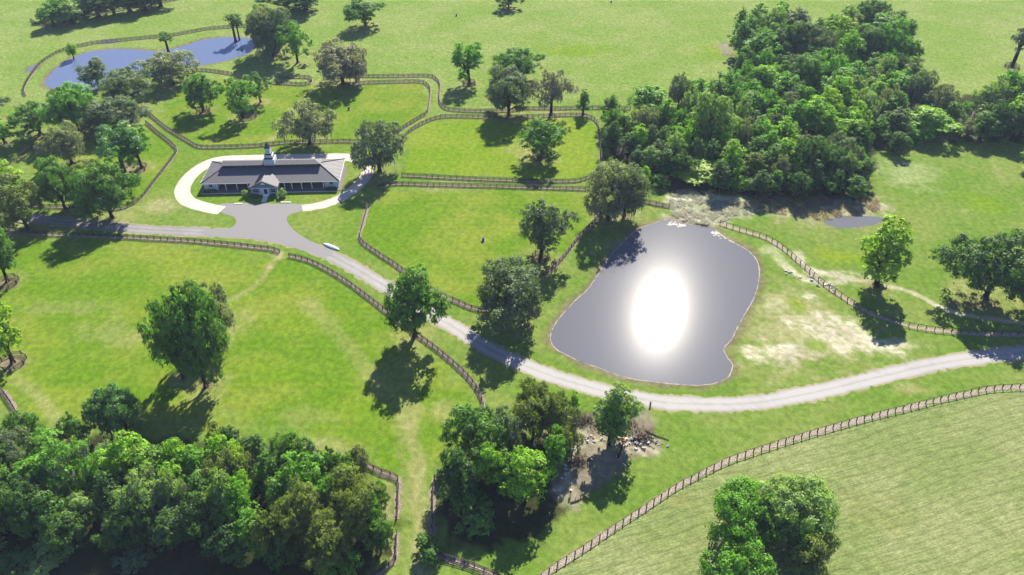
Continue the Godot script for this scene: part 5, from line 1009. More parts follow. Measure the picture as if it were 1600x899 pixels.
func build_ground() -> void:
	var xs := axis_lines(-290.0, 290.0, 0.95, [-3200.0, -1200.0, -600.0, -400.0, -320.0], [320.0, 400.0, 600.0, 1200.0, 3200.0])
	var zs := axis_lines(-440.0, -78.0, 0.85, [-4200.0, -1800.0, -900.0, -600.0, -500.0, -460.0], [-70.0, -50.0, 0.0, 120.0, 400.0, 1200.0, 3000.0])
	var nx := xs.size()
	var nz := zs.size()
	var height := PackedFloat32Array()
	height.resize(nx * nz)
	var tone := PackedColorArray()
	tone.resize(nx * nz)
	var field := PackedByteArray()
	field.resize(nx * nz)
	for b in nz:
		for a in nx:
			var edge_z := -296.0 + 14.0 * wide_noise.get_noise_2d(xs[a], 7.0)
			var away := smoothstep(edge_z + 22.0, edge_z - 22.0, zs[b])
			tone[b * nx + a] = tone_at("verge", xs[a], zs[b]).lerp(tone_at("meadow", xs[a], zs[b]), away)
			field[b * nx + a] = 2 if zs[b] < edge_z else 0
	var reach := func(lines: PackedFloat32Array, lo: float, hi: float) -> Array:
		return range(maxi(lines.bsearch(lo) - 1, 0), mini(lines.bsearch(hi) + 1, lines.size()))
	# fields, woodland floors and clearings
	for row in paint_polys + [["hay", hay_outline, 0.2]]:
		var p := points_of(row[1])
		var f: float = row[2]
		var box := Rect2(p[0], Vector2.ZERO)
		for q in p:
			box = box.expand(q)
		box = box.grow(f)
		for b in reach.call(zs, box.position.y, box.end.y):
			for a in reach.call(xs, box.position.x, box.end.x):
				var q := Vector2(xs[a], zs[b])
				var o := Vector2(mid_noise.get_noise_2d(q.x * 2.0, q.y * 2.0), mid_noise.get_noise_2d(q.y * 2.0 + 300.0, q.x * 2.0)) * f * 1.6
				var w := 0.0
				for d in [Vector2(0.3, 0.1), Vector2(-0.3, 0.2), Vector2(0.1, -0.35), Vector2(-0.1, 0.35)]:
					if Geometry2D.is_point_in_polygon(q + o + d * f, p):
						w += 0.25
				if w > 0.0:
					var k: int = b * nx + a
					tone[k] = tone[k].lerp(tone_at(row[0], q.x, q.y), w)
					if w > 0.5 and row[0] != "soil":
						field[k] = 1 if row[0] == "hay" else 0
	for row in paint_blobs:
		var rx: float = row[3]
		var rz: float = row[4]
		for b in reach.call(zs, row[2] - rz * 1.6, row[2] + rz * 1.6):
			for a in reach.call(xs, row[1] - rx * 1.6, row[1] + rx * 1.6):
				var e := Vector2((xs[a] - row[1]) / rx, (zs[b] - row[2]) / rz).length()
				var rough := 0.55 * mid_noise.get_noise_2d(xs[a] * 1.7, zs[b] * 1.7) + 0.35 * fine_noise.get_noise_2d(xs[a], zs[b])
				var w: float = smoothstep(1.15, 0.35, e + rough) * row[5]
				if row[0] == "sand":
					w *= clampf(0.95 + 1.6 * fine_noise.get_noise_2d(xs[a] * 1.1 + 30.0, zs[b] * 2.0), 0.1, 1.0)
				if w > 0.0:
					var k: int = b * nx + a
					tone[k] = tone[k].lerp(tone_at(row[0], xs[a], zs[b]), minf(w, 1.0))
	for row in paint_lines:
		var p := even_curve(points_of(row[1]), 0.7)
		for q in p:
			var r: float = row[2] * (1.0 + 0.4 * mid_noise.get_noise_2d(q.x * 3.0, q.y * 3.0))
			for b in reach.call(zs, q.y - r, q.y + r):
				for a in reach.call(xs, q.x - r, q.x + r):
					var w: float = smoothstep(r * 1.2, r * 0.4, Vector2(xs[a], zs[b]).distance_to(q)) * row[3] * 0.45
					var k: int = b * nx + a
					tone[k] = tone[k].lerp(tone_at(row[0], xs[a], zs[b]), clampf(w, 0.0, 1.0))
	# worn earth under the lone trees and inside the ring fences
	for row in ring_rows:
		ground_disc(xs, zs, nx, tone, reach, row[1], row[2], row[3] * 1.05, "mulch", 0.9)
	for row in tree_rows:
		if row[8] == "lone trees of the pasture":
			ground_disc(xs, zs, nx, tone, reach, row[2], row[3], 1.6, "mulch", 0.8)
			ground_disc(xs, zs, nx, tone, reach, row[2], row[3], row[5] * 0.42, "dry", 0.30)
	# pond basins with earth banks
	for called in pond_outlines:
		var p := closed_curve(points_of(pond_outlines[called]), 1.2)
		var shallow: bool = called.contains("pool") or called.contains("puddle")
		var box := Rect2(p[0], Vector2.ZERO)
		for q in p:
			box = box.expand(q)
		box = box.grow(4.0)
		for b in reach.call(zs, box.position.y, box.end.y):
			for a in reach.call(xs, box.position.x, box.end.x):
				var q := Vector2(xs[a], zs[b])
				var d := 99.0
				for k in p.size():
					d = minf(d, q.distance_squared_to(Geometry2D.get_closest_point_to_segment(q, p[k], p[(k + 1) % p.size()])))
				d = sqrt(d)
				if Geometry2D.is_point_in_polygon(q, p):
					d = -d
				var k: int = b * nx + a
				height[k] = clampf((d - 0.2) * (0.14 if shallow else 0.4), -0.4 if shallow else -1.6, 0.0)
				var w := smoothstep(2.2, 0.2, d + 1.2 * mid_noise.get_noise_2d(q.x * 2.0, q.y * 2.0)) * (0.35 if shallow else 0.85)
				tone[k] = tone[k].lerp(tone_at("bank", q.x, q.y), w)
	var shapes := [Shape.new(), Shape.new(), Shape.new()]
	var along := Vector2(0.955, -0.297)
	for f in 3:
		var s: Shape = shapes[f]
		var number := PackedInt32Array()
		number.resize(nx * nz)
		number.fill(-1)
		for b in nz - 1:
			for a in nx - 1:
				var k: int = b * nx + a
				if field[k] != f:
					continue
				var four := [k, k + 1, k + nx + 1, k + nx]
				for m in four:
					if number[m] < 0:
						number[m] = s.v.size()
						var x := xs[m % nx]
						var z := zs[m / nx]
						s.v.append(Vector3(x, height[m], z))
						s.n.append(Vector3.UP)
						s.c.append(tone[m])
						var wave := 1.1 * mid_noise.get_noise_2d(x * 0.7, z * 0.7) + 2.4 * wide_noise.get_noise_2d(x, z)
						s.t.append(Vector2(x, z) / 14.0 if f == 0 else Vector2(along.dot(Vector2(x, z)) / 26.0, (along.orthogonal().dot(Vector2(x, z)) + wave * 0.4) / 22.0) if f == 1 else Vector2(x / 46.0, (z + wave) / 70.0))
				s.i.append_array([number[four[0]], number[four[1]], number[four[2]], number[four[0]], number[four[2]], number[four[3]]])
	var names := ["pasture_ground", "hayfield_ground", "meadow_ground"]
	var looks := [noise_picture(0.012, 5, Color(0.87, 0.90, 0.82), Color(1, 1, 1)), streak_picture(4, Color(0.70, 0.74, 0.63), Color(1, 1, 0.98), 10), streak_picture(9, Color(0.88, 0.91, 0.86), Color(1, 1, 1), 0)]
	var grain := noise_picture(0.05, 4, Color(0.84, 0.87, 0.80), Color(1, 1, 1), 512, FastNoiseLite.TYPE_SIMPLEX, 5)
	for f in 3:
		var m := StandardMaterial3D.new()
		m.vertex_color_use_as_albedo = true
		m.albedo_texture = looks[f]
		m.roughness = 1.0
		m.metallic_specular = 0.12
		m.detail_enabled = true
		m.detail_albedo = grain
		m.detail_blend_mode = BaseMaterial3D.BLEND_MODE_MUL
		m.detail_uv_layer = BaseMaterial3D.DETAIL_UV_1
		m.heightmap_enabled = true
		m.heightmap_texture = grain
		m.heightmap_scale = 5.0
		setting(names[f], shapes[f].mesh(), m)


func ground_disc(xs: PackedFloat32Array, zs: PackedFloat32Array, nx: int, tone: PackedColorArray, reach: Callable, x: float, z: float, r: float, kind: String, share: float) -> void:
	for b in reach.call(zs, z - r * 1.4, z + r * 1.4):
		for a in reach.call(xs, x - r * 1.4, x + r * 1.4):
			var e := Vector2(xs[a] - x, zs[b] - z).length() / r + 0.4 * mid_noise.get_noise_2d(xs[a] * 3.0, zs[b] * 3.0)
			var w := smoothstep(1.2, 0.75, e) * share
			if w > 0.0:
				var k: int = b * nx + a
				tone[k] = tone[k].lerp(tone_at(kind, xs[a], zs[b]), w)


func build_water() -> void:
	var ripple_noise := FastNoiseLite.new()
	ripple_noise.frequency = 0.06
	ripple_noise.fractal_octaves = 3
	var ripple := NoiseTexture2D.new()
	ripple.width = 512
	ripple.height = 512
	ripple.seamless = true
	ripple.as_normal_map = true
	ripple.bump_strength = 2.0
	ripple.noise = ripple_noise
	for called in pond_outlines:
		var m := StandardMaterial3D.new()
		m.albedo_color = lin(0.082, 0.085, 0.100) if called == "large_pond" else lin(0.076, 0.100, 0.172) if called == "far_pond" else lin(0.09, 0.093, 0.097)
		m.roughness = 0.155 if called == "large_pond" else 0.06
		if called == "large_pond":
			m.clearcoat_enabled = true
			m.clearcoat = 0.22
			m.clearcoat_roughness = 0.03
		m.metallic_specular = 0.044 if called == "large_pond" else 0.38
		m.normal_enabled = true
		m.normal_texture = ripple
		m.normal_scale = 0.06
		m.uv1_scale = Vector3(0.6, 0.6, 0.6)
		var p := closed_curve(points_of(pond_outlines[called]), 1.2)
		setting(called, flat_shape(p, -0.06 if called.contains("pool") or called.contains("puddle") else -0.24), m)
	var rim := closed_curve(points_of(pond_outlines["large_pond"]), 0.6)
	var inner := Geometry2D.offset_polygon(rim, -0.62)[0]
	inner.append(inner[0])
	var glint_rim_tan := paint(0.225, 0.19, 0.15, 0.9)  # tan bank rim, painted in for the sun glint along the waterline
	setting("shore_glint_rim", ribbon(inner, 0.22, -0.215, 0.22, [-1, 0, 1], [Color.WHITE, Color.WHITE, Color.WHITE]), glint_rim_tan)


func build_roads() -> void:
	var grit := noise_picture(0.05, 5, Color(0.80, 0.80, 0.80), Color(1, 1, 1), 512, FastNoiseLite.TYPE_SIMPLEX, 21)
	var road := paint(0.245, 0.238, 0.235, 0.75, 0.5)
	road.albedo_texture = grit
	var line := even_curve(points_of(road_line), 0.8)
	var edge := Color(0.72, 0.70, 0.64)
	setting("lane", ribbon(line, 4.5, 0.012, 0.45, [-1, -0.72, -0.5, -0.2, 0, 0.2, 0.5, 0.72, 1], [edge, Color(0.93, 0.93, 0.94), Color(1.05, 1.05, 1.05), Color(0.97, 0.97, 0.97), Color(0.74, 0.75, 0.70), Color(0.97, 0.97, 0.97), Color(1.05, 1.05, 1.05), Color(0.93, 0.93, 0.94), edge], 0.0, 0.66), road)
	var worn := Color(0.40, 0.33, 0.22)
	setting("lane_verge", ribbon(line, 5.5, 0.006, 0.9, [-1, 0, 1], [Color.WHITE, Color.WHITE, Color.WHITE]), paint(0.17, 0.165, 0.08, 0.95))
	var tar := paint(0.158, 0.153, 0.156, 0.8, 0.4)
	tar.albedo_texture = grit
	setting("barn_forecourt", flat_shape(closed_curve(points_of(apron_outline), 0.8, 0.15), 0.018), tar)
	var concrete := paint(0.42, 0.40, 0.35, 0.85)
	concrete.albedo_texture = grit
	setting("concrete_drive", ribbon(even_curve(points_of(loop_left), 0.9), 5.2, 0.024, 0.12, [-1, 0, 1], [Color(0.9, 0.88, 0.84), Color.WHITE, Color(0.9, 0.88, 0.84)]), concrete)
	setting("concrete_drive", ribbon(even_curve(points_of(loop_right), 0.9), 4.4, 0.028, 0.3, [-1, 0, 1], [Color(0.85, 0.8, 0.72), Color.WHITE, Color(0.85, 0.8, 0.72)]), concrete)


# ------------------------------------------------------------------ barn
func build_barn() -> void:
	var b := thing("horse_barn", "long low stable with grey hipped roof, white steepled cupola and gabled front wing", "barn", Vector3(-81.8, 0, -240.5), deg_to_rad(2.35))
	var shingle := paint(0.088, 0.086, 0.098, 0.72, 0.5)
	var rows := Image.create(64, 256, false, Image.FORMAT_RGB8)
	var r2 := RandomNumberGenerator.new()
	r2.seed = 4
	for y in 256:
		for x in 64:
			var shade := 0.84 + 0.10 * sin(float(x / 8 * 37 + y / 16 * 91)) + r2.randf() * 0.08
			if y % 16 == 0:
				shade *= 0.7
			rows.set_pixel(x, y, Color(shade, shade, shade))
	shingle.albedo_texture = ImageTexture.create_from_image(rows)
	shingle.uv1_scale = Vector3(0.5, 0.25, 0.5)
	var siding := paint(0.50, 0.54, 0.58, 0.7)
	var boards := Image.create(8, 64, false, Image.FORMAT_RGB8)
	for y in 64:
		for x in 8:
			boards.set_pixel(x, y, Color(0.7, 0.7, 0.7) if y % 16 == 0 else Color.WHITE)
	siding.albedo_texture = ImageTexture.create_from_image(boards)
	var blue := paint(0.11, 0.15, 0.20, 0.7)
	var white := paint(0.68, 0.68, 0.67, 0.6)
	var dark := paint(0.032, 0.022, 0.018, 0.8)
	var glass := paint(0.02, 0.025, 0.035, 0.12, 0.6)
	var slab := paint(0.46, 0.445, 0.41, 0.9)
	var porch := paint(0.10, 0.09, 0.08, 0.9)
	var slate := paint(0.025, 0.028, 0.04, 0.5)
	var ex := 23.2
	var ez := 7.75
	var eave := 3.0
	var top := 5.8
	# floor slab, walls, stall fronts
	var s := Shape.new()
	s.box(Vector3(0, 0.05, 0.4), Vector3(47.6, 0.14, 17.2))
	part("floor_slab", s.mesh(), porch, b)
	s = Shape.new()
	s.box(Vector3(0, 1.5, -6.9), Vector3(45.0, 2.8, 0.25))
	s.box(Vector3(-22.4, 1.5, 0), Vector3(0.25, 2.8, 13.6))
	s.box(Vector3(22.4, 1.5, 0), Vector3(0.25, 2.8, 13.6))
	part("outer_wall", s.mesh(), siding, b)
	for sd in [-1, 1]:
		s = Shape.new()
		s.box(Vector3(sd * 20.2, 1.5, 6.8), Vector3(4.2, 2.8, 0.24))
		s.box(Vector3(sd * 18.0, 1.5, 5.6), Vector3(0.24, 2.8, 2.4))
		var end := part("end_room", s.mesh(), siding, b)
		s = Shape.new()
		s.box(Vector3(sd * 20.2, 1.75, 6.95), Vector3(1.3, 1.2, 0.08))
		var w := part("window", s.mesh(), white, end)
		w.name = "window"
		for k in [-1, 1]:
			s = Shape.new()
			s.box(Vector3(sd * 20.2 + k * 0.3, 1.75, 7.0), Vector3(0.5, 1.0, 0.04))
			part("pane", s.mesh(), glass, end)
	for k in 10:
		var x := -16.2 + k * 3.6
		if absf(x + 1.65) < 4.6:
			continue
		s = Shape.new()
		s.box(Vector3(x, 1.4, 4.4), Vector3(3.5, 2.6, 0.2))
		var front := part("stall_front", s.mesh(), dark, b)
		s = Shape.new()
		s.box(Vector3(x, 1.1, 4.54), Vector3(1.3, 2.1, 0.08))
		part("stall_door", s.mesh(), paint(0.06, 0.034, 0.025, 0.7), front)
	# porch posts
	for x in [-17.9, -15.1, -11.4, -7.7, 4.6, 7.0, 10.3, 13.7, 17.6]:
		s = Shape.new()
		s.box(Vector3(x, 1.5, 7.35), Vector3(0.22, 2.9, 0.22))
		part("porch_post", s.mesh(), white, b)
	# hipped main roof, thick at the eave
	s = Shape.new()
	var A := Vector3(-ex, eave, ez)
	var B := Vector3(ex, eave, ez)
	var C := Vector3(ex, eave, -ez)
	var D := Vector3(-ex, eave, -ez)
	var L := Vector3(-ex + ez, top, 0)
	var R := Vector3(ex - ez, top, 0)
	s.quad(L, R, B, A)
	s.tri(R, C, B)
	s.quad(R, L, D, C)
	s.tri(L, A, D)
	part("roof", s.mesh(), shingle, b)
	s = Shape.new()
	for e in [[A, B], [B, C], [C, D], [D, A]]:
		var mid: Vector3 = (e[0] + e[1]) * 0.5
		var far: float = e[0].distance_to(e[1])
		s.box(mid + Vector3(0, -0.12, 0), Vector3(far, 0.2, 0.12) if absf(e[0].z - e[1].z) < 0.1 else Vector3(0.12, 0.2, far - 0.13))
	s.quad(A + Vector3(0, -0.22, 0), D + Vector3(0, -0.22, 0), C + Vector3(0, -0.22, 0), B + Vector3(0, -0.22, 0))
	part("eave_trim", s.mesh(), white, b)
	for e in [[A, L], [B, R], [C, R], [D, L]]:
		s = Shape.new()
		s.tube([e[0] + Vector3(0, 0.05, 0), e[1] + Vector3(0, 0.05, 0)], [0.13, 0.13], 5)
		part("hip_cap", s.mesh(), paint(0.24, 0.23, 0.245, 0.7), b)
	# raised monitor along the ridge
	s = Shape.new()
	s.box(Vector3(-0.4, 5.75, 0), Vector3(32.0, 1.5, 3.0))
	part("monitor_wall", s.mesh(), slate, b)
	s = Shape.new()
	var mx := 16.6
	var mz := 1.95
	var P := [Vector3(-mx - 0.6, 6.45, mz), Vector3(mx, 6.45, mz), Vector3(mx, 6.45, -mz), Vector3(-mx - 0.6, 6.45, -mz), Vector3(-mx + 1.0, 7.15, 0), Vector3(mx - 2.2, 7.15, 0)]
	s.quad(P[4], P[5], P[1], P[0])
	s.tri(P[5], P[2], P[1])
	s.quad(P[5], P[4], P[3], P[2])
	s.tri(P[4], P[0], P[3])
	s.quad(P[0], P[1], P[2], P[3])
	part("monitor_roof", s.mesh(), shingle, b)
	for k in 16:
		s = Shape.new()
		s.box(Vector3(-15.4 + k * 2.0, 5.95, 1.53), Vector3(1.5, 0.6, 0.06))
		part("clerestory_window", s.mesh(), glass, b)
	# gabled front wing
	var wx := -1.65
	var wz := 11.0
	var hw := 4.85
	s = Shape.new()
	s.box(Vector3(wx, 1.45, 8.6), Vector3(8.6, 2.9, 4.2))
	part("wing_wall", s.mesh(), siding, b)
	s = Shape.new()
	var g := [Vector3(wx - hw, 3.05, wz), Vector3(wx + hw, 3.05, wz), Vector3(wx, 5.45, wz), Vector3(wx - hw, 3.05, 1.0), Vector3(wx + hw, 3.05, 1.0), Vector3(wx, 5.45, 1.0)]
	s.quad(g[5], g[2], g[0], g[3])
	s.quad(g[2], g[5], g[4], g[1])
	var wing_roof := part("wing_roof", s.mesh(), shingle, b)
	s = Shape.new()
	s.tri(g[0] + Vector3(0.25, 0, -0.25), g[2] + Vector3(0, -0.12, -0.25), g[1] + Vector3(-0.25, 0, -0.25))
	s.box(Vector3(wx, 2.95, wz - 0.2), Vector3(9.4, 0.22, 0.14))
	var ped := part("pediment", s.mesh(), blue, b)
	s = Shape.new()
	for k in 12:
		var a0 := PI * k / 12
		var a1 := PI * (k + 1) / 12
		var o := Vector3(wx, 3.9, wz - 0.2)
		s.tri(o, o + Vector3(cos(a1), sin(a1), 0) * 0.75, o + Vector3(cos(a0), sin(a0), 0) * 0.75)
	part("arched_vent", s.mesh(), white, ped)
	for sd in [-1, 1]:
		var lo := Vector3(wx + sd * hw, 3.0, wz + 0.03)
		var hi := Vector3(wx, 5.4, wz + 0.03)
		s = Shape.new()
		s.tube([lo, hi], [0.12, 0.12], 4)
		part("rake_trim", s.mesh(), white, wing_roof)
	s = Shape.new()
	s.box(Vector3(wx + 0.55, 1.1, 10.74), Vector3(1.15, 2.15, 0.08))
	var door := part("door", s.mesh(), slate, b)
	for x in [wx - 0.12, wx + 1.22]:
		s = Shape.new()
		s.box(Vector3(x, 1.15, 10.76), Vector3(0.16, 2.3, 0.12))
		part("door_jamb", s.mesh(), white, door)
	for x in [wx - 3.2, wx - 2.1, wx + 2.6, wx + 3.5]:
		s = Shape.new()
		s.box(Vector3(x, 1.7, 10.73), Vector3(0.95, 1.6, 0.07))
		var win := part("window", s.mesh(), white, b)
		for k in [-1, 1]:
			s = Shape.new()
			s.box(Vector3(x, 1.7 + k * 0.37, 10.78), Vector3(0.7, 0.62, 0.04))
			part("pane", s.mesh(), glass, win)
		for k in [-1, 1]:
			s = Shape.new()
			s.box(Vector3(x + k * 0.6, 1.7, 10.74), Vector3(0.2, 1.6, 0.06))
			part("shutter", s.mesh(), slate, win)
	s = Shape.new()
	for k in 3:
		s.box(Vector3(wx + 0.55, 0.36 - k * 0.12, 10.95 + k * 0.35), Vector3(2.0, 0.12, 0.34))
	part("front_steps", s.mesh(), white, b)
	# cupola with steps of siding, dark bands and a pointed spire
	var cx := -0.7
	var tiers := [[3.7, 6.2, 8.3, siding], [3.0, 8.3, 8.8, slate], [2.7, 8.8, 9.7, siding], [2.3, 9.7, 10.1, slate], [1.7, 10.1, 12.0, white]]
	for k in tiers.size():
		var ti: Array = tiers[k]
		s = Shape.new()
		s.box(Vector3(cx, (ti[1] + ti[2]) * 0.5, 0.0), Vector3(ti[0], ti[2] - ti[1], ti[0]))
		part("cupola_tier", s.mesh(), ti[3], b)
	s = Shape.new()
	for k in 4:
		var a0 := TAU * k / 4 + PI / 4
		var a1 := TAU * (k + 1) / 4 + PI / 4
		s.tri(Vector3(cx, 14.3, 0), Vector3(cx + cos(a1) * 1.35, 12.0, sin(a1) * 1.35), Vector3(cx + cos(a0) * 1.35, 12.0, sin(a0) * 1.35))
	var spire := part("spire", s.mesh(), slate, b)
	s = Shape.new()
	s.tube([Vector3(cx, 14.1, 0), Vector3(cx, 14.9, 0)], [0.05, 0.02], 5)
	part("finial", s.mesh(), slate, spire)
	for sd in [Vector3(0, 0, 1), Vector3(1, 0, 0)]:
		var turn := Basis(Vector3.UP, PI / 2 if sd.x else 0.0)
		for k in 5:
			s = Shape.new()
			s.box(Vector3(cx, 10.5 + k * 0.26, 0) + sd * 0.87, Vector3(1.0, 0.08, 0.06), turn)
			part("louvre", s.mesh(), blue, b)
	# paths and planting round the barn
	var inv := b.transform
	var put := func(x: float, z: float) -> Vector3: return inv * Vector3(x, 0, z)
	s = Shape.new()
	s.box(inv * Vector3(23.35, 0.03, 0.0), Vector3(0.7, 0.06, 15.6), inv.basis)
	s.box(inv * Vector3(wx + 0.55, 0.03, 13.4), Vector3(1.6, 0.06, 4.2), inv.basis)
	s.box(inv * Vector3(-12.4, 0.035, 9.3), Vector3(21.6, 0.07, 0.35), inv.basis)
	s.box(inv * Vector3(13.0, 0.035, 9.3), Vector3(18.4, 0.07, 0.35), inv.basis)
	setting("concrete_walk", s.mesh(), slab)
	for row in [[-20.4, 8.3, 4.4, 1.5, "low dark clipped hedge under the stable's west end room"], [20.0, 8.3, 4.0, 1.5, "low dark clipped hedge under the stable's east end room"], [-4.6, 12.1, 2.6, 1.7, "dark flower bed shrubs west of the wing's front door"], [1.6, 12.1, 2.6, 1.7, "dark flower bed shrubs east of the wing's front door"]]:
		var h := part("hedge", hedge_mesh(row[2], 0.9, row[3], hash(row[4])), leaf_look("dark"))
		h.position = put.call(row[0], row[1])
		h.rotation.y = b.rotation.y
		tag(h, row[4], "hedge", "planting round the stable")


func hedge_mesh(lx: float, h: float, lz: float, seed_: int) -> ArrayMesh:
	var s := Shape.new()
	var r := RandomNumberGenerator.new()
	r.seed = seed_
	for k in int(lx * lz * 150.0):
		var q := Vector3(r.randf_range(-lx, lx) * 0.5, 0, r.randf_range(-lz, lz) * 0.5)
		var e: float = maxf(absf(q.x) / (lx * 0.5), absf(q.z) / (lz * 0.5))
		q.y = h * (1.0 - 0.5 * pow(e, 4.0)) * (r.randf_range(0.75, 1.05) if e < 0.8 else r.randf_range(0.05, 1.0))
		leaf(s, q, Vector3(q.x * 0.3, 1.0, q.z * 0.5) + Vector3(r.randfn(), r.randfn(), r.randfn()) * 0.5, 0.22, r, r.randf_range(0.7, 1.25))
	return s.mesh()


# ------------------------------------------------------------------ fences
func build_fences() -> void:
	var wood := paint(0.030, 0.025, 0.022, 0.7, 0.4)
	var wood_two := paint(0.045, 0.036, 0.031, 0.75, 0.4)
	var post_box := BoxMesh.new()
	post_box.size = Vector3(0.18, 1.46, 0.18)
	var rail_box := BoxMesh.new()
	rail_box.size = Vector3(1.0, 0.15, 0.05)
	var dirt := paint(0.31, 0.265, 0.215, 0.95, 0.2)
	dirt.albedo_texture = noise_picture(0.05, 4, Color(0.6, 0.58, 0.55), Color(1, 1, 1), 256, FastNoiseLite.TYPE_SIMPLEX, 31)
	var pale_dirt := paint(0.34, 0.295, 0.25, 0.95, 0.2)
	pale_dirt.albedo_texture = dirt.albedo_texture
	var layer := 0
	for row in fence_runs:
		var p := even_curve(points_of(row[1]), 2.15)
		var middle := p[p.size() / 2]
		var near := middle.y > -232.0
		var f := thing("board_fence", row[0], "fence", Vector3(middle.x, 0, middle.y), 0.0, "dark board fences of the farm")
		var airy: bool = str(row[0]).contains("hayfield") or str(row[0]).contains("east bank")
		var joined := Shape.new()
		for k in p.size():
			var q := Vector3(p[k].x - middle.x, 0.66, p[k].y - middle.y)
			var post := part("post", post_box, wood if k % 3 else wood_two, f)
			post.position = q
			post.rotation = Vector3(rng.randf_range(-0.02, 0.02), -side_of(p, k).angle(), rng.randf_range(-0.02, 0.02))
			if k + 1 == p.size():
				break
			var d := p[k + 1] - p[k]
			var c := (p[k] + p[k + 1]) * 0.5 - middle + d.orthogonal().normalized() * 0.095
			var turn := Basis(Vector3.UP, -d.angle())
			for j in ([3] if airy else [0, 1, 2, 3]):
				var y: float = 0.30 + j * 0.32
				var at := Vector3(c.x, y + rng.randf_range(-0.015, 0.015), c.y)
				if near:
					var rail := part("rail", rail_box, wood if (k + j) % 4 else wood_two, f)
					rail.position = at
					rail.basis = turn.scaled_local(Vector3(d.length() + 0.02, 1, 1))
				else:
					joined.box(at, Vector3(d.length() + 0.02, 0.15, 0.05), turn)
		if not near:
			var rails := part("rails", joined.mesh(), wood, f)
			rails.set_meta("kind", "stuff")
		var fine := even_curve(points_of(row[1]), 0.7)
		layer += 1
		setting("fence_line_dirt", ribbon(fine, 1.5 if airy else 1.45 if near else 1.0, 0.030 + 0.004 * layer, 0.55, [-1, 0, 1], [Color(0.8, 0.8, 0.7), Color.WHITE, Color(0.8, 0.8, 0.7)], layer * 13.0), pale_dirt if airy else dirt)
	for row in ring_rows:
		var r: float = row[3]
		var f := thing("ring_fence", row[0], "fence", Vector3(row[1], 0, row[2]), 0.0, "ring fences round the paddock trees")
		for k in 8:
			var a := TAU * k / 8 + 0.2
			var q := Vector3(cos(a), 0, sin(a)) * r
			var nxt := Vector3(cos(a + TAU / 8), 0, sin(a + TAU / 8)) * r
			var post := part("post", post_box, wood, f)
			post.position = q + Vector3(0, 0.66, 0)
			post.rotation.y = -a
			for j in 3:
				var rail := part("rail", rail_box, wood if j else wood_two, f)
				rail.position = (q + nxt) * 0.5 + Vector3(0, 0.35 + j * 0.4, 0)
				rail.basis = Basis(Vector3.UP, -Vector2(nxt.x - q.x, nxt.z - q.z).angle()).scaled_local(Vector3(q.distance_to(nxt), 1, 1))


# ------------------------------------------------------------------ trees
var leaf_tints := {
	"dark": Vector3(0.092, 0.186, 0.040), "mid": Vector3(0.132, 0.270, 0.042), "green": Vector3(0.156, 0.355, 0.030), "bright": Vector3(0.255, 0.470, 0.035), "lime": Vector3(0.310, 0.480, 0.040),
	"greyoak": Vector3(0.158, 0.222, 0.108), "greymoss": Vector3(0.263, 0.307, 0.141), "olive": Vector3(0.193, 0.255, 0.051), "pale": Vector3(0.272, 0.401, 0.116), "waxy": Vector3(0.135, 0.285, 0.088),
	"lilac": Vector3(0.301, 0.295, 0.191), "white": Vector3(0.500, 0.480, 0.440),
}


func leaf_look(tint: String) -> StandardMaterial3D:
	if not mats.has(tint):
		var q: Vector3 = leaf_tints[tint]
		var m := paint(q.x, q.y, q.z, 0.45 if tint == "waxy" else 0.6, 0.5 if tint == "waxy" else 0.4)
		m.backlight_enabled = true
		m.backlight = lin(0.85, 1.0, 0.30)
		mats[tint] = m
	return mats[tint]


# one small folded spray of leaves
func leaf(s: Shape, at: Vector3, towards: Vector3, size: float, r: RandomNumberGenerator, shade: float) -> void:
	var m := towards.normalized()
	var u := m.cross(Vector3(r.randfn(), r.randfn(), r.randfn())).normalized() * size
	var w := m.cross(u) * r.randf_range(0.5, 0.85)
	var k := s.v.size()
	var bend := m * size * 0.22
	s.v.append_array([at - u - bend, at + w, at + u - bend, at - w])
	s.n.append_array([m, m, m, m])
	s.t.append_array([Vector2.ZERO, Vector2.ZERO, Vector2.ZERO, Vector2.ZERO])
	var c := Color(shade * r.randf_range(0.9, 1.15), shade, shade * r.randf_range(0.8, 1.1))
	s.c.append_array([c, c, c, c])
	s.i.append_array([k, k + 1, k + 2, k, k + 2, k + 3])


# height, width, bare share of the trunk, lobes, lobe size, leaf size, outline: 0 dome 1 tall 2 cone 3 mound, moss, fullness, variants
var kinds := {
	"oak": [11.0, 12.0, 0.08, 30, 1.75, 0.235, 0, 0.0, 1.0, 4],
	"oak_big": [14.0, 18.0, 0.05, 46, 2.25, 0.25, 0, 0.15, 1.0, 4],
	"oak_open": [16.0, 15.0, 0.10, 36, 1.6, 0.25, 0, 0.0, 0.9, 2],
	"moss": [12.0, 14.0, 0.06, 36, 1.6, 0.22, 0, 1.0, 0.72, 3],
	"lilac": [13.0, 14.0, 0.22, 32, 1.3, 0.22, 0, 1.4, 0.5, 1],
	"tall": [17.0, 8.0, 0.05, 32, 1.35, 0.255, 1, 0.0, 0.9, 5],
	"maple": [16.0, 11.0, 0.07, 34, 1.55, 0.27, 1, 0.0, 0.95, 3],
	"pine": [15.0, 9.0, 0.52, 13, 1.5, 0.26, 0, 0.0, 0.9, 1],
	"pine_moss": [20.0, 9.0, 0.36, 20, 1.3, 0.26, 1, 0.8, 0.8, 1],
	"cone": [10.0, 5.0, 0.10, 24, 0.95, 0.24, 2, 0.0, 1.0, 1],
	"shrub": [5.0, 7.0, 0.0, 18, 1.3, 0.28, 3, 0.0, 0.9, 2],
	"bare": [12.0, 9.0, 0.2, 14, 1.0, 0.2, 0, 0.0, 0.0, 2],
}
var grown := {}


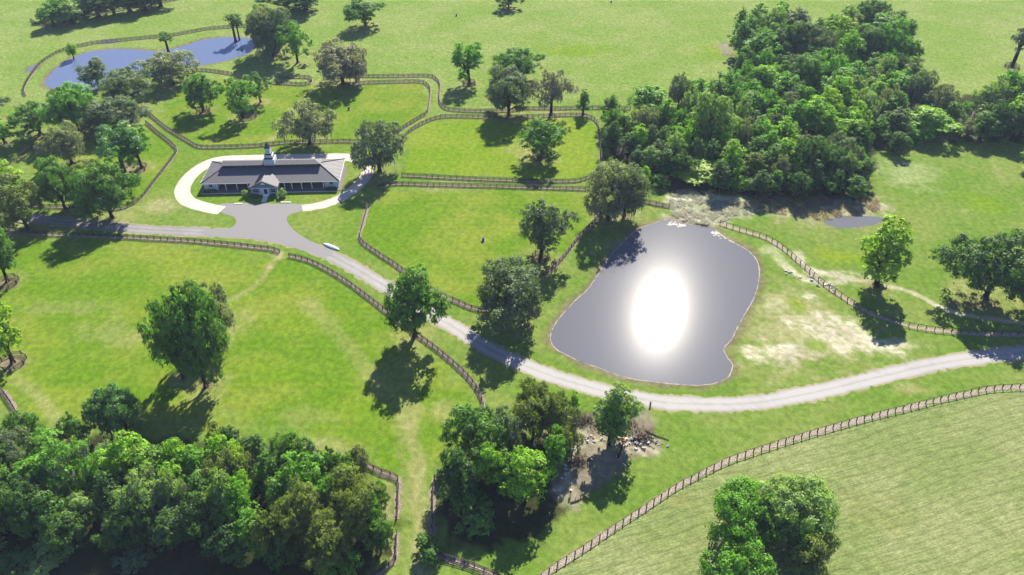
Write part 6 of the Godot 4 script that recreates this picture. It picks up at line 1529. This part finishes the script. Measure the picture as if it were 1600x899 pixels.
func grow(kind: String, variant: int) -> Dictionary:
	var key := kind + str(variant)
	if grown.has(key):
		return grown[key]
	var k: Array = kinds[kind]
	var r := RandomNumberGenerator.new()
	r.seed = hash(key) + 17
	var h: float = k[0]
	var w: float = k[1]
	var base: float = k[2] * h
	var lobes := []
	var mid := Vector3(0, (h + base) * 0.5, 0)
	var half := Vector3(w * 0.5, (h - base) * 0.5, w * 0.5)
	var lean := Vector3(r.randf_range(-0.08, 0.08), 0, r.randf_range(-0.08, 0.08)) * w
	for n in int(k[3]):
		var f := (n + 0.5) / float(k[3])
		var y := 1.0 - 1.9 * f
		var a := n * 2.39996 + r.randf_range(-0.5, 0.5)
		var q := sqrt(maxf(0.0, 1.0 - y * y))
		var d := Vector3(cos(a) * q, y, sin(a) * q)
		if k[6] == 0 and k[8] > 0.8 and y < 0.55 and sin(a * 2.0 + y * 3.0 + variant * 1.7) > 0.72:
			continue
		var swell := 1.0 + 0.26 * sin(a * 2.0 + variant) + 0.20 * sin(a * 3.0 + variant * 2.1)
		var size: float = k[4] * r.randf_range(0.7, 1.3)
		var depth := r.randf_range(0.72, 1.0) if r.randf() < 0.75 else r.randf_range(0.3, 0.65)
		var at := Vector3(d.x, d.y, d.z) * depth
		if k[6] == 0:
			at.y = maxf(at.y, -0.9)
			at = Vector3(at.x * swell, at.y * (1.0 + 0.1 * sin(a + variant)), at.z * swell)
		elif k[6] == 1:
			var narrow := lerpf(0.95, 0.55, clampf(at.y * 0.5 + 0.5, 0.0, 1.0))
			at = Vector3(at.x * swell * narrow * 1.2, at.y, at.z * swell * narrow * 1.2)
			if at.y > 0.5:
				size *= 0.75
		elif k[6] == 2:
			at = Vector3(at.x * (0.62 - 0.5 * at.y), at.y, at.z * (0.62 - 0.5 * at.y))
			size *= 1.0 - 0.35 * at.y
		else:
			at.y = absf(at.y) * 1.6 - 0.8
			at = Vector3(at.x * swell, at.y, at.z * swell)
		var inner := Vector3(half.x - size * 0.75, half.y - size * 0.65, half.z - size * 0.75)
		lobes.append([mid + Vector3(at.x * inner.x, at.y * inner.y, at.z * inner.z) + lean * (at.y * 0.5 + 0.5), size, r.randf_range(0.78, 1.22)])
	var crown := Shape.new()
	if k[8] > 0.0:
		for l in lobes:
			var o: Vector3 = l[0]
			var size: float = l[1]
			var twigs := int(9.0 + 5.0 * size)
			var per := int(size * size * 13.0 / (k[5] * k[5] * 1.35) * k[8] / twigs)
			for tw in twigs:
				var d := Vector3(r.randfn(), r.randfn() + 0.25, r.randfn()).normalized()
				if d.y < -0.55 and r.randf() < 0.5:
					continue
				var far_out := r.randf_range(0.74, 1.12)
				var hub := o + Vector3(d.x, d.y * 0.8, d.z) * size * far_out
				var buried := false
				for other in lobes:
					if other[0] != o and hub.distance_squared_to(other[0]) < other[1] * other[1] * 0.42:
						buried = true
						break
				if buried and r.randf() < 0.8:
					continue
				var spread := size * r.randf_range(0.24, 0.36)
				var shade: float = l[2] * r.randf_range(0.70, 1.32)
				for n in per:
					var e := Vector3(r.randfn(), r.randfn() * 0.6, r.randfn()) * spread * 0.62
					leaf(crown, hub + e, d + e.normalized() * 0.6 + Vector3(r.randfn(), r.randfn() + 0.5, r.randfn()) * 0.4, k[5] * r.randf_range(0.6, 1.3), r, shade * r.randf_range(0.8, 1.22))
	var moss := Shape.new()
	if k[7] > 0.0:
		for l in lobes:
			for n in int(26 * k[7]):
				var d := Vector3(r.randfn(), -absf(r.randfn()) * 0.6 + 0.15, r.randfn()).normalized()
				var q: Vector3 = l[0] + d * l[1] * r.randf_range(0.8, 1.08)
				var fall := r.randf_range(0.5, 1.7)
				var across := Vector3(r.randfn(), 0, r.randfn()).normalized() * r.randf_range(0.08, 0.2)
				moss.tone = Color.WHITE * r.randf_range(0.75, 1.2)
				moss.tri(q - across, q + across, q + Vector3(r.randf_range(-0.1, 0.1), -fall, r.randf_range(-0.1, 0.1)))
	# trunk and limbs
	var trunk := Shape.new()
	var girth := clampf(0.028 * h + 0.006 * w, 0.12, 0.6)
	var fork := mid.y - half.y * 0.35
	var tip := Vector3(lean.x * 0.5, fork + half.y * 0.7, lean.z * 0.5)
	trunk.tube([Vector3(0, -0.2, 0), Vector3(0, 0.5, 0), Vector3(lean.x * 0.1, base * 0.7 + 0.6, lean.z * 0.15), Vector3(lean.x * 0.25, fork + 0.2, lean.z * 0.2), tip], [girth * 1.7, girth * 1.1, girth, girth * 0.75, girth * 0.3], 8)
	var limbs := Shape.new()
	for n in lobes.size():
		if n % 2 and k[8] > 0.0:
			continue
		var o: Vector3 = lobes[n][0]
		var from := Vector3(lean.x * 0.2, lerpf(base * 0.8 + 0.5, fork, r.randf()), lean.z * 0.2)
		var bendy := from.lerp(o, 0.5) + Vector3(0, 0.08 * from.distance_to(o), 0) + Vector3(r.randfn(), r.randfn(), r.randfn()) * 0.2
		limbs.tube([from, bendy, o + (o - mid).normalized() * 0.3], [girth * 0.42, girth * 0.25, girth * 0.07], 5)
		if k[8] < 0.6:
			for m in 7:
				var way := (Vector3(r.randfn(), r.randfn() + 0.5, r.randfn()).normalized() + (o - mid).normalized() * 0.6).normalized()
				var st := bendy.lerp(o, r.randf_range(0.1, 1.0))
				limbs.tube([st, st + way * 0.7, st + way * 1.6 + Vector3(0, 0.15, 0)], [girth * 0.12, girth * 0.09, girth * 0.03], 4)
	grown[key] = {"trunk": trunk.mesh(), "limbs": limbs.mesh(), "crown": crown.mesh() if k[8] > 0.0 else null, "moss": moss.mesh() if k[7] > 0.0 else null, "h": h, "w": w}
	return grown[key]


func build_trees() -> void:
	var bark := paint(0.115, 0.095, 0.080, 0.9, 0.2)
	var pale_bark := paint(0.42, 0.40, 0.37, 0.85, 0.2)
	var moss_look := paint(0.24, 0.225, 0.215, 0.95, 0.1)
	moss_look.backlight_enabled = true
	moss_look.backlight = lin(0.3, 0.3, 0.26)
	for row in tree_rows:
		var k: Array = kinds[row[1]]
		var g := grow(row[1], rng.randi() % int(k[9]))
		var t := thing(row[0], row[7], "shrub" if row[0] == "shrub" else "tree", Vector3(row[2], 0, row[3]), rng.randf() * TAU, row[8])
		var wide: float = row[5] / g.w * 1.1
		t.scale = Vector3(wide, row[4] / g.h, wide)
		var wood := pale_bark if row[6] == "white" or row[6] == "lilac" and row[1] == "bare" else bark
		part("trunk", g.trunk, wood, t)
		part("limbs", g.limbs, wood, t)
		if g.crown:
			part("crown", g.crown, leaf_look(row[6]), t)
		if g.moss:
			part("moss_sprays", g.moss, moss_look, t)


# ------------------------------------------------------------------ marsh
func blades(outline: Array, count: int, low: float, high: float, seed_: int) -> ArrayMesh:
	var p := points_of(outline)
	var box := Rect2(p[0], Vector2.ZERO)
	for q in p:
		box = box.expand(q)
	var r := RandomNumberGenerator.new()
	r.seed = seed_
	var s := Shape.new()
	var made := 0
	while made < count:
		var q := Vector2(r.randf_range(box.position.x, box.end.x), r.randf_range(box.position.y, box.end.y))
		if not Geometry2D.is_point_in_polygon(q, p) or mid_noise.get_noise_2d(q.x * 4.0, q.y * 4.0) + 0.25 < r.randf() * 0.6:
			continue
		made += 1
		var h := r.randf_range(low, high)
		var side := Vector3(r.randfn(), 0, r.randfn()).normalized() * r.randf_range(0.05, 0.12)
		var lean := Vector3(r.randfn() * 0.35 - 0.2, h, r.randfn() * 0.35 + 0.1)
		var o := Vector3(q.x, -0.1, q.y)
		var shade := r.randf_range(0.6, 1.25)
		s.tone = Color(shade, shade * r.randf_range(0.94, 1.06), shade * r.randf_range(0.8, 1.05))
		s.tri(o - side, o + side, o + lean)
	return s.mesh()


func build_marsh() -> void:
	var pale := paint(0.47, 0.46, 0.40, 0.5)
	pale.backlight_enabled = true
	pale.backlight = lin(1.0, 1.0, 0.92)
	var reeds := part("reeds", blades(reed_outline, 11000, 0.35, 0.95, 3), pale)
	tag(reeds, "pale grey dry reeds at the head of the large pond", "reeds", "", "stuff")
	var tan := paint(0.33, 0.27, 0.21, 0.7)
	tan.backlight_enabled = true
	tan.backlight = lin(1.0, 0.92, 0.8)
	var grass := part("marsh_grass", blades(marsh_outline, 9000, 0.3, 1.0, 5), tan)
	tag(grass, "tan brown marsh grass along the woodland's wet edge", "grass", "", "stuff")
	var r := RandomNumberGenerator.new()
	r.seed = 8
	var s := Shape.new()
	for spot in [[51.6, -212.5, 1.6], [54.0, -211.5, 1.0], [66.2, -205.6, 2.2], [64.0, -207.4, 1.2], [68.5, -203.2, 1.2]]:
		for n in 26:
			var o := Vector3(spot[0] + r.randfn() * spot[2] * 0.6, -0.225 + 0.0005 * n, spot[1] + r.randfn() * spot[2] * 0.4)
			var last := Vector3.ZERO
			var first := Vector3.ZERO
			for e in 7:
				var a := TAU * e / 6.0
				var q := o + Vector3(cos(a), 0, sin(a)) * (first.distance_to(o) if e == 6 else r.randf_range(0.15, 0.5))
				if e == 6:
					q = first
				if e == 0:
					first = q
				else:
					s.tri(o, last, q)
				last = q
	var weed := part("floating_weed", s.mesh(), paint(0.26, 0.26, 0.23, 0.8))
	tag(weed, "pale floating weed in patches by the reeds", "weed", "", "stuff")


# ------------------------------------------------------------------ small things
func rock_mesh(seed_: int) -> ArrayMesh:
	var r := FastNoiseLite.new()
	r.seed = seed_
	r.frequency = 0.9
	var s := Shape.new()
	var at := func(a: int, b: int) -> Vector3:
		var d := Vector3(cos(TAU * a / 9.0) * sin(PI * b / 6.0), cos(PI * b / 6.0), sin(TAU * a / 9.0) * sin(PI * b / 6.0))
		return d * (1.0 + 0.75 * r.get_noise_3dv(d)) * Vector3(1.0, 0.62, 0.8)
	for b in 6:
		for a in 9:
			s.quad(at.call(a, b), at.call(a + 1, b), at.call(a + 1, b + 1), at.call(a, b + 1))
	return s.mesh()


func log_thing(label: String, at: Vector3, turn: float, length: float, girth: float, look: Material) -> void:
	var t := thing("fallen_log", label, "log", at, turn, "dead wood on the cleared ground")
	var s := Shape.new()
	s.tube([Vector3(-length * 0.5, girth, 0), Vector3(-length * 0.1, girth * 1.3, 0.1), Vector3(length * 0.5, girth * 0.9, -0.1)], [girth, girth * 0.85, girth * 0.5], 7)
	part("stem", s.mesh(), look, t)
	s = Shape.new()
	for k in 4:
		var x := length * (-0.2 + 0.17 * k)
		s.tube([Vector3(x, girth, 0), Vector3(x + 0.5, girth + 0.4, 0.6 if k % 2 else -0.6), Vector3(x + 1.1, girth + 0.5, 1.2 if k % 2 else -1.3)], [girth * 0.35, girth * 0.25, 0.02], 5)
	part("branch", s.mesh(), look, t)


func build_small_things() -> void:
	# upturned boat beside the lane
	var mid := (boat_a + boat_b) * 0.5
	var span := boat_a.distance_to(boat_b)
	var boat := thing("boat", "long white upturned boat lying on the grass edge of the lane", "boat", mid, -Vector2(boat_b.x - boat_a.x, boat_b.z - boat_a.z).angle())
	var s := Shape.new()
	var ring := func(f: float, a: float) -> Vector3:
		var full := pow(maxf(0.0, 1.0 - pow(absf(f), 2.6)), 0.7)
		return Vector3(f * span * 0.5, 0.06 + sin(a) * (0.62 * full + 0.02), cos(a) * 0.62 * full)
	for k in 20:
		for j in 10:
			var f0 := -1.0 + k / 10.0
			var f1 := -1.0 + (k + 1) / 10.0
			s.quad(ring.call(f0, PI * j / 10), ring.call(f0, PI * (j + 1) / 10), ring.call(f1, PI * (j + 1) / 10), ring.call(f1, PI * j / 10))
	part("hull", s.mesh(), paint(0.85, 0.85, 0.83, 0.35, 0.5), boat)
	for sd in [0.0, PI]:
		s = Shape.new()
		var line := []
		var girth := []
		for k in 21:
			line.append(ring.call(-1.0 + k / 10.0, sd))
			girth.append(0.045)
		s.tube(line, girth, 5)
		part("gunwale", s.mesh(), paint(0.03, 0.04, 0.07, 0.5), boat)
	s = Shape.new()
	var keel := []
	var kg := []
	for k in 21:
		keel.append(ring.call(-1.0 + k / 10.0, PI / 2))
		kg.append(0.03)
	s.tube(keel, kg, 5)
	part("keel", s.mesh(), paint(0.8, 0.8, 0.8, 0.4), boat)

	# automatic waterers for the horses
	var pad := CylinderMesh.new()
	pad.top_radius = 0.7
	pad.bottom_radius = 0.75
	pad.height = 0.12
	pad.radial_segments = 10
	var tub := CylinderMesh.new()
	tub.top_radius = 0.48
	tub.bottom_radius = 0.40
	tub.height = 0.8
	var basin := CylinderMesh.new()
	basin.top_radius = 0.40
	basin.bottom_radius = 0.40
	basin.height = 0.04
	for row in [[waterer_one, "black waterer tub on a pale pad, middle of the lane side paddock"], [waterer_two, "black waterer tub on a pale pad in the barn's rear paddock"], [waterer_three, "tiny dark waterer tub standing in the far top meadow"], [waterer_four, "small black waterer tub beside the low oak's bright paddock"], [waterer_five, "tiny dark tub at the very top of the far meadow"]]:
		var w := thing("waterer", row[1], "trough", row[0], 0.3, "waterers in the paddocks")
		var o := part("pad", pad, paint(0.20, 0.19, 0.165, 0.9), w)
		o.position.y = 0.06
		o = part("tub", tub, paint(0.02, 0.02, 0.022, 0.5), w)
		o.position.y = 0.52
		o = part("water", basin, paint(0.03, 0.04, 0.05, 0.1), w)
		o.position.y = 0.915

	# white kerb stops on the forecourt
	for row in [[gate_stop_a, 2.6, "white kerb stop on the forecourt, west of the wing's door"], [gate_stop_b, 3.4, "white kerb stop on the forecourt, east of the wing's door"]]:
		s = Shape.new()
		s.box(Vector3(0, 0.10, 0), Vector3(row[1], 0.16, 0.34))
		s.box(Vector3(0, 0.19, 0), Vector3(row[1] - 0.06, 0.05, 0.22))
		var kerb := part("kerb_stop", s.mesh(), paint(0.78, 0.77, 0.74, 0.8))
		kerb.position = row[0] + Vector3(0, 0.005, 0)
		tag(kerb, row[2], "kerb", "kerb stops before the barn")

	# rounded shrubs at the wing corners
	for row in [[381.0, Vector3(-88.9, 0, -229.0), 2.6, "pale round shrub at the west corner of the stable's front wing"], [442.0, Vector3(-76.6, 0, -228.6), 3.0, "pale small tree at the east corner of the stable's front wing"]]:
		var g := grow("shrub", 0)
		var t := thing("shrub", row[3], "shrub", row[1], row[0], "planting round the stable")
		t.scale = Vector3(row[2] / 6.2, row[2] / 5.0, row[2] / 6.2)
		part("limbs", g.limbs, paint(0.115, 0.095, 0.080, 0.9, 0.2), t)
		part("crown", g.crown, leaf_look("pale"), t)

	# debris on the cleared mound: pale rocks, broken clay, brush and logs
	var pale := paint(0.42, 0.395, 0.36, 0.9)
	var clay := paint(0.36, 0.16, 0.08, 0.9)
	var shapes := [rock_mesh(1), rock_mesh(2), rock_mesh(3), rock_mesh(4)]
	var r := RandomNumberGenerator.new()
	r.seed = 21
	for spot in [[debris_at, 6.0, 80, "pale broken rock on the debris mound by the lane bend", "pale rocks of the debris mound"], [debris_two, 3.4, 34, "pale broken rock heaped west of the debris mound's shade", "pale rocks west of the mound"]]:
		for n in int(spot[2]):
			var size := pow(r.randf(), 2.2) * 0.55 + 0.12
			var o := part("rock", shapes[n % 4], clay if n % 6 == 5 else pale)
			o.position = spot[0] + Vector3(r.randfn() * spot[1] * 0.55, size * 0.25, r.randfn() * spot[1] * 0.28)
			o.rotation = Vector3(r.randf() * 0.5, r.randf() * TAU, r.randf() * 0.5)
			o.scale = Vector3.ONE * size
			if n % 6 == 5:
				tag(o, str(spot[3]).replace("pale broken rock", "rust red lump of clay"), "rock", str(spot[4]).replace("pale rocks", "clay lumps"))
			else:
				tag(o, spot[3], "rock", spot[4])
	for n in 22:
		var size := r.randf_range(0.15, 0.5)
		var o := part("rock", shapes[n % 4], pale)
		o.position = Vector3(13.6, 0, -121.0).lerp(Vector3(10.2, 0, -107.5), r.randf()) + Vector3(r.randfn() * 0.55, size * 0.2, r.randfn() * 0.6)
		o.rotation.y = r.randf() * TAU
		o.scale = Vector3.ONE * size
		tag(o, "pale stone in the washed strip beside the roadside tree group", "rock", "pale stones of the washed strip")
	var brushwood := paint(0.14, 0.11, 0.095, 0.9)
	for row in [[Vector3(16.2, 0, -128.0), 4.2, "brown brush pile west of the tree on the debris mound"], [Vector3(25.5, 0, -126.5), 3.8, "brown brush pile between the debris mound and the lane"], [Vector3(29.6, 0, -122.5), 3.2, "grey brush heap trailing off the debris mound's east end"], [Vector3(14.5, 0, -116.0), 2.8, "grey brush heap at the cleared ground's west side"]]:
		s = Shape.new()
		for n in 240:
			var q := Vector3(r.randfn() * row[1] * 0.5, 0, r.randfn() * row[1] * 0.34)
			q.y = maxf(0.05, 1.1 - q.length() / row[1] * 1.1) * r.randf_range(0.1, 1.0)
			var d := Vector3(r.randfn(), r.randfn() * 0.3, r.randfn()).normalized() * r.randf_range(0.5, 1.6)
			s.tone = Color.WHITE * r.randf_range(0.5, 1.7)
			s.tube([q - d * 0.5, q + Vector3(0, 0.05, 0), q + d * 0.5], [0.05, 0.04, 0.02], 4)
		var pile := part("brush_pile", s.mesh(), brushwood)
		pile.position = row[0]
		tag(pile, row[2], "brush pile", "", "stuff")
	log_thing("pale dead log slanting off the debris mound", debris_at + Vector3(-2.5, 0, 2.6), 1.2, 5.0, 0.22, paint(0.16, 0.13, 0.11, 0.9))
	log_thing("dark fallen trunk along the debris mound's east flank", debris_at + Vector3(6.5, 0, -1.5), -0.5, 5.5, 0.14, paint(0.13, 0.105, 0.09, 0.9))
	log_thing("grey log lying at the cleared ground's lower edge", Vector3(14.0, 0, -105.5), 0.4, 3.5, 0.16, paint(0.25, 0.21, 0.18, 0.9))
	# stones where the stream leaves the pond
	for n in 26:
		var f := r.randf()
		var size := r.randf_range(0.2, 0.6)
		var o := part("stone", shapes[n % 4], pale)
		var a := Vector3(80.5, 0, -186.5).lerp(Vector3(93.0, 0, -179.0), f)
		o.position = a + Vector3(r.randfn() * 0.9, size * 0.2, r.randfn() * 1.1)
		o.rotation.y = r.randf() * TAU
		o.scale = Vector3.ONE * size
		tag(o, "pale stone strewn along the stream bed under the east fence", "stone", "stones of the stream bed")
	# short dark marker post beside the lane
	s = Shape.new()
	s.box(Vector3(0, 0.55, 0), Vector3(0.32, 1.1, 0.32))
	s.box(Vector3(0, 1.14, 0), Vector3(0.42, 0.08, 0.42))
	var marker := part("marker_post", s.mesh(), paint(0.03, 0.028, 0.026, 0.7))
	marker.position = post_dark
	tag(marker, "short dark post on the lane verge above the debris mound", "post")
	build_person()


# ------------------------------------------------------------------ the person on the cleared ground
func build_person() -> void:
	var t := thing("person", "person in dark clothes and a straw hat standing on the cleared ground", "person", person_at, 2.6)
	# bones: from, to, radius at each end; x to the person's left, z to the front
	var bones := [
		[Vector3(0, 0.98, 0), Vector3(0, 1.28, 0), 0.135, 0.150], [Vector3(0, 1.28, 0), Vector3(0, 1.40, 0), 0.150, 0.11], [Vector3(0, 1.40, 0), Vector3(0, 1.53, 0.01), 0.058, 0.055],
		[Vector3(0, 1.60, 0.01), Vector3(0, 1.68, 0.015), 0.085, 0.095], [Vector3(0, 1.58, 0.06), Vector3(0, 1.57, 0.09), 0.05, 0.035], [Vector3(0, 1.625, 0.10), Vector3(0, 1.605, 0.125), 0.014, 0.016],
	]
	for sd in [-1.0, 1.0]:
		bones.append([Vector3(sd * 0.06, 1.38, 0), Vector3(sd * 0.19, 1.37, 0), 0.075, 0.068])
		bones.append([Vector3(sd * 0.19, 1.37, 0), Vector3(sd * 0.25, 1.10, -0.02), 0.062, 0.046])
		bones.append([Vector3(sd * 0.25, 1.10, -0.02), Vector3(sd * 0.23, 0.87, 0.08), 0.044, 0.030])
		bones.append([Vector3(sd * 0.23, 0.86, 0.085), Vector3(sd * 0.228, 0.79, 0.11), 0.028, 0.034])
		for k in 4:
			var x: float = sd * (0.205 + 0.016 * k)
			bones.append([Vector3(x, 0.785, 0.105 + 0.006 * k), Vector3(x, 0.745 - 0.012 * (1.5 - absf(k - 1.5)), 0.125), 0.0105, 0.009])
			bones.append([Vector3(x, 0.745, 0.125), Vector3(x * 0.985, 0.715 - 0.01 * (1.5 - absf(k - 1.5)), 0.118), 0.0095, 0.008])
		bones.append([Vector3(sd * 0.205, 0.83, 0.115), Vector3(sd * 0.195, 0.775, 0.145), 0.013, 0.010])
		bones.append([Vector3(sd * 0.09, 0.95, 0), Vector3(sd * 0.115, 0.50, 0.02), 0.098, 0.060])
		bones.append([Vector3(sd * 0.115, 0.50, 0.02), Vector3(sd * 0.13, 0.10, -0.02), 0.058, 0.040])
		bones.append([Vector3(sd * 0.13, 0.06, -0.03), Vector3(sd * 0.15, 0.045, 0.15), 0.050, 0.038])
	var body := part("body", net_mesh(bones, 0.022), paint(1, 1, 1, 0.85), t)
	body.name = "body"
	var s := Shape.new()
	for k in 20:
		var a0 := TAU * k / 20
		var a1 := TAU * (k + 1) / 20
		var d0 := Vector3(cos(a0), 0, sin(a0))
		var d1 := Vector3(cos(a1), 0, sin(a1))
		var o := Vector3(0, 1.70, 0.01)
		s.quad(o + d0 * 0.11, o + d1 * 0.11, o + d1 * 0.23 + Vector3(0, -0.02, 0), o + d0 * 0.23 + Vector3(0, -0.02, 0))
		s.quad(o + d0 * 0.085 + Vector3(0, 0.11, 0), o + d1 * 0.085 + Vector3(0, 0.11, 0), o + d1 * 0.11, o + d0 * 0.11)
		s.tri(o + Vector3(0, 0.12, 0), o + d1 * 0.085 + Vector3(0, 0.11, 0), o + d0 * 0.085 + Vector3(0, 0.11, 0))
	part("hat", s.mesh(), paint(0.66, 0.58, 0.34, 0.9), t)
	s = Shape.new()
	for sd in [-1.0, 1.0]:
		s.box(Vector3(sd * 0.034, 1.645, 0.103), Vector3(0.022, 0.010, 0.012))
	s.box(Vector3(0, 1.572, 0.124), Vector3(0.045, 0.010, 0.010))
	part("face", s.mesh(), paint(0.10, 0.05, 0.04, 0.6), t)


# one smooth skin round tapered bones (surface nets)
func net_mesh(bones: Array, cell: float) -> ArrayMesh:
	var field := {}
	var far := cell * 3.0
	var dist := func(p: Vector3) -> float:
		var total := 0.0
		for b in bones:
			var ab: Vector3 = b[1] - b[0]
			var f := clampf((p - b[0]).dot(ab) / maxf(ab.length_squared(), 1e-6), 0.0, 1.0)
			total += exp(-(p.distance_to(b[0] + ab * f) - lerpf(b[2], b[3], f)) / 0.012)
		return -log(maxf(total, 1e-30)) * 0.012
	for b in bones:
		var grow_by: float = maxf(b[2], b[3]) + far
		var box := AABB(b[0], Vector3.ZERO).expand(b[1]).grow(grow_by)
		for x in range(floori(box.position.x / cell), ceili(box.end.x / cell) + 1):
			for y in range(floori(box.position.y / cell), ceili(box.end.y / cell) + 1):
				for z in range(floori(box.position.z / cell), ceili(box.end.z / cell) + 1):
					var key := Vector3i(x, y, z)
					if not field.has(key):
						field[key] = dist.call(Vector3(key) * cell)
	var s := Shape.new()
	var at := {}
	for key: Vector3i in field:
		var sum := Vector3.ZERO
		var cuts := 0
		var whole := true
		var c := []
		for k in 8:
			var q := key + Vector3i(k & 1, k >> 1 & 1, k >> 2 & 1)
			if not field.has(q):
				whole = false
				break
			c.append(field[q])
		if not whole:
			continue
		for e in [[0, 1], [2, 3], [4, 5], [6, 7], [0, 2], [1, 3], [4, 6], [5, 7], [0, 4], [1, 5], [2, 6], [3, 7]]:
			var u: float = c[e[0]]
			var w: float = c[e[1]]
			if (u < 0.0) != (w < 0.0):
				var p0 := Vector3(e[0] & 1, e[0] >> 1 & 1, e[0] >> 2 & 1)
				var p1 := Vector3(e[1] & 1, e[1] >> 1 & 1, e[1] >> 2 & 1)
				sum += p0.lerp(p1, u / (u - w))
				cuts += 1
		if cuts:
			at[key] = s.v.size()
			var p := (Vector3(key) + sum / cuts) * cell
			s.v.append(p)
			var h := 0.004
			var d0: float = dist.call(p)
			s.n.append(Vector3(dist.call(p + Vector3(h, 0, 0)) - d0, dist.call(p + Vector3(0, h, 0)) - d0, dist.call(p + Vector3(0, 0, h)) - d0).normalized())
			s.t.append(Vector2.ZERO)
			var skin := p.y > 1.46 or absf(p.x) > 0.17 and p.y < 0.86 and p.y > 0.6
			s.c.append(Color(0.42, 0.26, 0.19) if skin else Color(0.02, 0.018, 0.016) if p.y < 0.09 else Color(0.022, 0.026, 0.042) if p.y < 0.98 else Color(0.035, 0.035, 0.042))
	for key: Vector3i in field:
		for axis in 3:
			var step := Vector3i(1 if axis == 0 else 0, 1 if axis == 1 else 0, 1 if axis == 2 else 0)
			if not field.has(key + step) or (field[key] < 0.0) == (field[key + step] < 0.0):
				continue
			var u := Vector3i(step.z, step.x, step.y)
			var w := Vector3i(step.y, step.z, step.x)
			var four := [key, key - u, key - u - w, key - w]
			if not four.all(func(q): return at.has(q)):
				continue
			var q: Array = four.map(func(x): return at[x])
			if field[key] < 0.0:
				s.i.append_array([q[0], q[2], q[1], q[0], q[3], q[2]])
			else:
				s.i.append_array([q[0], q[1], q[2], q[0], q[2], q[3]])
	return s.mesh()
